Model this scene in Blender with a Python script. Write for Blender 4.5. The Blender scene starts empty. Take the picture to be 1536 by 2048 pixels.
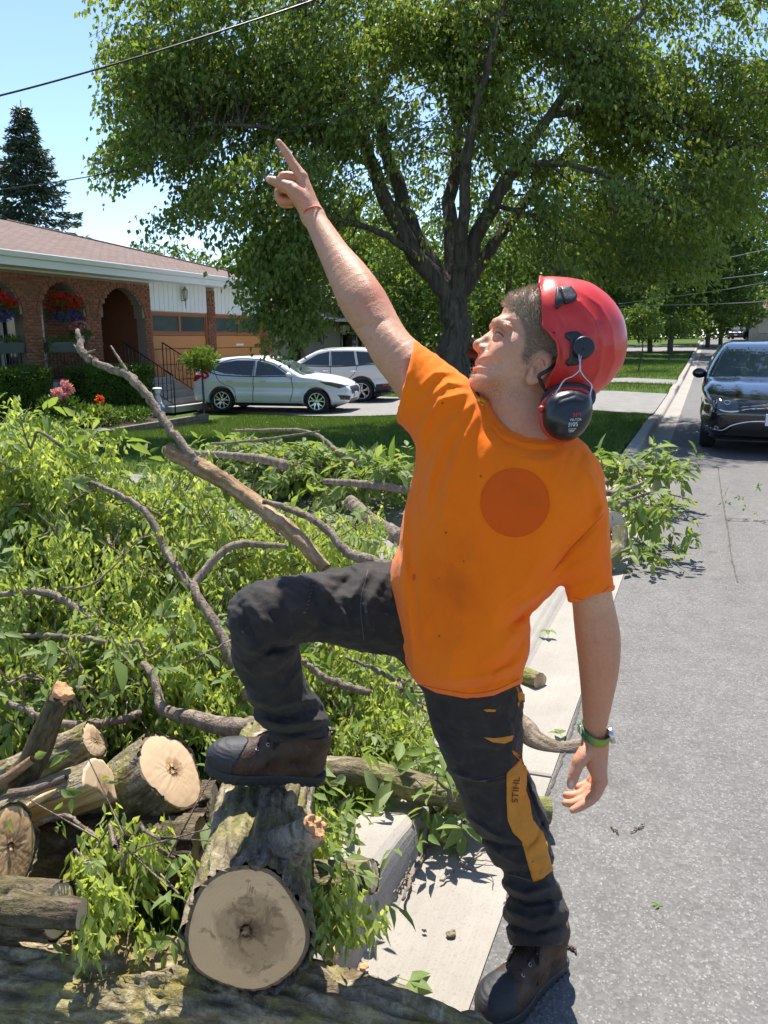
import bpy, bmesh, math, random
import numpy as np
from mathutils import Vector, Matrix, Quaternion
from mathutils.bvhtree import BVHTree
from mathutils import geometry as mgeo

# ------------------------------------------------------------------ camera, sky, sun, exposure
scene = bpy.context.scene
COL = scene.collection
F = 1540.0; EYE = 1.55; YAW = math.radians(22.3); PITCH = math.radians(12.77)
_h = np.array([-math.sin(YAW), math.cos(YAW), 0.0]); _r = np.array([math.cos(YAW), math.sin(YAW), 0.0]); _u = np.array([0, 0, 1.0])
_fw = _h * math.cos(PITCH) - _u * math.sin(PITCH); _up = _h * math.sin(PITCH) + _u * math.cos(PITCH)
CAMLOC = np.array([0, 0, EYE])
cam_data = bpy.data.cameras.new('camera'); cam = bpy.data.objects.new('camera', cam_data); COL.objects.link(cam)
cam_data.sensor_fit = 'VERTICAL'; cam_data.sensor_height = 24.0; cam_data.lens = F / 2048.0 * 24.0
cam_data.clip_start = 0.05; cam_data.clip_end = 2000
CAMROT = np.stack([_r, _up, -_fw], axis=1)          # columns: right, up, back
_m = Matrix([list(CAMROT[i]) + [CAMLOC[i]] for i in range(3)] + [[0, 0, 0, 1]])
cam.matrix_world = _m
scene.camera = cam

SUN_EL = math.radians(65.0); SUN_AZ = math.radians(27.0)    # azimuth measured from +Y towards -X
SUN_DIR = Vector((-math.sin(SUN_AZ) * math.cos(SUN_EL), math.cos(SUN_AZ) * math.cos(SUN_EL), math.sin(SUN_EL)))
sun_data = bpy.data.lights.new('sun', 'SUN'); sun_data.energy = 4.4; sun_data.angle = math.radians(0.55); sun_data.color = (1.0, 0.95, 0.87)
sun = bpy.data.objects.new('sun', sun_data); COL.objects.link(sun)
sun.rotation_euler = SUN_DIR.to_track_quat('Z', 'Y').to_euler(); sun.location = (0, 0, 30)
world = bpy.data.worlds.new('World'); scene.world = world; world.use_nodes = True
wn = world.node_tree.nodes; wl = world.node_tree.links
sky = wn.new('ShaderNodeTexSky'); sky.sky_type = 'NISHITA'; sky.sun_disc = False
sky.sun_elevation = SUN_EL; sky.sun_rotation = -SUN_AZ
sky.altitude = 900; sky.air_density = 0.85; sky.dust_density = 0.32; sky.ozone_density = 1.9
wn['Background'].inputs['Strength'].default_value = 0.118
wl.new(sky.outputs[0], wn['Background'].inputs[0])
vs = scene.view_settings; vs.view_transform = 'Standard'; vs.look = 'None'; vs.gamma = 1.0; vs.exposure = 1.15; vs.use_curve_mapping = False
scene.cycles.max_bounces = 6; scene.cycles.diffuse_bounces = 3; scene.cycles.glossy_bounces = 3
scene.cycles.use_adaptive_sampling = True; scene.cycles.adaptive_threshold = 0.03; scene.cycles.transmission_bounces = 4; scene.cycles.transparent_max_bounces = 6
scene.cycles.use_denoising = True; scene.cycles.sample_clamp_indirect = 6.0
scene.cycles.caustics_reflective = False; scene.cycles.caustics_refractive = False

# ------------------------------------------------------------------ layout helpers
def ray(px, py): return _fw + _r * (px - 768) / F + _up * (1024 - py) / F
def at(px, py, d): return CAMLOC + d * ray(px, py)                 # a point seen at a pixel, d metres deep
def gnd(px, py, z=0.0):
    d = ray(px, py); return CAMLOC + d * ((z - EYE) / d[2])
def onx(px, py, X):
    d = ray(px, py); return CAMLOC + d * (X / d[0])
def c2w(V): return CAMLOC + (np.asarray(V) * np.array([1, 1, -1])) @ CAMROT.T   # (right, up, depth) metres -> world
def cc(px, py, d): return np.array([(px - 768) / F * d, (1024 - py) / F * d, d])
rng = np.random.default_rng(7)
R = math.radians

# ------------------------------------------------------------------ object helpers
def tag(o, label=None, cat=None, group=None, kind=None):
    if label: o['label'] = label
    if cat: o['category'] = cat
    if group: o['group'] = group
    if kind: o['kind'] = kind
    return o
def empty(name, loc=(0, 0, 0), rz=0.0, label=None, cat=None, group=None):
    o = bpy.data.objects.new(name, None); COL.objects.link(o); o.location = loc; o.rotation_euler = (0, 0, rz)
    return tag(o, label, cat, group)
def link(name, me, mats=None, parent=None, smooth=True, loc=None):
    if mats is not None:
        for m in (mats if isinstance(mats, (list, tuple)) else [mats]): me.materials.append(m)
    if smooth and len(me.polygons): me.polygons.foreach_set('use_smooth', np.ones(len(me.polygons), dtype=bool))
    o = bpy.data.objects.new(name, me); COL.objects.link(o)
    if parent is not None: o.parent = parent
    if loc is not None: o.location = loc
    return o
def npmesh(name, V, Fc, attrs=None, midx=None):
    """mesh from numpy arrays; Fc is (n,3) or (n,4)"""
    V = np.ascontiguousarray(V, dtype=np.float32); Fc = np.ascontiguousarray(Fc, dtype=np.int32)
    me = bpy.data.meshes.new(name); k = Fc.shape[1]
    me.vertices.add(len(V)); me.vertices.foreach_set('co', V.ravel())
    me.loops.add(Fc.size); me.loops.foreach_set('vertex_index', Fc.ravel())
    me.polygons.add(len(Fc)); me.polygons.foreach_set('loop_start', np.arange(0, Fc.size, k, dtype=np.int32))
    if midx is not None: me.polygons.foreach_set('material_index', np.ascontiguousarray(midx, dtype=np.int32))
    me.update(calc_edges=True)
    for a, v in (attrs or {}).items():
        at_ = me.attributes.new(a, 'FLOAT', 'POINT'); at_.data.foreach_set('value', np.ascontiguousarray(v, dtype=np.float32))
    return me
class MB:
    """collects boxes, tubes, quads -> one mesh"""
    def __init__(s): s.v = []; s.f = []
    def add(s, V, Fs):
        b = len(s.v); s.v += [tuple(map(float, p)) for p in V]; s.f += [tuple(i + b for i in q) for q in Fs]; return s
    def box(s, x0, x1, y0, y1, z0, z1):
        V = [(x0, y0, z0), (x1, y0, z0), (x1, y1, z0), (x0, y1, z0), (x0, y0, z1), (x1, y0, z1), (x1, y1, z1), (x0, y1, z1)]
        return s.add(V, [(0, 3, 2, 1), (4, 5, 6, 7), (0, 1, 5, 4), (1, 2, 6, 5), (2, 3, 7, 6), (3, 0, 4, 7)])
    def quad(s, a, b, c, d): return s.add([a, b, c, d], [(0, 1, 2, 3)])
    def prism(s, poly, axis, a0, a1):
        """polygon (2D) extruded along an axis: 'x' takes (y,z), 'y' takes (x,z), 'z' takes (x,y)"""
        n = len(poly)
        def p3(p, a): return {'x': (a, p[0], p[1]), 'y': (p[0], a, p[1]), 'z': (p[0], p[1], a)}[axis]
        V = [p3(p, a0) for p in poly] + [p3(p, a1) for p in poly]
        return s.add(V, [tuple(range(n))[::-1], tuple(range(n, 2 * n))] + [(i, (i + 1) % n, n + (i + 1) % n, n + i) for i in range(n)])
    def tube(s, pts, rad, n=8, cap=True):
        V, Fq = tube_vf(pts, rad, n, cap); return s.add(V, Fq)
    def disc(s, c, nrm, r, n=16):
        nrm = Vector(nrm).normalized(); a = nrm.orthogonal().normalized(); b = nrm.cross(a); c = Vector(c)
        return s.add([c + (a * math.cos(t) + b * math.sin(t)) * r for t in np.linspace(0, 2 * math.pi, n, endpoint=False)], [tuple(range(n))])
    def build(s, name, m=None, parent=None, smooth=False, bevel=0.0, loc=None):
        me = bpy.data.meshes.new(name); me.from_pydata(s.v, [], s.f); me.update()
        o = link(name, me, m, parent, smooth, loc)
        if bevel:
            b = o.modifiers.new('bevel', 'BEVEL'); b.width = bevel; b.segments = 2; b.limit_method = 'ANGLE'
        return o
def tube_vf(pts, rad, n=8, cap=True):
    pts = [np.asarray(p, float) for p in pts]; m = len(pts)
    rad = [rad] * m if np.isscalar(rad) else list(rad)
    V = []; nrm = None
    for i in range(m):
        t = pts[min(i + 1, m - 1)] - pts[max(i - 1, 0)]; t = t / (np.linalg.norm(t) + 1e-12)
        if nrm is None:
            a = np.array([0, 0, 1.0]) if abs(t[2]) < 0.9 else np.array([1.0, 0, 0]); nrm = np.cross(t, a)
        nrm = nrm - t * (nrm @ t); nrm /= np.linalg.norm(nrm) + 1e-12; b = np.cross(t, nrm)
        for k in range(n):
            w = 2 * math.pi * k / n; V.append(pts[i] + rad[i] * (nrm * math.cos(w) + b * math.sin(w)))
    Fq = [(i * n + k, i * n + (k + 1) % n, (i + 1) * n + (k + 1) % n, (i + 1) * n + k) for i in range(m - 1) for k in range(n)]
    if cap: Fq += [tuple(range(n))[::-1], tuple(range((m - 1) * n, m * n))]
    return V, Fq
def spline(pts, n):
    """Catmull-Rom through pts (rows), n samples"""
    P = np.asarray(pts, float); P = np.vstack([2 * P[0] - P[1], P, 2 * P[-1] - P[-2]]); m = len(P) - 3
    t = np.linspace(0, m - 1e-6, n); i = t.astype(int); u = (t - i)[:, None]
    p0, p1, p2, p3 = P[i], P[i + 1], P[i + 2], P[i + 3]
    return 0.5 * (2 * p1 + (p2 - p0) * u + (2 * p0 - 5 * p1 + 4 * p2 - p3) * u ** 2 + (3 * p1 - p0 - 3 * p2 + p3) * u ** 3)
def closed(pts, k=4):
    P = np.asarray(pts, float); n = len(P); out = []
    for i in range(n):
        p0, p1, p2, p3 = P[i - 1], P[i], P[(i + 1) % n], P[(i + 2) % n]
        for u in np.arange(k) / k:
            out.append(0.5 * (2 * p1 + (p2 - p0) * u + (2 * p0 - 5 * p1 + 4 * p2 - p3) * u * u + (3 * p1 - p0 - 3 * p2 + p3) * u ** 3))
    return np.array(out)

# ------------------------------------------------------------------ value noise (numpy)
_tab = np.random.default_rng(3).random((64, 64, 64)).astype(np.float32)
def vnoise(P):
    P = np.asarray(P, np.float32); i = np.floor(P).astype(np.int32); f = P - i; f = f * f * (3 - 2 * f); i &= 63; j = (i + 1) & 63
    x0, y0, z0 = i.T; x1, y1, z1 = j.T; a, b, c = f.T
    L = lambda u, v, w: u + (v - u) * w
    return L(L(L(_tab[x0, y0, z0], _tab[x1, y0, z0], a), L(_tab[x0, y1, z0], _tab[x1, y1, z0], a), b),
             L(L(_tab[x0, y0, z1], _tab[x1, y0, z1], a), L(_tab[x0, y1, z1], _tab[x1, y1, z1], a), b), c) - 0.5
def fbm(P, o=4):
    P = np.asarray(P, np.float32); s = 0; a = 1.0
    for k in range(o): s = s + a * vnoise(P + 17.3 * k); P = P * 2.03; a *= 0.5
    return s

# ------------------------------------------------------------------ signed distance modelling
def smin(a, b, k):
    h = np.clip(0.5 + 0.5 * (b - a) / k, 0, 1); return b + (a - b) * h - k * h * (1 - h)
def smax(a, b, k): return -smin(-a, -b, k)
def rcone(P, a, b, ra, rb):
    a = np.asarray(a, float); ab = np.asarray(b, float) - a; w = P - a
    t = np.clip(w @ ab / (ab @ ab), 0, 1); return np.linalg.norm(w - t[:, None] * ab, axis=1) - (ra + (rb - ra) * t)
def chain(P, pts, rad, k=0.0):
    d = None
    for i in range(len(pts) - 1):
        e = rcone(P, pts[i], pts[i + 1], rad[i], rad[i + 1]); d = e if d is None else (smin(d, e, k) if k else np.minimum(d, e))
    return d
def ell(P, c, r, rot=None):
    Q = P - np.asarray(c, float)
    if rot is not None: Q = Q @ rot
    r = np.asarray(r, float); k0 = np.linalg.norm(Q / r, axis=1); k1 = np.linalg.norm(Q / (r * r), axis=1)
    return k0 * (k0 - 1.0) / (k1 + 1e-9)
def dense(pts, rad, n):
    A = spline(np.column_stack([np.asarray(pts), rad]), n); return A[:, :3], A[:, 3]
def sphere(P, c, r): return np.linalg.norm(P - np.asarray(c, float), axis=1) - r
def rbox(P, c, hs, r, rot=None):
    Q = P - np.asarray(c, float)
    if rot is not None: Q = Q @ rot
    q = np.abs(Q) - (np.asarray(hs, float) - r)
    return np.linalg.norm(np.maximum(q, 0), axis=1) + np.minimum(q.max(axis=1), 0) - r
def poly2(Q, poly):
    """signed distance (negative inside) to a closed 2D polygon"""
    P = np.asarray(Q, np.float32); V = np.asarray(poly, np.float32); n = len(V)
    d2 = np.full(len(P), 1e9, np.float32); ins = np.zeros(len(P), bool)
    for i in range(n):
        a = V[i]; b = V[(i + 1) % n]; e = b - a; w = P - a
        t = np.clip((w @ e) / (e @ e + 1e-12), 0, 1); q = w - t[:, None] * e; d2 = np.minimum(d2, (q * q).sum(1))
        c = (a[1] > P[:, 1]) != (b[1] > P[:, 1])
        if c.any():
            with np.errstate(divide='ignore', invalid='ignore'):
                xi = (b[0] - a[0]) * (P[:, 1] - a[1]) / (b[1] - a[1]) + a[0]
            ins ^= c & (P[:, 0] < xi)
    d = np.sqrt(d2); return np.where(ins, -d, d)
def inflate(s, z, Rr, T):
    """round pillow: s is the 2D distance (negative inside), z the offset from the mid plane"""
    q = np.maximum(1 + s / Rr, 0); return (np.sqrt(q * q + (z / T) ** 2) - 1) * np.minimum(Rr, np.mean(T))
class Grid2:
    """a function of two variables tabulated on a grid, read back bilinearly"""
    def __init__(s, fn, lo, hi, h):
        s.lo = np.asarray(lo, float); s.h = h; n = np.ceil((np.asarray(hi, float) - s.lo) / h).astype(int) + 2; s.n = n
        G = np.stack(np.meshgrid(*[s.lo[i] + np.arange(n[i]) * h for i in range(2)], indexing='ij'), -1).reshape(-1, 2); s.D = fn(G).reshape(n).astype(np.float32)
    def __call__(s, a, b):
        u = np.clip((a - s.lo[0]) / s.h, 0, s.n[0] - 1.001); v = np.clip((b - s.lo[1]) / s.h, 0, s.n[1] - 1.001); i = u.astype(np.int32); j = v.astype(np.int32); u = u - i; v = v - j; D = s.D
        return (D[i, j] * (1 - u) + D[i + 1, j] * u) * (1 - v) + (D[i, j + 1] * (1 - u) + D[i + 1, j + 1] * u) * v
def polygrid(poly, h=0.0015, pad=0.06):
    P = np.asarray(poly); return Grid2(lambda G: poly2(G, P), P.min(0) - pad, P.max(0) + pad, h)
from concurrent.futures import ThreadPoolExecutor
_pool = ThreadPoolExecutor(4)
def par(f, P, ch=60000):
    if len(P) <= ch: return f(P)
    return np.concatenate(list(_pool.map(lambda i: f(P[i:i + ch]), range(0, len(P), ch))))
def rotm(axis, ang): return np.array(Matrix.Rotation(ang, 3, Vector(axis)))
def surf(f, lo, hi, h, newton=2, lip=1.6):
    """surface nets on f<0, evaluated only near the surface"""
    lo = np.asarray(lo, float); hi = np.asarray(hi, float); K = 4
    nc = np.maximum(np.ceil((hi - lo) / (h * K)).astype(int), 2)
    ax = [lo[i] + (np.arange(nc[i]) * K + (K - 1) / 2) * h for i in range(3)]
    G = np.stack(np.meshgrid(*ax, indexing='ij'), -1).reshape(-1, 3)
    fc = par(f, G).reshape(nc).astype(np.float32)
    act = np.abs(fc) < h * K * lip
    D = fc.repeat(K, 0).repeat(K, 1).repeat(K, 2); A = act.repeat(K, 0).repeat(K, 1).repeat(K, 2)
    I = np.stack(np.nonzero(A), -1); del A
    val = par(f, lo + I * h).astype(np.float32)
    D[I[:, 0], I[:, 1], I[:, 2]] = val
    D[0] = D[-1] = 1e3; D[:, 0] = D[:, -1] = 1e3; D[:, :, 0] = D[:, :, -1] = 1e3
    S = D < 0; n = np.array(D.shape); st = np.array([n[1] * n[2], n[2], 1]); off = []
    cells = []; pos = []; quads = []
    for a in range(3):
        sl0 = [slice(None)] * 3; sl1 = [slice(None)] * 3; sl0[a] = slice(0, -1); sl1[a] = slice(1, None)
        s0 = S[tuple(sl0)]; X = np.nonzero(s0 != S[tuple(sl1)]); E = np.stack(X, -1); E1 = E.copy(); E1[:, a] += 1
        v0 = D[E[:, 0], E[:, 1], E[:, 2]]; v1 = D[E1[:, 0], E1[:, 1], E1[:, 2]]
        t = np.clip(v0 / (v0 - v1), 0.02, 0.98); p = E.astype(np.float64); p[:, a] += t
        b, c = (a + 1) % 3, (a + 2) % 3; base = E @ st; q = []
        for db, dc in ((0, 0), (-1, 0), (-1, -1), (0, -1)):
            ci = base + db * st[b] + dc * st[c]; q.append(ci); cells.append(ci); pos.append(p)
        q = np.stack(q, -1); flip = s0[X]; q[~flip] = q[~flip][:, ::-1]; quads.append(q)
    cells = np.concatenate(cells); pos = np.concatenate(pos); quads = np.concatenate(quads)
    u, inv = np.unique(cells, return_inverse=True); cnt = np.bincount(inv)
    V = np.stack([np.bincount(inv, pos[:, k]) / cnt for k in range(3)], -1) * h + lo
    Q = np.searchsorted(u, quads)
    for _ in range(newton):
        e = h * 0.5; f0 = par(f, V, 20000); g = np.stack([(par(f, V + np.eye(3)[k] * e, 20000) - f0) / e for k in range(3)], -1)
        g2 = np.maximum((g * g).sum(1), 0.15); stp = (f0 / g2)[:, None] * g
        L = np.linalg.norm(stp, axis=1, keepdims=True); V = V - stp * np.minimum(1, h * 0.6 / np.maximum(L, 1e-9))
    return V, Q

# ------------------------------------------------------------------ materials
class Mt:
    def __init__(s, name):
        s.m = bpy.data.materials.new(name); s.m.use_nodes = True; s.nt = s.m.node_tree; s.b = s.nt.nodes['Principled BSDF']; s.out = s.nt.nodes['Material Output']
        s._co = None
    def n(s, t, ins=None, **kw):
        x = s.nt.nodes.new('ShaderNode' + t)
        for k, v in kw.items(): setattr(x, k, v)
        for k, v in (ins or {}).items(): s.set(x.inputs[k], v)
        return x
    def set(s, sock, v):
        if isinstance(v, bpy.types.NodeSocket): s.nt.links.new(v, sock)
        elif isinstance(v, (tuple, list)) and len(v) == 3 and sock.type == 'RGBA': sock.default_value = (*v, 1)
        else: sock.default_value = v
    def co(s, kind='Object'):
        if s._co is None: s._co = s.n('TexCoord')
        return s._co.outputs[kind]
    def mapping(s, scale=(1, 1, 1), rot=(0, 0, 0), kind='Object', loc=(0, 0, 0)):
        return s.n('Mapping', {'Vector': s.co(kind), 'Scale': scale, 'Rotation': rot, 'Location': loc}).outputs[0]
    def noise(s, scale, detail=4, rough=0.55, vec=None, dist=0.0, out=0):
        return s.n('TexNoise', {'Vector': vec if vec is not None else s.co(), 'Scale': scale, 'Detail': detail, 'Roughness': rough, 'Distortion': dist}).outputs[out]
    def voro(s, scale, vec=None, feature='F1', out=0, rand=1.0):
        return s.n('TexVoronoi', {'Vector': vec if vec is not None else s.co(), 'Scale': scale, 'Randomness': rand}, feature=feature).outputs[out]
    def ramp(s, fac, *stops, interp='LINEAR'):
        x = s.n('ValToRGB', {'Fac': fac}); x.color_ramp.interpolation = interp; e = x.color_ramp.elements
        while len(e) < len(stops): e.new(0.5)
        for k, (p, c) in enumerate(stops):
            e[k].position = p; e[k].color = (*c, 1) if isinstance(c, (tuple, list)) else (c, c, c, 1)
        return x.outputs[0]
    def mix(s, fac, a, b, mode='MIX'):
        x = s.n('Mix', data_type='RGBA', blend_type=mode); s.set(x.inputs[0], fac); s.set(x.inputs[6], a); s.set(x.inputs[7], b); return x.outputs[2]
    def math(s, op, a, b=0.0, c=0.0, clamp=False):
        x = s.n('Math', operation=op, use_clamp=clamp); s.set(x.inputs[0], a); s.set(x.inputs[1], b); s.set(x.inputs[2], c); return x.outputs[0]
    def attr(s, name, out='Fac'): return s.n('Attribute', attribute_name=name).outputs[out]
    def sep(s, v): return s.n('SeparateXYZ', {0: v}).outputs
    def bump(s, h, strength=0.3, dist=0.01, normal=None):
        d = {'Height': h, 'Strength': strength, 'Distance': dist}
        if normal is not None: d['Normal'] = normal
        o = s.n('Bump', d).outputs[0]; s.set(s.b.inputs['Normal'], o); return o
    def done(s, color=None, rough=None, metal=None, spec=None, **kw):
        if color is not None: s.set(s.b.inputs['Base Color'], color)
        if rough is not None: s.set(s.b.inputs['Roughness'], rough)
        if metal is not None: s.set(s.b.inputs['Metallic'], metal)
        if spec is not None: s.set(s.b.inputs['Specular IOR Level'], spec)
        for k, v in kw.items(): s.set(s.b.inputs[k.replace('_', ' ')], v)
        return s.m
def plain(name, col, rough=0.6, metal=0.0, var=0.12, scale=8.0, bump=0.0, spec=0.5, bscale=None, **kw):
    t = Mt(name); nz = t.noise(scale, 5)
    c = t.mix(nz, tuple(x * (1 - var) for x in col), tuple(min(1, x * (1 + var)) for x in col))
    if bump: t.bump(t.noise(bscale or scale * 6, 3), bump, 0.004)
    return t.done(c, t.math('MULTIPLY_ADD', nz, 0.15, rough - 0.07), metal, spec, **kw)
M = {}
# ================================================================== ground, road, kerb, lawns, drives
def sstep(a, b, x): t = np.clip((np.asarray(x, float) - a) / (b - a), 0, 1); return t * t * (3 - 2 * t)
def rise(y): return 1.5 * sstep(28, 120, y)
def kerb_h(y): return 0.022 + 0.108 * (1 - sstep(1.70, 2.45, y) * (1 - sstep(7.4, 9.0, y))) * (1 - 0.75 * sstep(15.0, 16.2, y) * (1 - sstep(22.6, 23.6, y))) * (1 - 0.8 * sstep(26, 26.8, y) * (1 - sstep(30, 31, y)))
def lawn_z(x, y):
    x = np.asarray(x, float); y = np.asarray(y, float)
    w = sstep(1.75, 2.3, y) * (1 - sstep(7.2, 8.6, y)) * sstep(-9, -7.5, x)
    base = 0.125 - 0.10 * w - 0.555 * sstep(1.5, 10, -x) * sstep(6, 15, y) * (1 - sstep(27, 45, y)) + rise(y) + 0.25 * sstep(9, 30, x) * sstep(5, 30, y)
    return np.where(x < 0, base + (kerb_h(y) + 0.004 + rise(y) - base) * (1 - sstep(0.9, 3.0, -x)), base)
def ground_z(x, y):
    z = lawn_z(x, y) - 0.03
    inroad = (np.asarray(x) > -0.95) & (np.asarray(x) < 8.1)
    return np.where(inroad, -0.16 + rise(y), z)
def sheet(name, xs, ys, zf, m, off=0.0, kind='structure', jitter=0):
    X, Y = np.meshgrid(xs, ys, indexing='ij'); Z = zf(X, Y) + off; V = np.stack([X, Y, Z], -1).reshape(-1, 3); a, b = len(xs), len(ys)
    i = (np.arange(a - 1)[:, None] * b + np.arange(b - 1)[None]).ravel(); Q = np.stack([i, i + b, i + b + 1, i + 1], -1)
    return tag(link(name, npmesh(name, V, Q), m), kind=kind)
def asphalt_mat():
    t = Mt('asphalt'); v = t.voro(95, out=1); va = t.n('SeparateColor', {0: v}).outputs[0]; vd = t.voro(95); big = t.noise(0.8, 5, 0.6); mid = t.noise(6, 5, 0.6)
    c = t.mix(t.ramp(va, (0.0, 0), (0.75, 0.4), (0.93, 0.55), (1.0, 1)), (0.075, 0.072, 0.068), (0.27, 0.258, 0.245))
    v2 = t.n('SeparateColor', {0: t.voro(210, out=1)}).outputs[1]
    c = t.mix(t.ramp(v2, (0.90, 0), (0.97, 0.8)), c, (0.42, 0.40, 0.38)); c = t.mix(t.ramp(v2, (0.03, 0.7), (0.10, 0)), c, (0.035, 0.034, 0.034))
    c = t.mix(0.5, c, t.mix(t.ramp(mid, (0.3, 0), (0.7, 1)), (0.140, 0.133, 0.124), (0.205, 0.195, 0.183)))
    c = t.mix(t.ramp(big, (0.35, 0.25), (0.7, 0.0)), c, (0.10, 0.097, 0.092))
    pw = t.noise(0.45, 4, 0.6, vec=t.mapping((2.2, 0.25, 1))); c = t.mix(t.ramp(pw, (0.48, 0.0), (0.60, 0.28)), c, (0.085, 0.082, 0.080)); st_ = t.noise(2.6, 3, 0.5); c = t.mix(t.ramp(st_, (0.66, 0.0), (0.72, 0.35)), c, (0.06, 0.058, 0.056))
    c = t.mix(t.ramp(t.voro(0.55, feature='DISTANCE_TO_EDGE', vec=t.n('VectorMath', {0: t.co(), 1: t.n('TexNoise', {'Vector': t.co(), 'Scale': 2.0, 'Detail': 5.0}).outputs[1]}, operation='ADD').outputs[0]), (0.0, 0.4), (0.004, 0.0)), c, (0.07, 0.062, 0.055))
    t.bump(t.math('ADD', vd, t.noise(60, 4)), 0.28, 0.006); return t.done(c, 0.88, spec=0.25)
def concrete_mat(name, a, b, streak=True):
    t = Mt(name); n = t.noise(3, 6, 0.65); s = t.noise(22, 5, 0.6, vec=t.mapping((7, 0.35, 7))); g = t.noise(130, 3)
    c = t.mix(t.ramp(n, (0.3, 0), (0.7, 1)), a, b); c = t.mix(t.math('MULTIPLY', t.ramp(s, (0.4, 0), (0.75, 1)), 0.22 if streak else 0.1), c, tuple(x * 0.70 for x in a))
    c = t.mix(t.ramp(g, (0.56, 0), (0.70, 0.4)), c, tuple(x * 0.6 for x in a)); c = t.mix(t.ramp(t.voro(16), (0.03, 0.75), (0.055, 0)), c, (0.14, 0.10, 0.07))
    c = t.mix(t.ramp(t.noise(1.1, 5, 0.7), (0.55, 0), (0.75, 0.35)), c, (0.22, 0.19, 0.15))
    t.bump(t.math('ADD', t.math('MULTIPLY', s, 0.5), t.math('MULTIPLY', g, 0.6)), 0.35, 0.006); return t.done(c, 0.9, spec=0.2)
def turf_mat():
    t = Mt('turf'); n = t.noise(1.3, 5, 0.6); f = t.noise(60, 4, 0.7)
    c = t.mix(t.ramp(n, (0.3, 0), (0.7, 1)), (0.055, 0.108, 0.019), (0.108, 0.152, 0.031)); c = t.mix(t.ramp(f, (0.35, 0.6), (0.6, 0)), c, (0.020, 0.040, 0.010))
    t.bump(f, 0.8, 0.03); return t.done(c, 0.95, spec=0.1)
M['asphalt'] = asphalt_mat(); M['kerb'] = concrete_mat('kerb_concrete', (0.275, 0.250, 0.215), (0.36, 0.33, 0.285)); M['turf'] = turf_mat()
M['drive'] = concrete_mat('drive_surface', (0.185, 0.175, 0.165), (0.25, 0.24, 0.225), False); M['soil'] = plain('soil', (0.06, 0.045, 0.032), 0.95, var=0.5, scale=14, bump=0.8, spec=0.1)
M['crack'] = plain('crack_dirt', (0.105, 0.094, 0.080), 0.95, var=0.6, scale=20, bump=0.6, spec=0.1)
xs = np.unique(np.concatenate([np.linspace(-400, -40, 19), np.linspace(-40, -1, 40), [-0.96, -0.94, 8.09, 8.11], np.linspace(8.5, 40, 20), np.linspace(40, 400, 19)])); ys = np.unique(np.concatenate([np.linspace(-30, 60, 61), np.linspace(60, 700, 40)]))
sheet('ground', xs, ys, ground_z, M['turf'])
sheet('road', np.array([-0.388, 2, 4, 6, 8.0]), np.concatenate([np.linspace(-6, 28, 8), np.linspace(32, 200, 43)]), lambda x, y: rise(y) + 0.0 * x, M['asphalt'])
# kerb and gutter, cast in sections with open joints
kerb = empty('kerb'); kerb['kind'] = 'structure'
def kerb_profile(y):
    h = kerb_h(y); b = float(rise(y))
    P = [(-0.39, 0.001), (-0.54, -0.008), (-0.672, -0.014), (-0.690, -0.004)] + [(-0.690 - 0.028 * (k / 5) - 0.006 * math.sin(k / 5 * 1.57), -0.004 + (h - 0.004) * math.sin(k / 5 * math.pi / 2) ** 0.9) for k in range(1, 6)]
    P += [(-0.745, h + 0.002), (-0.87, h + 0.004), (-0.872, -0.2), (-0.39, -0.2)]; return [(x, z + b) for x, z in P]
cuts = [-3.0, -0.2, 2.55, 5.5, 8.5, 11.5, 14.5, 17.5, 20.5, 23.5, 26.5, 29.5, 34, 40, 48, 58, 70, 90]
for a, b in zip(cuts[:-1], cuts[1:]):
    g = 0.006; yy = np.unique(np.clip(np.concatenate([[a + g, a + g + 0.01], np.arange(a + 0.1, b, 0.1 if b < 12 else 0.6), [b - g - 0.01, b - g]]), a + g, b - g)); mb = MB(); n = 13; V = []
    for i, y in enumerate(yy):
        e = 0.005 if i in (0, len(yy) - 1) else 0.0
        V += [(x, y, z - e) for x, z in kerb_profile(y)]
    n = len(V) // len(yy); Fq = [(i * n + k, i * n + k + 1, (i + 1) * n + k + 1, (i + 1) * n + k) for i in range(len(yy) - 1) for k in range(n - 1)] + [tuple(range(n)), tuple(range((len(yy) - 1) * n, len(yy) * n))[::-1]]
    mb.add(V, Fq); mb.build('kerb_section', M['kerb'], kerb, smooth=False)
# drives and beds
sheet('driveway', np.linspace(-7.2, -0.878, 10), np.linspace(2.3, 7.0, 8), lambda x, y: lawn_z(x, y), M['drive'], 0.0)
def strip_sheet(name, pts, m, off):
    """quads between near and far edge points, following the lawn height"""
    V = []; Q = []; n = 14
    for k in range(len(pts)):
        (x0, y0), (x1, y1) = pts[k]
        for i in range(n): t = i / (n - 1); x = x0 + (x1 - x0) * t; y = y0 + (y1 - y0) * t; V.append((x, y, float(lawn_z(x, y)) + off))
    for k in range(len(pts) - 1):
        for i in range(n - 1): a = k * n + i; Q.append((a, a + 1, a + n + 1, a + n))
    return tag(link(name, npmesh(name, np.array(V), np.array(Q)), m), kind='structure')
strip_sheet('driveway', [((x, 16.3 + 1.5 * sstep(3, 11, -x)), (x, 22.4 + 2.2 * sstep(3, 11, -x))) for x in np.linspace(-14.6, -0.88, 22)], M['drive'], 0.012)
strip_sheet('driveway', [((x, 27.0), (x, 30.0)) for x in np.linspace(-16, -0.88, 10)], M['drive'], 0.012)
strip_sheet('driveway', [((x, 60.0), (x, 74.0)) for x in np.linspace(-16, -0.88, 8)], M['drive'], 0.014)
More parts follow.
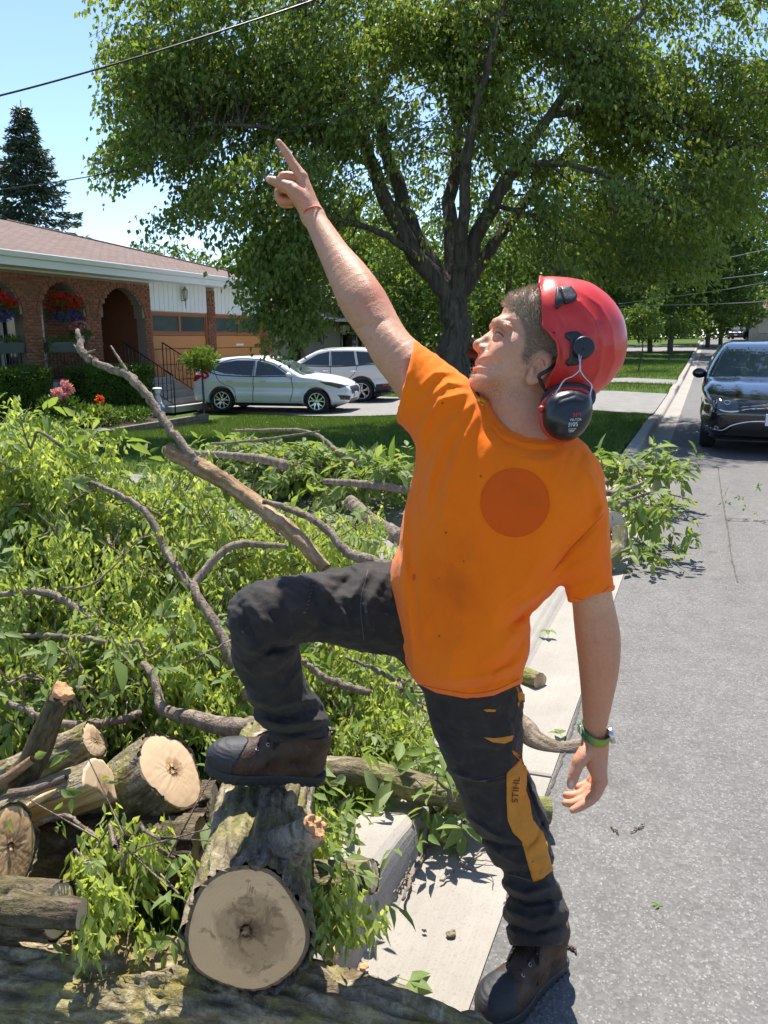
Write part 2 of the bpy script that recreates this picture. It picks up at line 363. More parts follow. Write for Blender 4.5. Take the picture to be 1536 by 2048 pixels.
# road cracks: ragged strips of dirt in the asphalt
def crack(pts, w, seed):
    r = np.random.default_rng(seed); P = spline([gnd(*p) for p in pts], 60); V = []
    for i, p in enumerate(P):
        t = P[min(i + 1, 59)] - P[max(i - 1, 0)]; s = np.array([-t[1], t[0], 0]); s /= np.linalg.norm(s); j = r.normal(0, w * 0.22); q = p + s * j; hw = w * r.uniform(0.3, 1.0)
        V += [q - s * hw + [0, 0, 0.0035], q + s * hw + [0, 0, 0.0035]]
    tag(link('road_crack', npmesh('c', np.array(V), np.array([(2 * i, 2 * i + 1, 2 * i + 3, 2 * i + 2) for i in range(59)])), M['crack']), kind='structure')
crack([(1436, 935), (1445, 1000), (1456, 1060), (1462, 1110), (1475, 1165)], 0.009, 1); crack([(1460, 1042), (1500, 1043), (1560, 1040)], 0.007, 2)
crack([(1012, 1810), (1035, 1745), (1060, 1675)], 0.010, 3); crack([(1062, 1670), (1135, 1490), (1180, 1330)], 0.006, 4)
# grass blades: one mass
def grass(name, n, region, label, h0=0.03, h1=0.07, seed=5, zf=lawn_z, dens=None):
    r = np.random.default_rng(seed); P = region(r, n); n = len(P); z = zf(P[:, 0], P[:, 1]) - 0.02; a = r.uniform(0, 2 * np.pi, n); h = r.uniform(h0, h1, n); w = r.uniform(0.004, 0.009, n)
    B = np.column_stack([P, z]); D = np.column_stack([np.cos(a), np.sin(a), np.zeros(n)]); L = np.column_stack([r.normal(0, 0.025, (n, 2)), h])
    V = np.stack([B - D * w[:, None], B + D * w[:, None], B + L], 1).reshape(-1, 3)
    o = link(name, npmesh(name, V, np.arange(3 * n).reshape(-1, 3), {'tone': np.repeat(r.random(n), 3)}), M['grass']); return tag(o, label, 'grass', kind='stuff')
def leaf_mat(name, a, b, c=None, trans=0.35, rough=0.5, spec=0.35):
    """thin leaf: diffuse plus light that passes through; tone varies leaf by leaf"""
    t = Mt(name); col = t.mix(t.attr('tone'), a, b)
    if c is not None: col = t.mix(t.ramp(t.attr('tone2'), (0.62, 0), (0.95, 1)), col, c)
    t.done(col, rough, spec=spec); tr = t.n('BsdfTranslucent', {'Color': t.mix(1.0, col, (1.25, 1.18, 0.55), 'MULTIPLY')}); mx = t.n('MixShader', {0: trans, 1: t.b.outputs[0], 2: tr.outputs[0]})
    t.nt.links.new(mx.outputs[0], t.out.inputs['Surface']); return t.m
M['grass'] = leaf_mat('grass_blades', (0.066, 0.140, 0.018), (0.140, 0.205, 0.036), trans=0.3)
def front(r, n):
    P = np.column_stack([r.uniform(-13.5, -0.9, n), 7.2 + 10.8 * r.random(n) ** 0.9]); return P[(P[:, 1] < 16.25 + 1.5 * sstep(3, 11, -P[:, 0])) & ~((P[:, 0] < -9.4) & (P[:, 1] > 9.0 + 0.0 * P[:, 0]) & (P[:, 0] < -11.2))]
grass('grass', 150000, front, 'short lawn grass in front of the brick house, shaded by the tree')
grass('grass', 45000, lambda r, n: np.column_stack([r.uniform(-4.5, -0.92, n), r.uniform(-0.8, 2.25, n)]), 'short lawn grass under and left of the cut logs', 0.03, 0.06, 8)
def strips(r, n):
    P = np.column_stack([r.uniform(-12, -0.9, n), r.uniform(22.5, 48, n)]); return P[((P[:, 1] > 22.7 + 2.2 * sstep(3, 11, -P[:, 0])) & (P[:, 1] < 26.9)) | (P[:, 1] > 30.1)]
grass('grass', 60000, strips, 'sunlit lawn strips between the far driveways beside the kerb', 0.05, 0.12, 6)
# ================================================================== brick bungalow with arches and double garage
HX = -14.5; GZ = -0.42
def brick_mat():
    t = Mt('house_brick'); oi = t.attr('tone'); n = t.noise(9, 5, 0.65)
    c = t.mix(oi, (0.195, 0.066, 0.038), (0.33, 0.118, 0.062)); c = t.mix(t.ramp(t.attr('tone2'), (0.82, 0), (0.95, 0.8)), c, (0.15, 0.075, 0.055)); c = t.mix(t.math('MULTIPLY', n, 0.35), c, (0.36, 0.20, 0.12))
    t.bump(t.noise(60, 4), 0.5, 0.01); return t.done(c, 0.9, spec=0.2)
M['brick'] = brick_mat(); M['mortar'] = plain('mortar', (0.24, 0.19, 0.15), 0.95, var=0.2, scale=20, bump=0.4)
M['white_paint'] = plain('white_paint', (0.76, 0.77, 0.77), 0.5, var=0.05, scale=5); M['iron'] = plain('black_iron', (0.014, 0.013, 0.013), 0.45)
def shingle_mat(name, a, b):
    t = Mt(name); vec = t.mapping((1, 1, 1)); br = t.n('TexBrick', {'Vector': t.mapping((1, 1, 1), (0, 0, math.pi / 2)), 'Color1': (*a, 1), 'Color2': (*b, 1), 'Mortar': (*[x * 0.45 for x in a], 1), 'Scale': 1.0, 'Mortar Size': 0.012, 'Brick Width': 0.33, 'Row Height': 0.14, 'Bias': 0.1})
    c = t.mix(t.ramp(t.noise(2.2, 5), (0.35, 0), (0.7, 0.5)), br.outputs[0], tuple(x * 0.7 for x in a)); c = t.mix(t.ramp(t.noise(45, 4), (0.4, 0.5), (0.7, 0)), c, tuple(x * 0.6 for x in b))
    t.bump(t.math('SUBTRACT', t.noise(50, 3), br.outputs[1]), 0.6, 0.02); return t.done(c, 0.92, spec=0.15)
M['shingle'] = shingle_mat('roof_shingles', (0.185, 0.130, 0.112), (0.265, 0.195, 0.168)); M['shingle_pink'] = shingle_mat('roof_shingles_pink', (0.30, 0.19, 0.175), (0.38, 0.25, 0.23))
def wood_mat():
    t = Mt('garage_panel'); n = t.noise(5, 5, 0.6, vec=t.mapping((1, 0.6, 8))); c = t.mix(n, (0.50, 0.19, 0.055), (0.64, 0.28, 0.095)); return t.done(c, 0.55, spec=0.4)
M['garage'] = wood_mat(); M['garage_trim'] = plain('garage_trim', (0.33, 0.105, 0.038), 0.55)
def glass_mat(name, col, rough=0.06, spec=0.6):
    t = Mt(name); return t.done(t.mix(t.noise(1.4, 3), tuple(x * 0.7 for x in col), tuple(x * 1.4 for x in col)), rough, spec=spec, Coat_Weight=0.3)
M['pane'] = glass_mat('window_pane', (0.055, 0.075, 0.080)); M['dark_pane'] = glass_mat('dark_pane', (0.018, 0.020, 0.022))
M['concrete_step'] = concrete_mat('step_concrete', (0.36, 0.34, 0.31), (0.45, 0.43, 0.40), False); M['brass'] = plain('brass_numeral', (0.50, 0.36, 0.12), 0.35, 0.8)
M['pewter'] = plain('lantern_metal', (0.22, 0.21, 0.19), 0.4, 0.6); M['lamp_glass'] = plain('lantern_glass', (0.55, 0.55, 0.52), 0.1); M['porch_grey'] = plain('porch_grey', (0.42, 0.42, 0.41), 0.6); M['planter'] = plain('planter_green', (0.05, 0.075, 0.065), 0.5)
M['curtain'] = plain('curtain', (0.55, 0.53, 0.50), 0.9)
house = empty('brick_house', (HX, 18, GZ), 0, 'red brick bungalow with arched porch, white soffit and orange double garage', 'house')
HO = np.array([HX, 18, GZ])
class HB(MB):
    def build(s, name, m=None, parent=house, smooth=False, bevel=0.0, loc=None):
        o_ = HO
        if parent is not house and parent is not None:
            pass
        s.v = [tuple(np.array(p) - o_) for p in s.v]; return MB.build(s, name, m, parent, smooth, bevel)
ARCH = [(12.05, 13.66), (14.17, 15.64), (16.15, 17.88)]; SPR = 2.05; WTOP = 3.03; PZ = 0.46
def arch_top(y):
    for a, b in ARCH:
        c = (a + b) / 2; r = (b - a) / 2
        if a < y < b: return SPR + 0.80 * math.sqrt(max(0, 1 - ((y - c) / r) ** 2))
    return None
# brick courses of the arch wall, laid one by one; the far and small ones are one mass
def brick_field(name, y0, y1, z0, z1, xf, parent, hole, depth=0.10, seed=1, ux=1):
    r = np.random.default_rng(seed); V = []; Q = []; T1 = []; T2 = []
    bl, bh, j = 0.215, 0.065, 0.012; row = 0; z = z0
    while z + bh <= z1 + 0.02:
        y = y0 - (bl / 2 if row % 2 else 0)
        while y < y1:
            a, b = max(y, y0), min(y + bl, y1)
            if b - a > 0.03:
                segs = [(a, b)]
                if hole is not None:
                    ss = np.linspace(a, b, 7); ok = [not hole((u + v) / 2, z + bh / 2) for u, v in zip(ss[:-1], ss[1:])]; segs = []; st = None
                    for k, o_ in enumerate(ok + [False]):
                        if o_ and st is None: st = ss[k]
                        if not o_ and st is not None: segs.append((st, ss[k])); st = None
                for (u, v) in segs:
                    if v - u < 0.02: continue
                    e = r.uniform(0.0, 0.006); n = len(V); x1 = xf + e
                    V += [(xf - 0.02, u, z), (xf - 0.02, v, z), (xf - 0.02, v, z + bh), (xf - 0.02, u, z + bh), (x1, u, z), (x1, v, z), (x1, v, z + bh), (x1, u, z + bh)]
                    Q += [(n + 4, n + 5, n + 6, n + 7), (n, n + 1, n + 5, n + 4), (n + 1, n + 2, n + 6, n + 5), (n + 2, n + 3, n + 7, n + 6), (n + 3, n, n + 4, n + 7)]
                    t1, t2 = r.random(), r.random(); T1 += [t1] * 8; T2 += [t2] * 8
            y += bl + j
        z += bh + j; row += 1
    o = link(name, npmesh(name, np.array(V) - HO, np.array(Q), {'tone': T1, 'tone2': T2}), M['brick'], parent, smooth=False); return tag(o, kind='stuff')
def in_arch(y, z, grow=0.0):
    for a, b in ARCH:
        c = (a + b) / 2; r = (b - a) / 2 + grow
        if abs(y - c) < r and z < SPR: return grow == 0.0
        if abs(y - c) < r and z >= SPR and ((y - c) / r) ** 2 + ((z - SPR) / (0.80 + grow)) ** 2 < 1: return True
    return False
def hole(y, z): return in_arch(y, z, 0.0) and z > PZ - 0.12 or (z > SPR and in_arch(y, z, 0.13))
ys_ = [11.0] + [v for ab in ARCH for v in ab] + [18.14]
wall = HB()
for i in range(0, len(ys_), 2): wall.box(HX - 0.30, HX - 0.012, ys_[i], ys_[i + 1], GZ - 0.2, WTOP)
for a, b in ARCH:
    ns = 18
    for k in range(ns):
        u, v = a + (b - a) * k / ns, a + (b - a) * (k + 1) / ns; zt = min(arch_top(u + 1e-4) or SPR, arch_top(v - 1e-4) or SPR); wall.box(HX - 0.30, HX - 0.012, u, v, zt, WTOP)
    wall.box(HX - 0.30, HX - 0.012, a, b, GZ - 0.2, PZ - 0.12)
wallo = wall.build('arch_wall', M['mortar'])
brick_field('brick_courses', 11.0, 18.14, GZ, WTOP - 0.02, HX, wallo, hole)
for a, b in ARCH:                                             # arch rings: header bricks stand round the opening
    c = (a + b) / 2; r0 = (b - a) / 2; n = 26; base = None
    for k in range(n):
        t0 = math.pi * (k + 0.06) / n; t1 = math.pi * (k + 0.94) / n; mb = HB(); P = [(c + (r0 + g) * math.cos(t), SPR + (0.80 + g) * math.sin(t)) for g, t in ((0.0, t0), (0.115, t0), (0.115, t1), (0.0, t1))]
        mb.prism(P, 'x', HX - 0.05, HX + 0.012 + 0.004 * (k % 3)); o = mb.build('arch_brick', M['brick'], wallo)
        o.data.attributes.new('tone', 'FLOAT', 'POINT').data.foreach_set('value', np.full(8, (k * 37 % 11) / 14, np.float32)); o.data.attributes.new('tone2', 'FLOAT', 'POINT').data.foreach_set('value', np.full(8, (k * 53 % 17) / 17, np.float32))
sill = HB()
for a, b in ARCH[:2]: sill.box(HX - 0.34, HX + 0.05, a - 0.02, b + 0.02, PZ - 0.12, PZ + 0.02)
sill.build('porch_ledge', M['white_paint'])
HB().box(HX - 1.9, HX - 0.31, 11, 18.1, GZ, PZ - 0.02).build('porch_floor', M['concrete_step'])
back = HB().box(HX - 2.0, HX - 1.85, 11, 18.1, PZ - 0.02, WTOP).build('porch_wall', M['mortar'])
brick_field('brick_courses', 11, 18.1, PZ, WTOP - 0.05, HX - 1.845, back, lambda y, z: (12.2 < y < 14.0 and 0.75 < z < 2.55) or (14.55 < y < 15.95 and z < 2.6), seed=3)
HB().box(HX - 1.86, HX - 0.30, 18.08, 18.20, GZ, WTOP).build('porch_side_wall', M['brick'])
HB().box(HX - 1.9, HX - 0.02, 11, 18.2, WTOP, WTOP + 0.05).build('porch_ceiling', M['white_paint'])
def window(y0, y1, z0, z1, x, parent=house, mull=(), curtain=True, pane='pane', frame='white_paint', w=0.06):
    f = HB(); f.box(x, x + 0.06, y0, y0 + w, z0, z1); f.box(x, x + 0.06, y1 - w, y1, z0, z1); f.box(x + 0.002, x + 0.058, y0 + w, y1 - w, z0, z0 + w); f.box(x + 0.002, x + 0.058, y0 + w, y1 - w, z1 - w, z1)
    for mm in mull: f.box(x + 0.002, x + 0.055, mm - 0.025, mm + 0.025, z0 + w, z1 - w)
    fo = f.build('window', M[frame], parent); ed = [y0 + w] + list(mull) + [y1 - w]
    for a, b in zip(ed[:-1], ed[1:]): HB().box(x + 0.01, x + 0.03, a + 0.02 * (a != ed[0]), b - 0.02 * (b != ed[-1]), z0 + w, z1 - w).build('pane', M[pane], fo)
    return fo
wn_ = window(12.2, 14.0, 0.75, 2.55, HX - 1.84, mull=(12.9,)); HB().box(HX - 1.815, HX - 1.805, 12.95, 13.5, 0.85, 2.45).build('curtain', M['curtain'], wn_)
dr = HB(); dr.box(HX - 1.84, HX - 1.75, 14.55, 14.63, PZ, 2.6); dr.box(HX - 1.84, HX - 1.75, 15.87, 15.95, PZ, 2.6); dr.box(HX - 1.84, HX - 1.75, 14.63, 15.87, 2.5, 2.6); dro = dr.build('front_door', M['white_paint'])
HB().box(HX - 1.83, HX - 1.79, 14.63, 15.35, PZ, 2.5).build('screen', M['dark_pane'], dro); HB().box(HX - 1.83, HX - 1.78, 15.35, 15.87, PZ, 2.5).build('side_light', M['curtain'], dro); HB().box(HX - 1.8, HX - 1.76, 14.63, 15.35, 1.25, 1.31).build('door_rail', M['white_paint'], dro)
# railings between the piers
for a, b in ARCH[:2]:
    rl = HB(); rl.box(HX - 0.17, HX - 0.13, a, b, PZ + 0.90, PZ + 0.94); rl.box(HX - 0.165, HX - 0.135, a, b, PZ + 0.10, PZ + 0.13); ro = rl.build('porch_railing', M['iron'])
    for y in np.arange(a + 0.07, b, 0.115): HB().box(HX - 0.157, HX - 0.143, y - 0.007, y + 0.007, PZ + 0.13, PZ + 0.90).build('baluster', M['iron'], ro)
    for y in np.arange(a + 0.25, b - 0.1, 0.46):
        mb = HB(); mb.tube([(HX - 0.135, y + 0.10 * math.cos(t) * (1 - 0.5 * t / 9), PZ + 0.45 + 0.30 * t / 9 * math.sin(t * 0.7)) for t in np.linspace(0, 9, 26)], 0.006, 5); mb.build('scroll', M['iron'], ro)
# entry steps with iron handrails
for k in range(5):
    HB().box(HX + 0.06 + 0.0, HX + 0.06 + 0.30 * (5 - k) + 0.04, 16.75, 18.55, GZ + 0.02 + 0.17 * k, GZ + 0.02 + 0.17 * (k + 1) - 0.003).build('step', M['concrete_step'], bevel=0.012)
for y in (18.45, 16.85):
    rl = HB(); A = (HX + 0.08, y, PZ + 0.95); B = (HX + 1.62, y, GZ + 1.0); rl.tube([A, B], 0.019, 8); rl.tube([(A[0], y, A[2] - 0.78), (B[0], y, B[2] - 0.78)], 0.012, 6); rl.tube([(A[0], y, PZ - 0.05), A], 0.017, 6); rl.tube([(B[0], y, GZ), B], 0.017, 6); ro = rl.build('hand_railing', M['iron'], smooth=True)
    for t in np.linspace(0.08, 0.94, 11):
        x = A[0] + (B[0] - A[0]) * t; z = A[2] + (B[2] - A[2]) * t; HB().box(x - 0.007, x + 0.007, y - 0.007, y + 0.007, z - 0.78, z).build('baluster', M['iron'], ro)
    mb = HB(); mb.tube([(A[0] + 0.55 + 0.12 * math.cos(t), y + 0.01, PZ + 0.32 + 0.16 * math.sin(t)) for t in np.linspace(0, 6.28, 20)], 0.007, 5); mb.build('scroll', M['iron'], ro)
# garage front: white boards, piers, doors
GT = 2.27
for y0, y1 in ((18.14, 20.86), (21.25, 24.15)):
    gp = HB().box(HX - 0.15, HX - 0.06, y0, y1, GT, WTOP + 0.1).build('gable_panel', M['white_paint']); n = int(round((y1 - y0) / 0.205)); w = (y1 - y0) / n
    for k in range(n): HB().box(HX - 0.06, HX - 0.02, y0 + k * w + 0.006, y0 + (k + 1) * w - 0.006, GT + 0.02, WTOP + 0.09).build('board', M['white_paint'], gp, bevel=0.006)
    fr = HB(); fr.box(HX - 0.12, HX - 0.03, y0, y1, GT - 0.07, GT); fr.box(HX - 0.12, HX - 0.03, y0, y0 + 0.07, GZ, GT - 0.07); fr.box(HX - 0.12, HX - 0.03, y1 - 0.07, y1, GZ, GT - 0.07); gd = fr.build('garage_door', M['garage_trim'])
    a, b = y0 + 0.07, y1 - 0.07; zz = [GT - 0.07 - 0.50, GT - 0.07 - 0.98, GT - 0.07 - 1.43, GT - 0.07 - 1.88, GZ + 0.01]
    HB().box(HX - 0.11, HX - 0.065, a, b, zz[0] - 0.09, zz[0] - 0.005).build('window_rail', M['garage_trim'], gd)
    for k in range(2):
        u = a + (b - a) * k / 2; v = a + (b - a) * (k + 1) / 2; wo_ = HB(); wo_.box(HX - 0.11, HX - 0.06, u, u + 0.05, zz[0], GT - 0.07); wo_.box(HX - 0.11, HX - 0.06, v - 0.05, v, zz[0], GT - 0.07); wo_.box(HX - 0.108, HX - 0.062, u + 0.05, v - 0.05, GT - 0.11, GT - 0.07); wo_.box(HX - 0.108, HX - 0.062, u + 0.05, v - 0.05, zz[0], zz[0] + 0.03)
        wf = wo_.build('window', M['garage_trim'], gd); HB().box(HX - 0.10, HX - 0.085, u + 0.05, v - 0.05, zz[0] + 0.03, GT - 0.11).build('pane', M['pane'], wf)
    tops = [zz[0] - 0.09] + zz[1:4]
    for t_, b_ in zip(tops, zz[1:]): HB().box(HX - 0.11, HX - 0.075, a, b, b_ + 0.008, t_ - 0.008).build('door_panel', M['garage'], gd, bevel=0.012)
    if y0 > 20: HB().box(HX - 0.075, HX - 0.045, (a + b) / 2 - 0.22, (a + b) / 2 + 0.22, zz[1] + 0.06, zz[1] + 0.13).build('handle', M['steel'] if 'steel' in M else M['white_paint'], gd, bevel=0.01)
HB().box(HX - 0.3, HX - 0.002, 20.86, 21.25, GZ - 0.1, WTOP).build('garage_pier', M['mortar']); pier = bpy.data.objects['garage_pier']; brick_field('brick_courses', 20.86, 21.25, GZ, WTOP - 0.02, HX + 0.012, pier, None, seed=5)
p2 = HB().box(HX - 0.3, HX - 0.002, 24.15, 24.6, GZ - 0.1, WTOP).build('garage_pier', M['mortar']); brick_field('brick_courses', 24.15, 24.6, GZ, WTOP - 0.02, HX + 0.012, p2, None, seed=6)
HB().box(HX - 11.0, HX - 0.31, 24.4, 24.6, GZ - 0.1, WTOP).build('end_wall', M['brick']); HB().box(HX - 11.0, HX - 2.05, 2, 24.4, GZ - 0.1, WTOP - 0.01).build('main_wall', M['brick'])
cu = bpy.data.curves.new('house_number', 'FONT'); cu.body = '15'; cu.size = 0.30; cu.extrude = 0.012; cu.align_x = 'CENTER'; cu.align_y = 'CENTER'
tmp_ = bpy.data.objects.new('house_number', cu); COL.objects.link(tmp_); me_ = bpy.data.meshes.new_from_object(tmp_.evaluated_get(bpy.context.evaluated_depsgraph_get())); bpy.data.objects.remove(tmp_); bpy.data.curves.remove(cu)
nb = link('house_number', me_, M['brass'], house, smooth=False); nb.rotation_euler = (math.pi / 2, 0, math.pi / 2); nb.location = np.array([HX + 0.035, 21.06, 2.68]) - HO
ln = HB(); ln.tube([(HX - 0.02, 19.62, 2.62), (HX + 0.10, 19.62, 2.60), (HX + 0.10, 19.62, 2.68)], 0.014, 6); ln.tube([(HX + 0.10, 19.62, 2.38), (HX + 0.10, 19.62, 2.60), (HX + 0.10, 19.62, 2.66)], [0.008, 0.016, 0.06], 8); ln.tube([(HX + 0.10, 19.62, 2.90), (HX + 0.10, 19.62, 2.95), (HX + 0.10, 19.62, 3.02)], [0.085, 0.05, 0.008], 8)
for k in range(6): t = k * math.pi / 3; ln.tube([(HX + 0.10 + 0.06 * math.cos(t), 19.62 + 0.06 * math.sin(t), 2.66), (HX + 0.10 + 0.08 * math.cos(t), 19.62 + 0.08 * math.sin(t), 2.90)], 0.006, 5)
lo_ = ln.build('wall_lantern', M['pewter'], smooth=True); HB().tube([(HX + 0.10, 19.62, 2.665), (HX + 0.10, 19.62, 2.895)], [0.05, 0.068], 8).build('lantern_glass', M['lamp_glass'], lo_)
# roof: hip with gutter and soffit
EX = HX + 0.55; EY = 22.35 + 2.75; EZ = 3.36; k_ = 0.27; wr = 6.3
rf = HB(); c0 = (EX, EY, EZ); rg = (EX - wr, EY - wr, EZ + wr * k_); rg2 = (EX - wr, 0, EZ + wr * k_); bk = (EX - 2 * wr, EY, EZ); bk2 = (EX - 2 * wr, 0, EZ); c1 = (EX, 0, EZ)
rf.add([c0, rg, rg2, c1], [(0, 1, 2, 3)]); rf.add([c0, bk, rg], [(0, 1, 2)]); rf.add([bk, bk2, rg2, rg], [(0, 1, 2, 3)]); rfo = rf.build('roof', M['shingle'])
cap = HB(); P_ = [np.array(c0) + (np.array(rg) - np.array(c0)) * t for t in np.linspace(0, 1, 40)]; cap.tube([p + [0, 0, 0.0] for p in P_], 0.05, 5); cap.build('hip_cap', M['shingle'], rfo)
gt = HB(); gt.prism([(EX + 0.0, EZ - 0.13), (EX + 0.10, EZ - 0.11), (EX + 0.13, EZ - 0.01), (EX + 0.12, EZ + 0.005), (EX - 0.02, EZ - 0.005)], 'y', 0, EY + 0.13); gt.box(EX - 2 * wr, EX - 0.001, EY + 0.0, EY + 0.12, EZ - 0.13, EZ); gt.build('gutter', M['white_paint'])
HB().box(EX - 0.005, EX + 0.02, 0, EY, EZ - 0.29, EZ - 0.131).build('fascia', M['white_paint']); HB().box(EX - 2 * wr, EX - 0.006, 0, EY - 0.02, EZ - 0.29, EZ - 0.255).build('soffit', M['white_paint'])
vp_ = np.array([EX - 7.3, 20.2, EZ + 1.2]); vt = HB(); vt.tube([vp_, vp_ + [0, 0, 0.42]], 0.10, 8); vt.tube([vp_ + [0, 0, 0.43], vp_ + [0, 0, 0.55]], 0.17, 8); vt.build('roof_vent', M['pewter'], rfo)

# ---------------------------------------------------------------- second house, beige brick, behind the parked cars
h2 = empty('beige_house', (-17, 33, GZ), 0, 'beige brick house with pinkish roof and black door behind the parked cars', 'house'); HO = np.array([-17, 33, GZ]); X2 = -17
def beige_mat():
    t = Mt('beige_brick'); br = t.n('TexBrick', {'Vector': t.mapping((1, 1, 1), (math.pi / 2, 0, math.pi / 2)), 'Color1': (0.34, 0.27, 0.20, 1), 'Color2': (0.44, 0.37, 0.28, 1), 'Mortar': (0.30, 0.27, 0.23, 1), 'Scale': 1.0, 'Mortar Size': 0.008, 'Brick Width': 0.23, 'Row Height': 0.077})
    t.bump(br.outputs[1], 0.4, -0.01); return t.done(br.outputs[0], 0.9)
M['beige'] = beige_mat()
w2 = HB(); w2.box(X2 - 7, X2, 27.5, 30.4, GZ - 0.4, 2.35); w2.box(X2 - 7, X2, 31.9, 35.7, GZ - 0.4, 2.35); w2.box(X2 - 7, X2, 39.0, 46, GZ - 0.4, 2.35); w2.box(X2 - 7, X2, 30.4, 31.9, 2.0, 2.35); w2.box(X2 - 7, X2, 35.7, 39.0, 2.15, 2.35); w2.box(X2 - 7, X2, 35.7, 39.0, GZ - 0.4, 1.0); w2.box(X2 - 7, X2 - 0.3, 30.4, 31.9, GZ - 0.4, 1.99); w2.box(X2 - 7, X2 - 0.3, 35.7, 39.0, 1.001, 2.149); w2.build('wall', M['beige'], h2)
d2 = HB().box(X2 - 0.29, X2 - 0.2, 30.42, 31.88, GZ, 1.98).build('front_door', M['iron'], h2); HB().box(X2 - 0.2, X2 - 0.15, 30.5, 30.58, GZ, 1.95).build('frame', M['white_paint'], d2)
for k in range(6): HB().box(X2 - 0.198, X2 - 0.18, 30.66 + k * 0.2, 30.68 + k * 0.2, GZ + 0.2, 1.85).build('grille_bar', M['iron'], d2)
window(35.7, 39.0, 1.0, 1.75, X2 - 0.28, h2, mull=(36.4, 38.2), pane='dark_pane'); HB().box(X2 - 0.25, X2 + 0.12, 35.72, 38.98, 1.76, 2.14).build('roller_shutter', M['white_paint'], h2)
r2 = HB(); r2.add([(X2 + 0.6, 26.6, 2.45), (X2 + 0.6, 47, 2.45), (X2 - 4.2, 44, 4.6), (X2 - 4.2, 29.5, 4.6), (X2 - 9, 26.6, 2.45), (X2 - 9, 47, 2.45)], [(0, 1, 2, 3), (3, 2, 5, 4), (0, 3, 4), (1, 5, 2)]); r2.build('roof', M['shingle_pink'], h2)
HB().box(X2 + 0.55, X2 + 0.68, 26.5, 47.1, 2.30, 2.46).build('gutter', M['white_paint'], h2); HB().box(X2 + 0.01, X2 + 0.549, 26.6, 47, 2.352, 2.40).build('soffit', M['white_paint'], h2)
lt = HB(); lt.box(X2 + 0.02, X2 + 0.16, 33.0, 33.16, 1.35, 1.7); lt.build('wall_lantern', M['iron'], h2); wr2 = HB(); wr2.tube([(X2 + 0.03, 33.65 + 0.16 * math.cos(t), 1.52 + 0.28 * math.sin(t)) for t in np.linspace(0, 6.283, 18)], 0.035, 6); wr2.build('door_ornament', M['pewter'], h2, smooth=True)
# ---------------------------------------------------------------- far house with white garage at the end of the street
h3 = empty('far_house', (6, 92, 1.5), 0, 'low pale house with wide white garage door far down the street', 'house'); HO = np.array([6, 92, 1.5])
y3 = 92; HB().box(4.0, 16, y3, y3 + 9, 1.0, 4.3).build('wall', M['beige'], h3); HB().box(8.0, 11.5, y3 - 0.06, y3 - 0.01, 1.2, 3.7).build('garage_door', M['white_paint'], h3)
HB().box(4.8, 7.2, y3 - 0.06, y3 - 0.01, 2.0, 3.4).build('window', M['pane'], h3); rr = HB(); rr.add([(3.3, y3 - 0.7, 4.3), (16.7, y3 - 0.7, 4.3), (13, y3 + 4.5, 6.3), (7, y3 + 4.5, 6.3), (3.3, y3 + 9.7, 4.3), (16.7, y3 + 9.7, 4.3)], [(0, 1, 2, 3), (3, 2, 5, 4), (0, 3, 4), (1, 5, 2)]); rr.build('roof', M['shingle'], h3)
# ================================================================== vehicles
def paint_mat(name, col, metal=0.55, rough=0.28, coat=1.0):
    t = Mt(name); n = t.noise(2.0, 4); c = t.mix(n, tuple(x * 0.93 for x in col), tuple(min(1, x * 1.06) for x in col)); t.bump(t.noise(2.5, 2), 0.02, 0.01)
    return t.done(c, rough, metal, Coat_Weight=coat, Coat_Roughness=0.04)
M['silver'] = paint_mat('silver_paint', (0.62, 0.64, 0.69), 0.15, 0.35, 0.5); M['champagne'] = paint_mat('champagne_paint', (0.70, 0.685, 0.66), 0.1, 0.35, 0.5); M['black_paint'] = paint_mat('black_paint', (0.010, 0.010, 0.013), 0.2, 0.2); M['red_paint'] = paint_mat('red_paint', (0.36, 0.016, 0.028), 0.2); M['dark_paint'] = paint_mat('dark_blue_paint', (0.03, 0.035, 0.06), 0.2)
M['car_glass'] = glass_mat('car_glass', (0.030, 0.036, 0.038), 0.03, 0.8); M['windshield'] = glass_mat('windshield_glass', (0.075, 0.095, 0.10), 0.03, 0.9)
M['tyre'] = plain('tyre', (0.018, 0.018, 0.019), 0.85, bump=0.2); M['alloy'] = plain('alloy', (0.62, 0.62, 0.63), 0.25, 0.9, 0.05); M['trim'] = plain('black_trim', (0.02, 0.02, 0.021), 0.5); M['chrome'] = plain('chrome', (0.80, 0.80, 0.80), 0.08, 1.0, 0.03)
M['lamp_clear'] = plain('headlamp', (0.32, 0.34, 0.36), 0.08, 0.3, 0.4, 14, Coat_Weight=1.0); M['lamp_red'] = plain('tail_lamp', (0.36, 0.012, 0.012), 0.12, Coat_Weight=1.0); M['lamp_dark'] = plain('headlamp_dark', (0.06, 0.065, 0.07), 0.06, 0.2, 0.5, 10, Coat_Weight=1.0); M['plate'] = plain('plate_white', (0.62, 0.66, 0.72), 0.5)
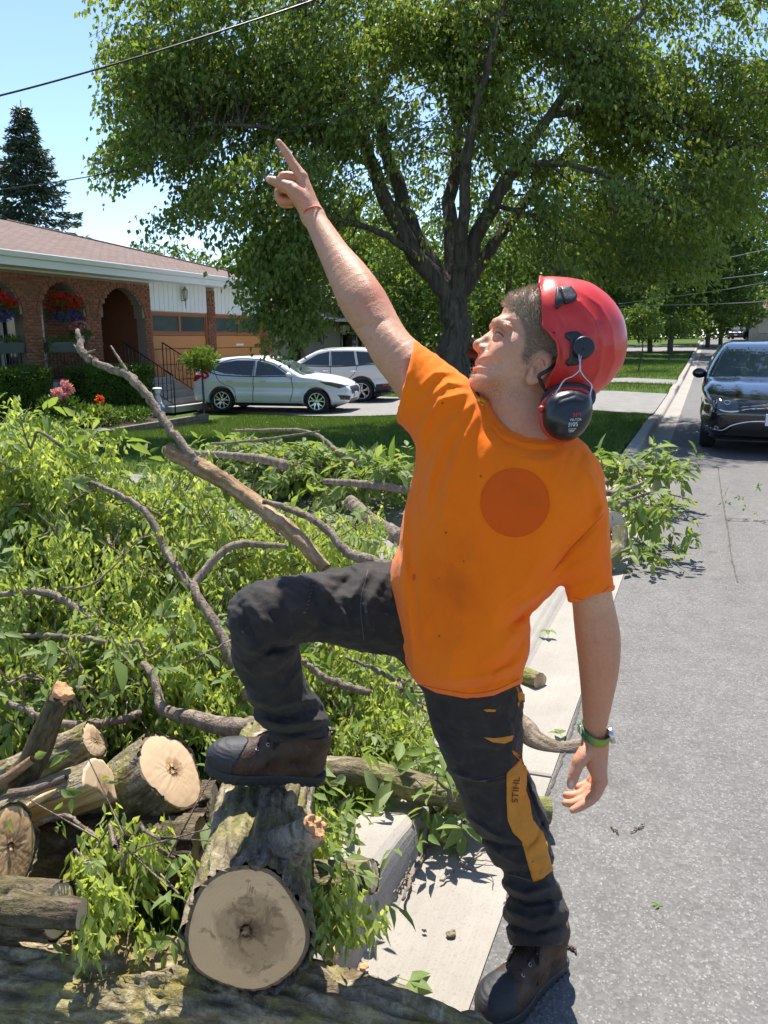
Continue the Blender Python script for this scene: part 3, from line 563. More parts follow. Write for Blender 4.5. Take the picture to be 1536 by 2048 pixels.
def wheel(R_, w, parent, x, y, side, spokes=5, style=0):
    """tyre and rim lathed, spokes set in; side is +1 for the outer face towards +y"""
    def lathe(prof, n=36): 
        V = [(r_ * math.cos(a), h * side, r_ * math.sin(a)) for r_, h in prof for a in np.linspace(0, 2 * math.pi, n, endpoint=False)]; k = len(prof)
        return V, [(i * n + j, i * n + (j + 1) % n, (i + 1) * n + (j + 1) % n, (i + 1) * n + j) for i in range(k - 1) for j in range(n)]
    root = empty('wheel'); root.parent = parent; root.location = (x, y, R_)
    ri = R_ * 0.70
    mb = MB(); mb.add(*lathe([(ri - 0.01, w * 0.42), (ri + 0.01, w * 0.5), (R_ * 0.93, w * 0.5), (R_, w * 0.36), (R_, -w * 0.36), (R_ * 0.93, -w * 0.5), (ri, -w * 0.5), (ri - 0.02, -w * 0.3)])); mb.build('tyre', M['tyre'], root, smooth=True)
    mb = MB(); mb.add(*lathe([(ri + 0.008, w * 0.46), (ri - 0.012, w * 0.47), (ri - 0.03, w * 0.30), (ri - 0.035, -w * 0.2), (0.03, -w * 0.2)])); mb.build('rim', M['trim'], root, smooth=True)
    mb = MB(); mb.add(*lathe([(ri + 0.006, w * 0.455), (ri + 0.002, w * 0.485), (ri - 0.014, w * 0.485), (ri - 0.018, w * 0.43)])); mb.build('rim_lip', M['alloy'], root, smooth=True)
    for k in range(spokes):
        a = 2 * math.pi * k / spokes + 0.3; sp = MB()
        for da in ((-0.22, 0.22) if style == 0 else (-0.07, 0.07)):
            r0, r1 = 0.035, ri - 0.012; P = []
            a0 = a + da * (0.5 if style == 0 else 1); a1 = a + da * (1.5 if style == 0 else 2.2); wd = 0.016
            for (rr, aa, ww, hh) in ((r0, a0, wd * 1.2, w * 0.40), (r0 * 0.4 + r1 * 0.6, a + da * 1.0, wd, w * 0.44), (r1, a1, wd * 0.9, w * 0.46)):
                c, s = math.cos(aa), math.sin(aa); P.append([(rr * c - ww * s, (hh) * side, rr * s + ww * c), (rr * c + ww * s, (hh) * side, rr * s - ww * c), (rr * c + ww * s, (hh - 0.03) * side, rr * s - ww * c), (rr * c - ww * s, (hh - 0.03) * side, rr * s + ww * c)])
            V = [p for q in P for p in q]; sp.add(V, [(i * 4 + j, i * 4 + (j + 1) % 4, i * 4 + 4 + (j + 1) % 4, i * 4 + 4 + j) for i in range(2) for j in range(4)])
        sp.build('spoke', M['alloy'], root)
    mb = MB(); mb.add(*lathe([(0.05, w * 0.36), (0.045, w * 0.45), (0.02, w * 0.47), (0.001, w * 0.47)], 16)); mb.build('hub', M['alloy'], root, smooth=True)
def car(name, spec, loc, rz, label, paint, group=None, vox=0.022, cat='car'):
    root = empty(name, loc, rz, label, cat, group)
    side = closed(spec['side'], 5); roofline = spec.get('waist', 0.9); W = spec['w'] / 2; L0, L1 = min(p[0] for p in spec['side']), max(p[0] for p in spec['side'])
    sg = polygrid(side, 0.012, 0.4); top = max(p[1] for p in spec['side']); belt = spec['belt']
    def hw(x, z):
        e = np.clip((x - (L1 - 0.9)) / 0.9, 0, 1); b = np.clip(((L0 + 0.7) - x) / 0.7, 0, 1)
        w = W * (1 - spec.get('nose', 0.16) * e ** 2.2 - spec.get('tail', 0.10) * b ** 2.2)
        w = w - spec.get('tumble', 0.42) * np.clip(z - belt, 0, 1) ** 1.15 - 0.07 * np.clip((0.45 - z) / 0.3, 0, 1)
        return w - 0.022 * np.exp(-((z - (belt - 0.28)) / 0.07) ** 2) + 0.018 * np.exp(-((z - (belt - 0.10)) / 0.06) ** 2)
    def shape(P):
        x, y, z = P.T; f = smax(sg(x, z), np.abs(y) - hw(x, z), spec.get('round', 0.13))
        f = smin(f, 9e9 * 0 + f, 0.001)
        for wx in spec['wheels']: f = smax(f, -smax(np.hypot(x - wx, z - spec['R']) - spec['R'] - 0.055, 0.62 * W - np.abs(y), 0.03), 0.012)
        for wx in spec['wheels']: f -= 0.012 * np.exp(-((np.hypot(x - wx, z - spec['R']) - spec['R'] - 0.09) / 0.035) ** 2) * (z > 0.2)
        if 'hood' in spec: f -= 0.012 * np.exp(-((np.abs(y) - 0.45) / 0.07) ** 2) * (x > spec['hood']) * (z > belt - 0.2)
        return f
    lo = np.array([L0 - 0.1, -W - 0.1, 0.05]); hi = np.array([L1 + 0.1, W + 0.1, top + 0.1])
    V, Q = surf(shape, lo, hi, vox, 2); bo = link('body', npmesh('body', V, Q), paint, root); T = BVHTree.FromPolygons([tuple(p) for p in V], [tuple(int(i) for i in q) for q in Q])
    def shell(nm, region, m, blo, bhi, out=0.004, th=0.016, parent=bo, h=None):
        h = h or vox * 0.62
        try: V_, Q_ = surf(lambda P: smax(np.maximum(shape(P) - out, -(shape(P) + th)), region(P), 0.003), blo, bhi, h, 1, 2.2)
        except ValueError: return
        if len(V_): link(nm, npmesh(nm, V_, Q_), m, parent)
    def poly_region(poly, ax, cond=None):
        g = polygrid(poly, 0.006, 0.15)
        def f(P):
            a, b = {'y': (P[:, 0], P[:, 2]), 'x': (P[:, 1], P[:, 2]), 'xs': (np.abs(P[:, 1]), P[:, 2])}[ax]; d = g(a, b)
            return d if cond is None else np.maximum(d, cond(P))
        return f
    for s in (1, -1):
        for poly in spec['side_glass']:
            A = np.array(poly); shell('side_window', poly_region(poly, 'y', lambda P, s=s: 0.35 - s * P[:, 1]), M['car_glass'], (A[:, 0].min() - 0.05, 0.3 if s > 0 else -W - 0.05, A[:, 1].min() - 0.05), (A[:, 0].max() + 0.05, W + 0.05 if s > 0 else -0.3, A[:, 1].max() + 0.05))
    ws = spec['screen']; A = np.array(ws)       # windscreen, as seen from the side it is a band along the slope
    shell('windshield', poly_region(ws, 'y', lambda P: np.abs(P[:, 1]) - (hw(P[:, 0], P[:, 2]) - 0.085)), M['windshield'], (A[:, 0].min() - 0.05, -W, A[:, 1].min() - 0.05), (A[:, 0].max() + 0.05, W, A[:, 1].max() + 0.1), th=0.02)
    if 'rear_screen' in spec:
        ws = spec['rear_screen']; A = np.array(ws); shell('rear_window', poly_region(ws, 'y', lambda P: np.abs(P[:, 1]) - (hw(P[:, 0], P[:, 2]) - 0.10)), M['car_glass'], (A[:, 0].min() - 0.05, -W, A[:, 1].min() - 0.05), (A[:, 0].max() + 0.05, W, A[:, 1].max() + 0.1), th=0.02)
    for nm, poly, ax, cond, m, box, *o in spec.get('pieces', []): shell(nm, poly_region(poly, ax, cond), m, *box, **(o[0] if o else {}))
    def ribbon(nm, pts, ax, w, m, s=1, out=0.004):
        P = spline(pts, 30) if len(pts) > 2 else np.linspace(pts[0], pts[1], 24); C = []; N = []
        for a, b in P:
            o_ = Vector((a, s * 2.0, b)) if ax == 'y' else Vector((L1 + 1.0, a, b)) if s > 0 else Vector((L0 - 1.0, a, b)); d = Vector((0, -s, 0)) if ax == 'y' else Vector((-s, 0, 0)); hit = T.ray_cast(o_, d)
            if hit[0] is None: continue
            C.append(np.array(hit[0])); N.append(np.array(hit[1]) if hit[1].dot(d) < 0 else -np.array(hit[1]))
        if len(C) < 3: return
        V = []
        for i in range(len(C)):
            t = C[min(i + 1, len(C) - 1)] - C[max(i - 1, 0)]; sd = np.cross(t, N[i]); sd /= np.linalg.norm(sd) + 1e-9; V += [C[i] - sd * w / 2 - N[i] * 0.004, C[i] - sd * w * 0.4 + N[i] * out, C[i] + sd * w * 0.4 + N[i] * out, C[i] + sd * w / 2 - N[i] * 0.004]
        k = len(C); link(nm, npmesh(nm, np.array(V), np.array([(4 * i + j, 4 * i + j + 1, 4 * i + 5 + j, 4 * i + 4 + j) for i in range(k - 1) for j in range(3)])), m, bo, smooth=False)
    for nm, pts, ax, w, m in spec.get('ribbons', []):
        for s in ((1, -1) if ax == 'y' else (1,)): ribbon(nm, pts, ax, w, m, s)
    for nm, pts, ax, w, m in spec.get('rear_ribbons', []): ribbon(nm, pts, ax, w, m, -1)
    for wx in spec['wheels']:
        for s in (1, -1): wheel(spec['R'], 0.215, root, wx, s * (W - 0.125), s, spec.get('spokes', 5), spec.get('style', 0))
    for s in (1, -1):
        mx, mz = spec['mirror']; V_, Q_ = surf(lambda P: smin(ell(P, (mx, s * (W + 0.07), mz), (0.075, 0.10, 0.075)), rcone(P, (mx, s * (W - 0.08), mz - 0.04), (mx, s * (W + 0.05), mz - 0.02), 0.03, 0.03), 0.02), (mx - 0.12, min(s * (W - 0.15), s * (W + 0.2)), mz - 0.12), (mx + 0.12, max(s * (W - 0.15), s * (W + 0.2)), mz + 0.12), 0.016, 1); link('mirror', npmesh('mirror', V_, Q_), spec.get('mirror_mat', paint), root)
    for s in (1, -1):
        for hx in spec.get('handles', []): mb = MB(); yh = float(hw(np.array(hx), np.array(belt - 0.10))); mb.box(hx - 0.09, hx + 0.09, s * (yh + 0.0), s * (yh + 0.028), belt - 0.11, belt - 0.075); mb.build('door_handle', spec.get('handle_mat', M['chrome']), root, bevel=0.008)
    MB().box(L0 + 0.35, L1 - 0.35, -W + 0.22, W - 0.22, 0.17, 0.34).build('underbody', M['trim'], root)
    if 'plate' in spec: px_, pz_, sg_ = spec['plate']; MB().box(px_ - 0.01, px_ + 0.01, -0.15, 0.15, pz_ - 0.075, pz_ + 0.075).build('plate', M['plate'], root, bevel=0.006)
    return root, T
INF = lambda P: -1e3 + 0 * P[:, 0]
hatch = dict(w=1.82, belt=0.93, R=0.318, wheels=(1.34, -1.30), mirror=(0.62, 1.0), handles=(-0.12, -1.05), tumble=0.46, nose=0.20, spokes=5, style=0, hood=0.75,
    side=[(2.16, 0.35), (2.20, 0.52), (2.15, 0.68), (1.85, 0.84), (1.35, 0.955), (0.92, 1.01), (0.45, 1.26), (0.0, 1.42), (-0.5, 1.475), (-1.1, 1.455), (-1.65, 1.36), (-1.95, 1.16), (-2.08, 0.98), (-2.16, 0.72), (-2.15, 0.45), (-2.05, 0.28), (-1.2, 0.22), (0, 0.20), (1.2, 0.22), (2.0, 0.24)],
    side_glass=[[(0.60, 0.99), (0.12, 1.27), (-0.30, 1.37), (-0.33, 0.97)], [(-0.41, 0.97), (-0.38, 1.375), (-0.9, 1.375), (-1.35, 1.29), (-1.55, 1.12), (-1.2, 1.02)]],
    screen=[(0.98, 1.00), (0.92, 1.10), (0.05, 1.50), (-0.05, 1.40), (0.45, 1.15), (0.80, 0.98)], rear_screen=[(-1.62, 1.42), (-2.15, 1.05), (-2.0, 1.0), (-1.5, 1.34)],
    pieces=[('headlight', [(2.12, 0.72), (1.95, 0.66), (1.62, 0.75), (1.40, 0.85), (1.72, 0.83), (2.0, 0.77)], 'y', lambda P: 0.45 - np.abs(P[:, 1]), M['lamp_dark'], ((1.3, -1.0, 0.55), (2.3, 1.0, 0.95))),
            ('taillight', [(-1.75, 0.98), (-2.2, 1.0), (-2.2, 0.78), (-2.0, 0.82)], 'y', lambda P: 0.5 - np.abs(P[:, 1]), M['lamp_red'], ((-2.3, -1.0, 0.7), (-1.7, 1.0, 1.1))),
            ('grille', [(-0.42, 0.50), (0.42, 0.50), (0.52, 0.66), (0.44, 0.70), (-0.44, 0.70), (-0.52, 0.66)], 'x', lambda P: 1.7 - P[:, 0], M['trim'], ((1.7, -0.6, 0.4), (2.3, 0.6, 0.8))),
            ('lower_grille', [(-0.55, 0.27), (0.55, 0.27), (0.45, 0.38), (-0.45, 0.38)], 'x', lambda P: 1.7 - P[:, 0], M['trim'], ((1.7, -0.7, 0.2), (2.3, 0.7, 0.5))),
            ('fog_lamp', [(0.56, 0.34), (0.80, 0.37), (0.84, 0.50), (0.58, 0.46)], 'xs', lambda P: 1.5 - P[:, 0], M['trim'], ((1.5, -1.0, 0.25), (2.3, 1.0, 0.6))),
            ('side_skirt', [(0.95, 0.20), (0.95, 0.265), (-0.92, 0.265), (-0.92, 0.20)], 'y', None, M['trim'], ((-1.0, -1.0, 0.15), (1.0, 1.0, 0.30)))],
    ribbons=[('door_seam', [(0.66, 0.98), (0.70, 0.60), (0.60, 0.30)], 'y', 0.018, M['trim']), ('door_seam', [(-0.37, 1.38), (-0.38, 0.90), (-0.42, 0.30)], 'y', 0.022, M['trim']), ('door_seam', [(-1.50, 1.10), (-1.30, 0.80), (-0.95, 0.62), (-0.88, 0.30)], 'y', 0.018, M['trim']), ('window_trim', [(0.66, 0.965), (-0.4, 0.955), (-1.3, 0.985), (-1.62, 1.07)], 'y', 0.03, M['trim']), ('window_trim', [(0.66, 0.99), (0.15, 1.30), (-0.4, 1.41), (-1.0, 1.40), (-1.5, 1.24)], 'y', 0.03, M['trim'])], plate=(2.215, 0.46, 1))
suv = dict(w=1.84, belt=1.05, R=0.345, wheels=(1.36, -1.33), mirror=(0.66, 1.14), handles=(-0.18, -1.08), tumble=0.38, nose=0.16, tail=0.07, spokes=5, style=1,
    side=[(2.20, 0.45), (2.24, 0.66), (2.16, 0.90), (1.8, 1.04), (1.1, 1.12), (0.92, 1.16), (0.4, 1.45), (0.0, 1.61), (-0.5, 1.66), (-1.3, 1.65), (-1.85, 1.58), (-2.1, 1.30), (-2.2, 1.05), (-2.26, 0.80), (-2.24, 0.45), (-2.1, 0.32), (-1.0, 0.26), (0, 0.25), (1.2, 0.26), (2.0, 0.32)],
    side_glass=[[(0.66, 1.14), (0.12, 1.45), (-0.26, 1.54), (-0.30, 1.10)], [(-0.37, 1.10), (-0.34, 1.545), (-1.05, 1.555), (-1.16, 1.12)], [(-1.23, 1.13), (-1.12, 1.55), (-1.62, 1.52), (-1.86, 1.22)]],
    screen=[(1.02, 1.14), (0.95, 1.24), (0.05, 1.68), (-0.03, 1.60), (0.4, 1.38), (0.82, 1.12)], rear_screen=[(-1.82, 1.64), (-2.25, 1.2), (-2.1, 1.12), (-1.75, 1.52)],
    pieces=[('taillight', [(-1.80, 1.10), (-2.3, 1.12), (-2.3, 0.94), (-2.05, 0.98)], 'y', lambda P: 0.45 - np.abs(P[:, 1]), M['lamp_red'], ((-2.35, -1.0, 0.85), (-1.75, 1.0, 1.2))), ('headlight', [(2.3, 0.92), (2.05, 0.80), (1.6, 0.96), (2.0, 1.0)], 'y', lambda P: 0.5 - np.abs(P[:, 1]), M['lamp_clear'], ((1.5, -1.0, 0.7), (2.35, 1.0, 1.1))),
            ('rear_bumper', [(-1.72, 0.22), (-2.35, 0.22), (-2.35, 0.60), (-1.80, 0.56)], 'y', None, M['trim'], ((-2.4, -1.0, 0.2), (-1.6, 1.0, 0.7)), dict(out=0.012)), ('side_skirt', [(0.95, 0.22), (0.95, 0.36), (-0.92, 0.36), (-0.92, 0.22)], 'y', None, M['trim'], ((-1.0, -1.05, 0.15), (1.0, 1.05, 0.42)), dict(out=0.01)),
            ('reflector', [(-2.0, 0.50), (-2.35, 0.52), (-2.35, 0.58), (-2.0, 0.56)], 'y', lambda P: 0.55 - np.abs(P[:, 1]), M['lamp_red'], ((-2.4, -1.0, 0.45), (-1.9, 1.0, 0.65)), dict(out=0.02))],
    ribbons=[('door_seam', [(0.70, 1.12), (0.72, 0.70), (0.62, 0.38)], 'y', 0.018, M['trim']), ('door_seam', [(-0.33, 1.55), (-0.34, 1.0), (-0.38, 0.38)], 'y', 0.022, M['trim']), ('door_seam', [(-1.20, 1.12), (-1.12, 0.9), (-0.92, 0.70), (-0.85, 0.4)], 'y', 0.018, M['trim']), ('window_trim', [(0.7, 1.11), (-0.5, 1.085), (-1.9, 1.18)], 'y', 0.035, M['trim']), ('roof_rail', [(0.0, 1.60), (-0.5, 1.64), (-1.3, 1.635), (-1.8, 1.56)], 'y', 0.05, M['trim']),
             ('wheel_trim', [(-1.33 + 0.43 * math.cos(a), 0.345 + 0.43 * math.sin(a)) for a in np.linspace(0.15, math.pi - 0.15, 16)], 'y', 0.07, M['trim'])])
sedan = dict(w=1.87, belt=0.94, R=0.335, wheels=(1.42, -1.32), mirror=(0.66, 1.02), handles=(), tumble=0.46, nose=0.18, spokes=5, style=0, hood=0.8, round=0.15,
    side=[(2.34, 0.32), (2.43, 0.50), (2.40, 0.66), (2.22, 0.78), (1.7, 0.91), (1.15, 0.98), (0.98, 1.02), (0.4, 1.30), (-0.1, 1.45), (-0.6, 1.49), (-1.1, 1.45), (-1.7, 1.25), (-2.1, 1.10), (-2.42, 1.04), (-2.46, 0.7), (-2.4, 0.36), (-1.2, 0.22), (0, 0.20), (1.2, 0.21), (2.15, 0.22)],
    side_glass=[[(0.66, 1.0), (0.10, 1.30), (-0.42, 1.39), (-0.45, 0.98)], [(-0.52, 0.98), (-0.5, 1.39), (-1.0, 1.36), (-1.55, 1.12), (-1.5, 1.02)]],
    screen=[(1.06, 1.00), (1.00, 1.12), (-0.02, 1.52), (-0.12, 1.43), (0.4, 1.20), (0.88, 0.98)],
    pieces=[('headlight', [(0.46, 0.60), (0.50, 0.735), (0.70, 0.785), (0.885, 0.80), (0.90, 0.72), (0.74, 0.62)], 'xs', lambda P: 1.55 - P[:, 0], M['lamp_dark'], ((1.5, -1.0, 0.5), (2.5, 1.0, 0.9)), dict(h=0.009)),
            ('grille', [(-0.50, 0.585), (0.50, 0.585), (0.50, 0.655), (0.16, 0.70), (-0.16, 0.70), (-0.50, 0.655)], 'x', lambda P: 1.9 - P[:, 0], M['trim'], ((1.9, -0.7, 0.5), (2.5, 0.7, 0.8)), dict(h=0.009)),
            ('lower_grille', [(-0.62, 0.27), (0.62, 0.27), (0.52, 0.40), (0.36, 0.455), (-0.36, 0.455), (-0.52, 0.40)], 'x', lambda P: 1.9 - P[:, 0], M['trim'], ((1.9, -0.8, 0.2), (2.5, 0.8, 0.55)), dict(h=0.010)),
            ('front_splitter', [(-0.85, 0.20), (0.85, 0.20), (0.80, 0.235), (-0.80, 0.235)], 'x', lambda P: 1.9 - P[:, 0], M['trim'], ((1.9, -0.9, 0.15), (2.5, 0.9, 0.3)), dict(out=0.02))],
    ribbons=[('chrome_bar', [(-0.82, 0.665), (-0.60, 0.595), (-0.30, 0.64), (0.0, 0.665), (0.30, 0.64), (0.60, 0.595), (0.82, 0.665)], 'x', 0.022, M['chrome']), ('lower_chrome', [(-0.84, 0.37), (-0.66, 0.335), (-0.52, 0.42), (-0.30, 0.475), (0.0, 0.482), (0.30, 0.475), (0.52, 0.42), (0.66, 0.335), (0.84, 0.37)], 'x', 0.022, M['chrome']),
             ('bumper_line', [(-0.80, 0.245), (-0.4, 0.235), (0, 0.232), (0.4, 0.235), (0.80, 0.245)], 'x', 0.016, M['chrome']), ('badge', [(-0.14, 0.712), (0.0, 0.720), (0.14, 0.712)], 'x', 0.018, M['chrome']), ('window_trim', [(0.7, 0.985), (-0.5, 0.965), (-1.6, 1.03)], 'y', 0.022, M['chrome'])], plate=(2.452, 0.505, 1), mirror_mat=M['black_paint'])
ca = (gnd(430, 825, -0.50) + gnd(616, 822, -0.44)) / 2
car('silver_hatchback', hatch, (ca[0] + 0.45, ca[1] + 0.18, float(lawn_z(ca[0], ca[1])) + 0.012), R(12), 'silver hatchback parked nose out in front of the orange garage', M['silver'], 'cars parked in the driveway')
sr = gnd(725, 804, -0.42); th = R(180 + 10); cx = sr[0] - (-1.33 * math.cos(th) - 0.80 * math.sin(th)); cy = sr[1] - (-1.33 * math.sin(th) + 0.80 * math.cos(th))
car('champagne_utility_vehicle', suv, (cx, cy, float(lawn_z(cx, cy)) + 0.012), th, 'champagne coloured SUV parked beyond the silver hatchback', M['champagne'], 'cars parked in the driveway')
root_, T_ = car('black_sedan', sedan, (0.93, 11.15 + 2.43, 0.0), R(-90), 'black sedan facing the camera, parked at the kerb', M['black_paint'], vox=0.017)
for s in (1, -1):                                  # inner lamp rings and fog lamps of the sedan
    for y_, z_, r_, nm in ((0.62, 0.705, 0.036, 'lamp_ring'), (0.76, 0.705, 0.030, 'lamp_ring'), (0.72, 0.375, 0.026, 'fog_lamp')):
        hit = T_.ray_cast(Vector((4, s * y_, z_)), Vector((-1, 0, 0)))
        if hit[0] is None: continue
        n_ = hit[1] if hit[1].x > 0 else -hit[1]; a = n_.orthogonal().normalized(); b = n_.cross(a); mb = MB(); c = hit[0] + n_ * 0.010; mb.tube([c + (a * math.cos(t) + b * math.sin(t)) * r_ for t in np.linspace(0, 2 * math.pi, 18)], 0.005, 6, False); mb.build(nm, M['chrome'], root_, smooth=True)
p_ = at(905, 712, 36); car('red_van', suv, (p_[0], p_[1] , float(lawn_z(p_[0], p_[1]))), R(170), 'red van parked far back, just right of the big trunk', M['red_paint'], vox=0.035, cat='van')
p_ = at(1478, 668, 84); car('far_dark_car', hatch, (p_[0] , p_[1], float(rise(p_[1])) + 0.15), R(-100), 'small dark car parked before the far white garage door', M['dark_paint'], vox=0.05)
# ================================================================== trees, shrubs, flowers
def unit(v): return v / (np.linalg.norm(v, axis=-1, keepdims=True) + 1e-9)
def leaf_tris(C, D, N, L, W, fold=0.25):
    """n leaves: base C, direction D, normal N, length L, width W -> folded kites, 2 triangles each (4 verts)"""
    S = unit(np.cross(D, N)); N = unit(np.cross(S, D)); L = L[:, None]; W = W[:, None]
    mid = C + D * L * 0.42
    V = np.stack([C, mid + S * W * 0.5 + N * W * fold, C + D * L - N * L * 0.06, mid - S * W * 0.5 + N * W * fold], 1).reshape(-1, 3)
    b = np.arange(len(C))[:, None] * 4; return V, np.concatenate([b + [0, 1, 2], b + [0, 2, 3]], 1).reshape(-1, 3)
def leaf_obj(name, parent, C, D, N, L, W, m, r, base=(0, 0, 0), fold=0.25, label=None, kind='stuff', tone=None):
    V, Fc = leaf_tris(C, D, N, L, W, fold); n = len(C); t1 = r.random(n) if tone is None else tone; t2 = r.random(n)
    o = link(name, npmesh(name, V - np.asarray(base), Fc, {'tone': np.repeat(t1, 4), 'tone2': np.repeat(t2, 4)}), m, parent, smooth=False); return tag(o, label, kind=kind)
def bark_mat(name, a, b, moss=(0.10, 0.11, 0.03), mossamt=0.3, sc=1.0, uv=False):
    t = Mt(name)
    if uv:                                     # bark laid along the log: around and along coordinates stored on the mesh
        v = t.n('CombineXYZ', {0: t.attr('bark_x'), 1: t.attr('bark_y'), 2: t.math('MULTIPLY', t.attr('bark_z'), 0.30)}).outputs[0]; v1 = t.n('CombineXYZ', {0: t.attr('bark_x'), 1: t.attr('bark_y'), 2: t.attr('bark_z')}).outputs[0]
        st = t.math('ADD', t.math('MULTIPLY', t.noise(22 * sc, 6, 0.7, vec=v, dist=0.8), 0.75), t.math('MULTIPLY', t.voro(16 * sc, vec=v, feature='DISTANCE_TO_EDGE'), 0.55)); n2 = t.noise(5 * sc, 6, 0.7, vec=v1); f = t.noise(60 * sc, 4, vec=v1)
        c = t.mix(t.ramp(st, (0.34, 0), (0.60, 1)), a, b); c = t.mix(t.math('MULTIPLY', t.ramp(n2, (0.44, 0), (0.60, 1)), mossamt), c, moss); c = t.mix(t.ramp(t.noise(11 * sc, 4, vec=v1), (0.60, 0), (0.70, 0.6)), c, tuple(min(1, x * 1.35 + 0.02) for x in b)); c = t.mix(t.ramp(f, (0.35, 0.5), (0.55, 0)), c, a)
        t.bump(t.math('ADD', st, t.math('MULTIPLY', f, 0.35)), 1.0, 0.018); return t.done(c, 0.92, spec=0.12)
    st = t.noise(14 * sc, 6, 0.65, vec=t.mapping((1, 1, 0.16)), dist=0.6); n2 = t.noise(3 * sc, 5, 0.6); f = t.noise(45 * sc, 4)
    c = t.mix(t.ramp(st, (0.36, 0), (0.62, 1)), a, b); c = t.mix(t.math('MULTIPLY', t.ramp(n2, (0.45, 0), (0.7, 1)), mossamt), c, moss); c = t.mix(t.ramp(f, (0.6, 0), (0.75, 0.4)), c, tuple(min(1, x * 1.7) for x in b))
    t.bump(t.math('ADD', st, t.math('MULTIPLY', f, 0.3)), 0.9, 0.03); return t.done(c, 0.92, spec=0.15)
M['tree_bark'] = bark_mat('tree_bark', (0.045, 0.037, 0.030), (0.125, 0.105, 0.086), mossamt=0.15)
M['linden'] = leaf_mat('linden_leaf', (0.108, 0.185, 0.036), (0.180, 0.260, 0.056), (0.235, 0.29, 0.075), trans=0.58, spec=0.5); M['bract'] = leaf_mat('linden_bract', (0.20, 0.25, 0.07), (0.30, 0.33, 0.11), trans=0.45)
M['maple_far'] = leaf_mat('maple_leaf', (0.085, 0.155, 0.035), (0.135, 0.21, 0.05), (0.19, 0.25, 0.065), trans=0.52); M['dark_tree'] = leaf_mat('dark_leaf', (0.055, 0.11, 0.027), (0.095, 0.155, 0.038), trans=0.46); M['light_tree'] = leaf_mat('light_leaf', (0.095, 0.165, 0.030), (0.16, 0.23, 0.055), trans=0.45)
M['spruce'] = leaf_mat('spruce_needles', (0.040, 0.072, 0.042), (0.075, 0.11, 0.062), trans=0.15); M['hedge'] = leaf_mat('hedge_leaf', (0.050, 0.115, 0.014), (0.105, 0.185, 0.025), trans=0.3); M['hedge_core'] = plain('hedge_core', (0.012, 0.022, 0.006), 0.95, spec=0.05)
M['red_flower'] = leaf_mat('red_petal', (0.55, 0.012, 0.016), (0.70, 0.035, 0.03), trans=0.3); M['blue_flower'] = leaf_mat('blue_petal', (0.055, 0.045, 0.42), (0.13, 0.08, 0.55), trans=0.3); M['pink_flower'] = leaf_mat('pink_petal', (0.65, 0.24, 0.34), (0.78, 0.42, 0.48), trans=0.3); M['orange_flower'] = leaf_mat('orange_petal', (0.75, 0.10, 0.02), (0.85, 0.16, 0.03), trans=0.3)
def rand_dirs(r, n): return unit(r.normal(0, 1, (n, 3)))
def limb_obj(parent, base, pts, r0, r1, name='limb', n=9, m='tree_bark', k=26, seed=0):
    r = np.random.default_rng(seed); P = spline(pts, k); P[1:-1] += r.normal(0, r0 * 0.10, (k - 2, 3)); t = np.linspace(0, 1, k); mb = MB(); mb.tube(P - np.asarray(base), r0 + (r1 - r0) * t ** 0.85, n); mb.build(name, M[m], parent, smooth=True); return P
# ---------------------------------------------------------------- the big linden behind the man
TB = at(912, 835, 14.0); TB[2] = float(lawn_z(TB[0], TB[1])) - 0.05
tree = empty('linden_tree', TB, 0, 'large spreading shade tree with dark forked trunk on the lawn behind the man', 'tree')
rt = np.random.default_rng(21)
trunk_pts = [TB, at(911, 740, 14.0), at(910, 660, 14.0), at(908, 600, 14.0), at(905, 560, 14.0)]
limb_obj(tree, TB, [TB - [0, 0, 0.1]] + trunk_pts, 0.29, 0.245, 'trunk', 16, k=20, seed=1)
LIMBS = [([(905, 600, 14), (850, 530, 13.9), (790, 440, 13.7), (745, 330, 13.4), (700, 225, 13.0), (640, 110, 12.5), (590, -30, 12.2)], 0.20, 0.05), ([(905, 590, 14), (845, 500, 14.2), (805, 400, 14.4), (770, 290, 14.6), (745, 130, 14.8), (735, -60, 15)], 0.20, 0.07),
         ([(908, 600, 14), (905, 500, 14.3), (900, 400, 14.8), (915, 290, 15.4), (900, 120, 16), (890, -80, 16)], 0.19, 0.06), ([(912, 600, 14), (940, 500, 13.8), (985, 410, 13.5), (1035, 330, 13.2), (1100, 230, 12.8), (1190, 120, 12.3), (1290, 20, 12)], 0.18, 0.04),
         ([(912, 610, 14), (965, 520, 14.3), (1030, 430, 14.8), (1110, 330, 15.3), (1220, 240, 15.8), (1350, 190, 16)], 0.15, 0.04), ([(910, 600, 14), (925, 470, 13.3), (935, 330, 12.6), (960, 190, 12), (1000, 40, 11.6)], 0.14, 0.04), ([(850, 530, 13.9), (770, 470, 13.0), (680, 440, 12.3), (600, 430, 11.9), (520, 450, 11.8)], 0.07, 0.02),
         ([(745, 330, 13.4), (660, 290, 12.8), (560, 260, 12.4), (450, 250, 12.2), (330, 260, 12.2)], 0.07, 0.015), ([(700, 225, 13), (600, 170, 12.8), (480, 120, 12.8), (350, 100, 12.9)], 0.06, 0.015), ([(1035, 330, 13.2), (1140, 330, 12.6), (1260, 370, 12.1), (1350, 430, 11.9)], 0.07, 0.015), ([(1100, 230, 12.8), (1250, 220, 12.6), (1400, 270, 12.6), (1500, 360, 12.7)], 0.06, 0.015), ([(985, 410, 13.5), (1060, 430, 12.6), (1130, 480, 12.1)], 0.05, 0.012)]
LP = [limb_obj(tree, TB, [at(*q) for q in L], a, b, 'limb', 9, seed=i) for i, (L, a, b) in enumerate(LIMBS)]
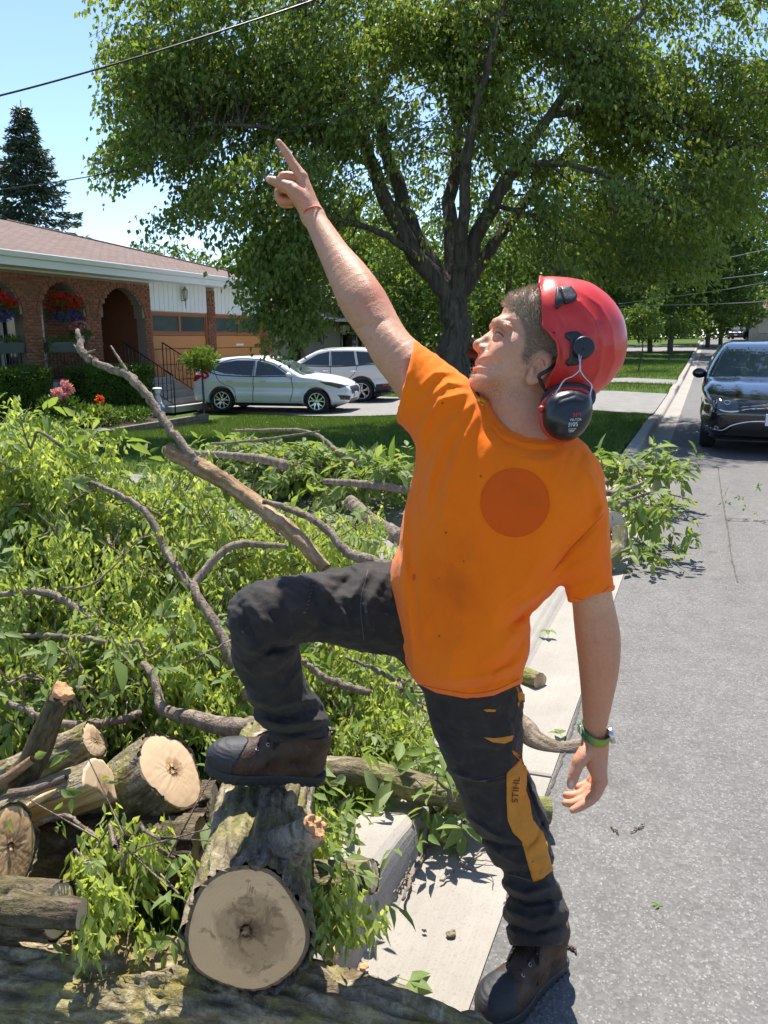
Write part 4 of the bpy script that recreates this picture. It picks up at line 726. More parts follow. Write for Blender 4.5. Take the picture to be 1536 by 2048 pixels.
# crown: anchors for leafy shoots, clumped, thin where the photo looks through to the limbs
CROWN = [(900, 30, 14.4, 5.9, 5.0, 3.4, 4.6), (330, 250, 12.6, 1.15, 1.6, 1.4, 0.9), (390, 90, 13.2, 1.7, 1.2, 2.0, 0.8), (540, 420, 12.2, 1.15, 0.9, 1.4, 0.48), (585, 560, 12.0, 0.66, 1.0, 0.9, 0.34), (1380, 330, 12.8, 2.0, 1.7, 1.8, 0.8), (1190, 460, 12.2, 1.7, 0.8, 1.1, 0.45), (1450, 120, 13.4, 2.4, 2.4, 1.9, 1.0), (700, 150, 12.9, 2.2, 1.6, 1.3, 0.9), (1060, 130, 12.8, 2.4, 1.8, 1.3, 1.0), (1080, 360, 12.6, 1.3, 1.0, 1.0, 0.5)]
ANC = []
for (px, py, d, rx, ry, rz, wgt) in CROWN:
    n = int(1150 * wgt); U = rand_dirs(rt, n) * (rt.random((n, 1)) ** 0.30); ANC.append(cc(px, py, d) + U * np.array([rx, ry, rz]))
ANC = np.vstack(ANC); apx, apy = 768 + F * ANC[:, 0] / ANC[:, 2], 1024 - F * ANC[:, 1] / ANC[:, 2]
W_ = c2w(ANC); cl = fbm(W_ * 1.05, 2)
keep = (cl > -0.01) & ~((apx > 640) & (apx < 1090) & (apy > 320) & (ANC[:, 2] < 13.9) & (rt.random(len(ANC)) < 0.85)) & (apy < 665) & (W_[:, 2] > 1.5) & ~((apx > 640) & (apx < 1120) & (apy > 470) & (rt.random(len(ANC)) < 0.8))
edge = np.interp(apy, [-400, 60, 100, 250, 300, 430, 520, 700], [150, 215, 225, 235, 205, 300, 420, 470]); keep &= apx > edge
keep &= ~((apx > 1430) & (apy > 430)); ANC = W_[keep]; nA = len(ANC)
out = unit((ANC - (TB + np.array([0, 0, 5.0]))) * np.array([1, 1, 0.25])); SH = 0.75 * rt.uniform(0.6, 1.25, (nA, 1)); T0 = ANC - out * SH * 0.5; 
LC = []; LD = []; LN = []; tws = []
K = 20
for k in range(K):
    t = (k + rt.random((nA, 1))) / K; p = T0 + out * SH * t + np.array([0, 0, -1.0]) * (SH * 0.55 * t ** 2) + rt.normal(0, 0.07, (nA, 3)); LC.append(p); d = out * 0.35 + rt.normal(0, 0.5, (nA, 3)) + np.array([0, 0, -0.85]); LD.append(unit(d)); LN.append(unit(rt.normal(0, 0.6, (nA, 3)) + np.array([0, 0, 0.7])))
LC = np.vstack(LC); LD = np.vstack(LD); LN = np.vstack(LN); n = len(LC)
leaf_obj('crown', tree, LC, LD, LN, rt.uniform(0.07, 0.12, n), rt.uniform(0.048, 0.080, n), M['linden'], rt, TB)
b_ = rt.random(n) < 0.34; nb_ = int(b_.sum()); leaf_obj('bracts', tree, LC[b_] + rt.normal(0, 0.03, (nb_, 3)), unit(rt.normal(0, 0.3, (nb_, 3)) + [0, 0, -1]), rand_dirs(rt, nb_), rt.uniform(0.07, 0.11, nb_), rt.uniform(0.02, 0.032, nb_), M['bract'], rt, TB)
tw = MB(); lp = np.vstack(LP)
sel = rt.choice(nA, min(nA, 1300), replace=False)
for i in sel:
    a = T0[i]; q = lp[np.argmin(((lp - a) ** 2).sum(1))]; m_ = (a + q) / 2 + rt.normal(0, 0.12, 3) + [0, 0, 0.08]; tip = T0[i] + out[i] * SH[i] - np.array([0, 0, 0.5]) * SH[i]
    if np.linalg.norm(a - q) < 1.1: tw.tube([q, m_, a, tip], [0.018, 0.012, 0.008, 0.003], 3, False)
    else: tw.tube([a - out[i] * 0.3, a, tip], [0.009, 0.007, 0.003], 3, False)
tw.v = [tuple(np.array(p) - TB) for p in tw.v]; tag(tw.build('twigs', M['tree_bark'], tree), kind='stuff')
# ---------------------------------------------------------------- other trees: trunk, limbs and a leafy crown each
def broad_tree(name, label, px, py_base, d, h, crown, nleaf, ls, m, seed, group=None, trunk_r=0.2, z0=None, clump=0.9):
    r = np.random.default_rng(seed); B = at(px, py_base, d); B[2] = float(lawn_z(B[0], B[1])) if z0 is None else z0
    root = empty(name, B, 0, label, 'tree', group); top = B + [0, 0, h * 0.62]
    limb_obj(root, B, [B - [0, 0, 0.2], B + [r.normal(0, 0.1), r.normal(0, 0.1), h * 0.25], top], trunk_r, trunk_r * 0.5, 'trunk', 8, k=10, seed=seed)
    C = []
    for (dx, dz, rx, rz) in crown:
        n = int(nleaf * rx * rz); U = rand_dirs(r, n) * (r.random((n, 1)) ** 0.33); ctr = B + _r * dx + [0, 0, dz]; C.append(ctr + U * np.array([rx, rx, rz]))
        e = ctr + r.normal(0, rx * 0.15, 3); limb_obj(root, B, [B + [0, 0, h * 0.3], (B + [0, 0, h * 0.35] + e) / 2 + r.normal(0, 0.1, 3), e], trunk_r * 0.4, 0.02, 'limb', 6, k=8, seed=seed + 1)
    C = np.vstack(C); keep = fbm(C * clump, 2) > r.uniform(-0.22, -0.02, len(C)); C = C[keep]; n = len(C); D = unit(r.normal(0, 0.7, (n, 3)) + [0, 0, -0.5]); N = unit(r.normal(0, 0.7, (n, 3)) + [0, 0, 0.6])
    leaf_obj('crown', root, C, D, N, ls * r.uniform(0.7, 1.3, n), ls * 0.75 * r.uniform(0.7, 1.3, n), M[m], r, B); return root
BG = 'background trees along the street'
broad_tree('maple_tree', 'mid green tree behind the beige house, left of the big trunk', 700, 740, 40, 9, [(-1.0, 4.5, 3.2, 3.0), (1.8, 4.0, 2.6, 2.4), (0.5, 6.5, 3, 2.2)], 620, 0.24, 'maple_far', 31, BG)
broad_tree('maple_tree', 'mid green tree seen between the big trunk and the raised arm', 830, 740, 32, 7, [(-0.6, 3.8, 2.2, 2.2), (0.8, 3.0, 1.8, 1.6), (0, 5.2, 2.2, 1.6)], 760, 0.20, 'maple_far', 32, BG)
broad_tree('maple_tree', 'mid green tree just right of the big trunk, behind the helmet', 1010, 735, 34, 8, [(-1.0, 4.2, 2.2, 2.4), (1.3, 4.0, 2.4, 2.2), (0.2, 5.8, 2.4, 1.8), (0, 2.2, 1.8, 1.4)], 760, 0.20, 'maple_far', 33, BG)
broad_tree('maple_tree', 'dark tall tree on the left side of the far street', 1180, 725, 46, 12, [(0, 5, 3.6, 3.2), (2.6, 6, 3.2, 3.2), (-2.4, 5.0, 3.0, 3.0), (0.5, 9, 3.6, 3)], 430, 0.28, 'dark_tree', 34, BG)
broad_tree('maple_tree', 'large dark tree leaning over the street, above the black sedan', 1340, 715, 52, 13, [(0, 6, 4.0, 3.6), (3.0, 7.0, 3.2, 3.0), (-2.5, 5.5, 3.2, 3.2), (0.5, 10, 3.6, 2.6), (3.6, 4.2, 2.0, 1.8)], 400, 0.30, 'dark_tree', 35, BG)
broad_tree('maple_tree', 'farther dark tree at the right end of the street row', 1440, 700, 72, 13, [(0, 6, 4.2, 4.0), (2.0, 9, 3.4, 2.6), (-3, 5, 3.4, 3.4)], 330, 0.36, 'dark_tree', 36, BG)
broad_tree('maple_tree', 'small far tree with a bare trunk before the far house', 1497, 690, 88, 8, [(-0.5, 5.0, 3.4, 2.0), (2.5, 5.6, 2.6, 1.8)], 330, 0.36, 'dark_tree', 37, BG, trunk_r=0.35)
broad_tree('maple_tree', 'far trees closing the street on the left', 1230, 700, 95, 11, [(-6, 5, 5, 4.6), (0, 5, 5, 4.4), (6, 4.5, 4.5, 4)], 200, 0.5, 'dark_tree', 41, BG)
broad_tree('maple_tree', 'far tree filling the gap behind the beige house roof', 620, 700, 62, 11, [(-4, 5, 4, 4), (1, 6, 4, 4.2), (6, 5, 4, 4)], 260, 0.4, 'maple_far', 42, BG)
broad_tree('maple_tree', 'far tree in the gap behind the helmet', 950, 700, 70, 11, [(-5, 4.5, 4.4, 4.4), (1, 5, 4.4, 4.4), (7, 5, 4.4, 4.4), (12, 5, 4.4, 4.6)], 230, 0.42, 'maple_far', 43, BG)
broad_tree('maple_tree', 'mid green tree with low crown closing the street, left of the sedan roof', 1415, 695, 66, 10, [(0, 4.0, 3.6, 3.4), (2.4, 3.4, 2.4, 2.2), (-2.6, 3.2, 2.6, 2.4), (0, 7, 3, 2.4)], 330, 0.32, 'maple_far', 45, BG)
broad_tree('maple_tree', 'leafy tree between the two slim young trees', 1300, 705, 56, 9, [(0, 3.4, 3.0, 2.8), (2.4, 3.0, 2.2, 2.0), (-2.2, 3.4, 2.4, 2.2)], 420, 0.28, 'maple_far', 47, BG)
broad_tree('young_tree', 'slim young tree with pale leaves right of the helmet', 1275, 742, 34, 3.8, [(0, 2.9, 0.85, 0.95), (0.25, 1.9, 0.8, 0.6), (-0.4, 2.2, 0.6, 0.6)], 1500, 0.14, 'light_tree', 38, BG, trunk_r=0.035)
broad_tree('young_tree', 'second slim young tree with pale leaves, farther back', 1338, 717, 44, 3.6, [(0, 2.2, 1.1, 1.0), (0.6, 1.7, 0.7, 0.5), (-0.8, 1.8, 0.7, 0.6)], 1100, 0.15, 'light_tree', 39, BG, trunk_r=0.035)
broad_tree('maple_tree', 'pale green tree top showing above the brick house roof', 335, 720, 44, 8, [(-0.4, 6.0, 1.5, 1.1), (1.2, 5.7, 1.5, 1.0), (0.2, 5.0, 2.0, 1.0)], 700, 0.20, 'light_tree', 40, BG)
broad_tree('maple_tree', 'bright green tree at the far left, beside the spruce', -10, 720, 42, 11, [(0, 8.0, 2.0, 2.0), (0.2, 5.5, 2.6, 2.2)], 560, 0.22, 'maple_far', 44, BG)
# the wooded horizon at the end of the street
r = np.random.default_rng(77); C = []
for x in np.arange(-150, 120, 7.0):
    n = 620; U = rand_dirs(r, n) * r.random((n, 1)) ** 0.3; c = np.array([x + r.normal(0, 2), 165 + r.normal(0, 8) , 1.5 + r.uniform(3.5, 6)]); C.append(c + U * [r.uniform(5, 8), 5, r.uniform(4.5, 7)])
C = np.vstack(C); n = len(C); leaf_obj('far_woods', None, C, unit(r.normal(0, 0.7, (n, 3)) + [0, 0, -0.4]), rand_dirs(r, n), r.uniform(0.7, 1.2, n), r.uniform(0.6, 0.9, n), M['dark_tree'], r, label='distant wooded horizon closing the end of the street')['category'] = 'woods'
# spruce
r = np.random.default_rng(50); SB = at(92, 735, 42); SB[2] = 0.0; sp = empty('spruce_tree', SB, 0, 'tall dark blue green spruce rising behind the brick house', 'tree'); SHt = 13.3
limb_obj(sp, SB, [SB, SB + [0, 0, SHt * 0.5], SB + [0, 0, SHt]], 0.25, 0.02, 'trunk', 7, k=8); C = []; D = []
for i in range(230):
    t = r.random() ** 0.8; z = 2 + (SHt - 2.2) * t; L = (1 - t) ** 0.85 * 4.1 * r.uniform(0.65, 1.12) + 0.12; a = r.uniform(0, 2 * np.pi); d = np.array([np.cos(a), np.sin(a), 0]); n = int(26 + 70 * L / 3.6 * 2); s = r.random(n) ** 0.75
    p = SB + [0, 0, z] + d * L * s[:, None] + np.array([0, 0, 1]) * (0.25 * L * s ** 2 - 0.35 * L * s)[:, None]; w = 0.16 + 0.22 * L * (1 - s) * 0.4; p += np.cross(d, [0, 0, 1]) * (r.normal(0, 1, n) * w)[:, None] + np.array([0, 0, -1]) * (np.abs(r.normal(0, 0.10, n)))[:, None]; C.append(p); D.append(unit(d * 0.8 + r.normal(0, 0.4, (n, 3)) + [0, 0, -0.25]))
C = np.vstack(C); D = np.vstack(D); n = len(C); leaf_obj('crown', sp, C, D, rand_dirs(r, n), r.uniform(0.20, 0.36, n), r.uniform(0.06, 0.11, n), M['spruce'], r, SB)
# ---------------------------------------------------------------- clipped hedges and the front bed
def hedge(px0, px1, pyt, X, label, seed):
    r = np.random.default_rng(seed); a = onx(px0, pyt, X); b = onx(px1, pyt, X); z0 = GZ; zt = (a[2] + b[2]) / 2; y0, y1 = a[1], b[1]; dx = 0.75; base = np.array([X - dx / 2, (y0 + y1) / 2, z0])
    root = empty('clipped_hedge', base, 0, label, 'hedge', 'clipped hedges before the porch'); MB().box(-dx / 2 + 0.1, dx / 2 - 0.1, (y0 - y1) / 2 + 0.1, (y1 - y0) / 2 - 0.1, 0, zt - z0 - 0.1).build('stems', M['hedge_core'], root)
    n = 15000; f = r.random(n); P = np.column_stack([r.uniform(X - dx, X, n), r.uniform(y0, y1, n), r.uniform(z0, zt, n)]); k = f < 0.42; P[k, 0] = X; k = (f >= 0.42) & (f < 0.75); P[k, 2] = zt; k = f >= 0.75; P[k, 1] = np.where(r.random(k.sum()) < 0.5, y0, y1); P += r.normal(0, 0.035, P.shape) + 0.10 * fbm(P * 3.1, 2)[:, None] * np.array([1, 1, 1])
    leaf_obj('foliage', root, P, unit(r.normal(0, 0.8, (n, 3)) + [0.2, 0, 0.4]), rand_dirs(r, n), r.uniform(0.035, 0.065, n), r.uniform(0.02, 0.04, n), M['hedge'], r, base)
hedge(-60, 100, 742, -13.35, 'clipped green hedge at the far left edge, under the first arch', 61); hedge(176, 304, 736, -13.35, 'clipped green hedge between the porch and the steps', 62)
def bush(name, label, px, py, X, w, h, nl, ls, m, seed, flowers=(), cat='plant', group=None, z0=GZ):
    r = np.random.default_rng(seed); B = onx(px, py, X); B[2] = z0; root = empty(name, B, 0, label, cat, group); n = nl; U = rand_dirs(r, n) * r.random((n, 1)) ** 0.4; P = B + U * [w, w, h * 0.5] + [0, 0, h * 0.5]
    leaf_obj('foliage', root, P, unit(U * 0.5 + r.normal(0, 0.5, (n, 3)) + [0, 0, 0.35]), rand_dirs(r, n), ls * r.uniform(0.7, 1.3, n), ls * 0.4 * r.uniform(0.7, 1.3, n), M[m], r, B)
    st = MB(); [st.tube([(0, 0, 0), (U[i, 0] * w * 0.5, U[i, 1] * w * 0.5, h * 0.4), (U[i, 0] * w * 0.8, U[i, 1] * w * 0.8, h * (0.5 + 0.4 * U[i, 2]))], [0.008, 0.006, 0.003], 4, False) for i in range(14)]; tag(st.build('stems', M['tree_bark'], root), kind='stuff')
    for (fx, fz, rad, fm, nf) in flowers:
        c = B + [0.3 * w, fx, fz]; U = rand_dirs(r, nf); leaf_obj('flower', root, c + U * rad * 0.5, unit(U + r.normal(0, 0.4, (nf, 3))), rand_dirs(r, nf), rad * r.uniform(0.5, 0.9, nf), rad * r.uniform(0.5, 0.8, nf), M[fm], r, B, kind=None)
    return root
bush('peony_bush', 'leafy bush with pink blooms between the two hedges', 122, 820, -12.9, 0.55, 0.75, 900, 0.13, 'hedge', 71, [(-0.22, 0.80, 0.13, 'pink_flower', 70), (0.10, 0.88, 0.12, 'pink_flower', 70), (-0.05, 0.70, 0.10, 'pink_flower', 60), (0.02, 1.0, 0.09, 'pink_flower', 50)])
bush('lily_clump', 'low garden plants with one orange bloom before the second hedge', 190, 835, -12.7, 0.6, 0.45, 900, 0.14, 'light_tree', 72, [(0.0, 0.62, 0.10, 'orange_flower', 40)])
bush('garden_plant', 'pale low leafy plants at the left end of the front bed', 60, 850, -12.2, 0.8, 0.4, 900, 0.12, 'light_tree', 73); bush('garden_plant', 'low leafy plants beside the timber edging near the steps', 255, 838, -12.6, 0.6, 0.35, 700, 0.11, 'hedge', 74)
bush('climbing_vine', 'thin vine with sparse leaves climbing the brick pier between arches', 100, 760, HX + 0.12, 0.22, 1.5, 170, 0.08, 'dark_tree', 75, z0=0.1)
tb = empty('timber_edging', (-11.8, 13.5, GZ), 0, 'weathered timber edging along the front garden bed', 'edging'); M['timber'] = bark_mat('weathered_timber', (0.13, 0.105, 0.08), (0.24, 0.20, 0.16), mossamt=0.0)
A_, B_ = gnd(95, 893, GZ + 0.05), gnd(415, 838, GZ + 0.05)
for k in range(3):
    for lv in range(2):
        u = A_ + (B_ - A_) * (k / 3 + 0.004 + lv * 0.02); v = A_ + (B_ - A_) * ((k + 1) / 3 - 0.004); d = unit(v - u); s = np.array([-d[1], d[0], 0]) * 0.06; z = GZ - 0.06 + lv * 0.125; mb = MB(); O = np.array([-11.8, 13.5, GZ])
        V = [u - s, u + s, v + s, v - s]; mb.add([np.array([p[0], p[1], zz]) - O for zz in (z, z + 0.12) for p in V], [(0, 3, 2, 1), (4, 5, 6, 7), (0, 1, 5, 4), (1, 2, 6, 5), (2, 3, 7, 6), (3, 0, 4, 7)]); mb.build('timber', M['timber'], tb, bevel=0.01)
bedm = MB(); O = np.array([-14, 13, 0.0]); bedm.add([(A_[0], A_[1], GZ + 0.02), (B_[0], B_[1], GZ + 0.02), (HX + 0.02, B_[1] + 0.4, GZ + 0.03), (HX + 0.02, 10.0, GZ + 0.03), (A_[0] - 1, 9.5, GZ + 0.02)], [(0, 1, 2, 3, 4)]); tag(bedm.build('garden_bed', M['soil']), kind='structure')
# little standard tree by the drive
r = np.random.default_rng(81); B = gnd(408, 838, GZ); B[2] = GZ; st = empty('topiary_tree', B, 0, 'little ball-topped standard tree by the handrail and silver car', 'tree'); limb_obj(st, B, [B, B + [0.02, 0, 0.6], B + [0, 0.03, 1.25]], 0.035, 0.022, 'trunk', 7, k=8)
n = 2600; U = rand_dirs(r, n) * r.random((n, 1)) ** 0.45; P = B + [0, 0, 1.42] + U * [0.46, 0.46, 0.30] + 0.15 * fbm(U * 2.5 + 4, 2)[:, None]; leaf_obj('crown', st, P, unit(U + r.normal(0, 0.5, (n, 3)) + [0, 0, 0.4]), rand_dirs(r, n), r.uniform(0.05, 0.09, n), r.uniform(0.025, 0.05, n), M['light_tree'], r, B)
for k in range(7): e = P[k * 40] ; limb_obj(st, B, [B + [0, 0, 1.15], (B + [0, 0, 1.2] + e) / 2, e], 0.014, 0.005, 'limb', 5, k=5)
U = rand_dirs(r, 60); leaf_obj('red_bloom', st, B + [0.12, -0.05, 1.08] + U * 0.05, U, rand_dirs(r, 60), np.full(60, 0.07), np.full(60, 0.06), M['red_flower'], r, B, kind=None)
# hanging baskets and pots on the porch
def basket(y, z, label, seed):
    r = np.random.default_rng(seed); B = np.array([HX - 0.05, y, z - 0.32]); root = empty('hanging_basket', B, 0, label, 'basket', 'hanging flower baskets in the arches'); mb = MB(); mb.tube([(0, 0, -0.06), (0, 0, 0.04), (0, 0, 0.14)], [0.08, 0.17, 0.20], 12); mb.build('pot', M['planter'], root, smooth=True)
    for a in (0, 2.1, 4.2): MB().tube([(0.19 * math.cos(a), 0.19 * math.sin(a), 0.13), (0, 0, 0.85)], 0.004, 4).build('chain', M['iron'], root)
    for m, n, c, rad, s in (('red_flower', 620, (0.04, 0, 0.34), (0.28, 0.40, 0.20), 0.075), ('blue_flower', 560, (0.05, 0, 0.08), (0.27, 0.37, 0.13), 0.045), ('hedge', 620, (0, 0, 0.22), (0.30, 0.42, 0.26), 0.08)):
        U = rand_dirs(r, n) * r.random((n, 1)) ** 0.3; P = B + np.array(c) + U * np.array(rad) + 0.2 * fbm(U * 3 + seed, 2)[:, None] * np.array([0.6, 1, 0.6]); leaf_obj('blossoms' if 'flower' in m else 'foliage', root, P, unit(U + r.normal(0, 0.6, (n, 3))), rand_dirs(r, n), s * r.uniform(0.7, 1.3, n), s * 0.8 * r.uniform(0.7, 1.3, n), M[m], r, B)
basket(12.98, 2.28, 'hanging basket of red and blue flowers in the leftmost arch', 91); basket(14.92, 2.32, 'hanging basket of red and blue flowers in the middle arch', 92)
for i, (y0, y1) in enumerate(((12.6, 13.55), (14.25, 15.2))):
    B = np.array([HX - 0.03, (y0 + y1) / 2, PZ + 0.86]); root = empty('rail_planter', B, 0, ('dark green planter box on the porch rail in the leftmost arch', 'dark green planter box on the porch rail in the middle arch')[i], 'planter', 'planter boxes on the porch rail'); w = (y1 - y0) / 2
    mb = MB(); mb.add([(-0.08, -w * 0.95, -0.12), (0.08, -w * 0.95, -0.12), (0.08, w * 0.95, -0.12), (-0.08, w * 0.95, -0.12), (-0.11, -w, 0.12), (0.11, -w, 0.12), (0.11, w, 0.12), (-0.11, w, 0.12)], [(0, 3, 2, 1), (4, 5, 6, 7), (0, 1, 5, 4), (1, 2, 6, 5), (2, 3, 7, 6), (3, 0, 4, 7)]); mb.build('box', M['planter'], root, bevel=0.01); n = 200; r = np.random.default_rng(95 + i); U = r.uniform(-1, 1, (n, 3)); leaf_obj('foliage', root, B + U * [0.1, w, 0.08] + [0, 0, 0.18], unit(r.normal(0, 0.6, (n, 3)) + [0, 0, 0.5]), rand_dirs(r, n), r.uniform(0.05, 0.1, n), r.uniform(0.02, 0.05, n), M['maple_far'], r, B)
B = np.array([HX - 0.12, 15.5, PZ + 0.92]); fp = empty('flower_pot', B, 0, 'white pot of pale pink flowers on the porch rail', 'flower pot'); MB().tube([(0, 0, 0), (0, 0, 0.10), (0, 0, 0.22)], [0.07, 0.10, 0.12], 12).build('pot', M['white_paint'], fp, smooth=True); r = np.random.default_rng(99); n = 300; U = rand_dirs(r, n)
leaf_obj('blossoms', fp, B + [0, 0, 0.42] + U * [0.2, 0.22, 0.13], unit(U + r.normal(0, 0.5, (n, 3))), rand_dirs(r, n), np.full(n, 0.06), np.full(n, 0.05), M['pink_flower'], r, B); leaf_obj('foliage', fp, B + [0, 0, 0.28] + U * [0.2, 0.22, 0.14], unit(U + r.normal(0, 0.5, (n, 3))), rand_dirs(r, n), np.full(n, 0.08), np.full(n, 0.05), M['maple_far'], r, B)
# garden figure by the steps: child with a bonnet
B = gnd(318, 835, GZ); B[2] = GZ; gf = empty('garden_figurine', B, 0, 'small white and blue garden figurine standing beside the steps', 'figurine'); M['blue_paint'] = plain('blue_glaze', (0.16, 0.28, 0.46), 0.5); M['grey_glaze'] = plain('grey_glaze', (0.50, 0.52, 0.53), 0.6)
def fig(nm, f, lo, hi, m): V, Q = surf(f, lo, hi, 0.016, 1); link(nm, npmesh(nm, V, Q), m, gf)
fig('dress', lambda P: smin(chain(P, [(0, 0, 0.25), (0, 0, 0.55)], [0.13, 0.06]), chain(P, [(0.02, -0.07, 0.52), (0.09, -0.09, 0.36), (0.11, -0.02, 0.34)], [0.035, 0.03, 0.025]), 0.03), (-0.2, -0.2, 0.05), (0.2, 0.2, 0.7), M['grey_glaze']); fig('apron', lambda P: smax(ell(P, (0.02, 0, 0.22), (0.15, 0.15, 0.14)), 0.12 - P[:, 2], 0.02), (-0.2, -0.2, 0.05), (0.2, 0.2, 0.45), M['blue_paint']); fig('head', lambda P: smin(sphere(P, (0.01, 0, 0.66), 0.075), ell(P, (0, 0, 0.72), (0.12, 0.12, 0.035)), 0.03), (-0.2, -0.2, 0.5), (0.2, 0.2, 0.85), M['white_paint']); fig('base', lambda P: rbox(P, (0, 0, 0.06), (0.12, 0.12, 0.07), 0.02), (-0.2, -0.2, -0.05), (0.2, 0.2, 0.2), M['concrete_step'])
# ---------------------------------------------------------------- overhead wires
def cable(pts, r, label, m='iron', sag=0.0):
    P = spline(pts, 60); a = P[0] + unit(P[0] - P[1]) * (22 if m == 'iron' else 4); b = P[-1] + unit(P[-1] - P[-2]) * 22; P = np.vstack([a, P, b]); B = P[0]; mb = MB(); mb.tube(P - B, r, 6); o = mb.build('overhead_wire', M[m], None, smooth=True, loc=B); tag(o, label, 'wire', 'overhead wires')
cable([at(-200, 232, 9.0), at(0, 191, 9.3), at(230, 128, 9.7), at(430, 66, 10.2), at(620, 3, 10.8), at(760, -50, 11.3)], 0.012, 'thick black overhead cable crossing the upper left sky')
cable([at(-150, 402, 11), at(0, 380, 11), at(215, 346, 11.2), at(560, 268, 11.6), at(900, 150, 12.2), at(1270, 3, 13), at(1500, -90, 13.5)], 0.008, 'thin overhead wire running through the big crown to the left')
for y0, y1, lab in ((533, 497, 'topmost of the thin wires right of the big crown'), (562, 545, 'middle thin wire right of the big crown'), (590, 563, 'lower thin wire sloping across the dark street trees'), (606, 601, 'lowest thin wire above the black sedan')): cable([at(1340, y0 + 4, 30), at(1440, (y0 + y1) / 2 + 4, 27), at(1540, y1, 24), at(1640, y1 - 22, 22)], 0.016, lab, 'pewter')
# ================================================================== cut logs, limbs and brush
def cut_mat(name, heart, wood=(0.64, 0.42, 0.24), dark=(0.17, 0.095, 0.05)):
    t = Mt(name); o = t.co(); x, y, z = t.sep(o); xx = t.math('MULTIPLY_ADD', t.noise(6, 3), 0.03, x); rad = t.math('SQRT', t.math('ADD', t.math('MULTIPLY', xx, xx), t.math('MULTIPLY', y, y)))
    w = t.math('SINE', t.math('MULTIPLY', t.math('ADD', rad, t.math('MULTIPLY', t.noise(9, 4), 0.012)), 760.0)); c = t.mix(t.math('MULTIPLY_ADD', w, 0.5, 0.5), tuple(v * 0.96 for v in wood), wood)
    c = t.mix(t.ramp(t.noise(4, 5, 0.6), (0.4, 0), (0.7, 0.5)), c, tuple(v * 0.72 for v in wood))
    q = t.math('DIVIDE', rad, heart); e = t.math('ADD', q, t.math('MULTIPLY_ADD', t.noise(11, 5, 0.7), 1.3, -0.65))
    c = t.mix(t.ramp(e, (0.80, 0.75), (1.0, 0.0)), c, (0.40, 0.25, 0.125)); c = t.mix(t.ramp(e, (0.98, 0.0), (1.06, 0.5), (1.22, 0.0)), c, tuple(min(1, v * 1.22) for v in wood))
    bl = t.math('ADD', t.math('MULTIPLY', t.noise(22, 5, 0.7, dist=1.2), 1.0), t.math('MULTIPLY', e, -0.16)); c = t.mix(t.ramp(bl, (0.40, 0.0), (0.48, 0.65)), c, dark)
    c = t.mix(t.ramp(t.math('MULTIPLY', t.math('ADD', q, t.noise(14, 4, 0.7)), 0.5), (0.33, 0.9), (0.40, 0.0)), c, dark)
    saw = t.noise(60, 2, vec=t.mapping((0.12, 1, 1), (0, 0, 0.5))); c = t.mix(t.math('MULTIPLY', saw, 0.35), c, tuple(v * 0.6 for v in wood))
    t.bump(saw, 0.35, 0.004); return t.done(c, 0.85, spec=0.15)
M['cut_large'] = cut_mat('cut_wood_large', 0.078, (0.80, 0.51, 0.26)); M['cut_small'] = cut_mat('cut_wood_small', 0.034, (0.66, 0.47, 0.29)); M['cut_pale'] = cut_mat('cut_wood_pale', 0.008, (0.68, 0.53, 0.35))
M['bark_grey'] = bark_mat('bark_grey', (0.125, 0.098, 0.066), (0.43, 0.36, 0.265), (0.27, 0.25, 0.075), 0.65, 2.2); M['bark_moss'] = bark_mat('bark_mossy', (0.115, 0.092, 0.058), (0.44, 0.38, 0.275), (0.25, 0.235, 0.06), 0.8, 2.0)
M['bark_dark'] = bark_mat('bark_dark', (0.040, 0.028, 0.020), (0.15, 0.115, 0.085), (0.12, 0.11, 0.04), 0.3, 2.0); M['branch_bark'] = bark_mat('branch_bark', (0.15, 0.112, 0.085), (0.36, 0.29, 0.225), (0.22, 0.20, 0.09), 0.25, 2.5)
M['limb_bark'] = bark_mat('limb_bark', (0.12, 0.10, 0.06), (0.30, 0.255, 0.17), (0.20, 0.21, 0.05), 0.6, 2.5)
for k_, a_ in (('bark_grey', ((0.105, 0.082, 0.055), (0.40, 0.335, 0.245), (0.255, 0.24, 0.070), 0.7, 1.8)), ('bark_moss', ((0.145, 0.108, 0.062), (0.46, 0.385, 0.26), (0.27, 0.235, 0.06), 0.75, 1.9)), ('bark_dark', ((0.060, 0.042, 0.030), (0.21, 0.165, 0.12), (0.16, 0.15, 0.05), 0.4, 1.8)), ('branch_bark', ((0.15, 0.112, 0.085), (0.36, 0.29, 0.225), (0.22, 0.20, 0.09), 0.25, 1.6)), ('limb_bark', ((0.13, 0.105, 0.062), (0.33, 0.28, 0.185), (0.23, 0.24, 0.055), 0.7, 1.4)), ('peeled', ((0.30, 0.185, 0.10), (0.52, 0.37, 0.225), (0.16, 0.10, 0.06), 0.45, 1.2))): M[k_ + '_uv'] = bark_mat(k_ + '_along', *a_, uv=True)
def barkm(k): return M.get(k + '_uv', M[k])
def split_mat():
    t = Mt('split_wood'); n = t.noise(30, 5, 0.65, vec=t.mapping((1, 1, 0.07))); c = t.mix(t.ramp(n, (0.3, 0), (0.7, 1)), (0.42, 0.25, 0.10), (0.74, 0.55, 0.31)); t.bump(n, 0.9, 0.02); return t.done(c, 0.8, spec=0.2)
M['bark_edge'] = plain('bark_edge', (0.20, 0.13, 0.075), 0.9, var=0.45, scale=60, bump=0.6)
M['split'] = split_mat(); M['peeled'] = bark_mat('peeled_wood', (0.30, 0.185, 0.10), (0.50, 0.35, 0.215), (0.16, 0.10, 0.06), 0.45, 2.0); M['torn'] = plain('torn_wood', (0.58, 0.30, 0.14), 0.85, var=0.35, scale=40, bump=0.8)
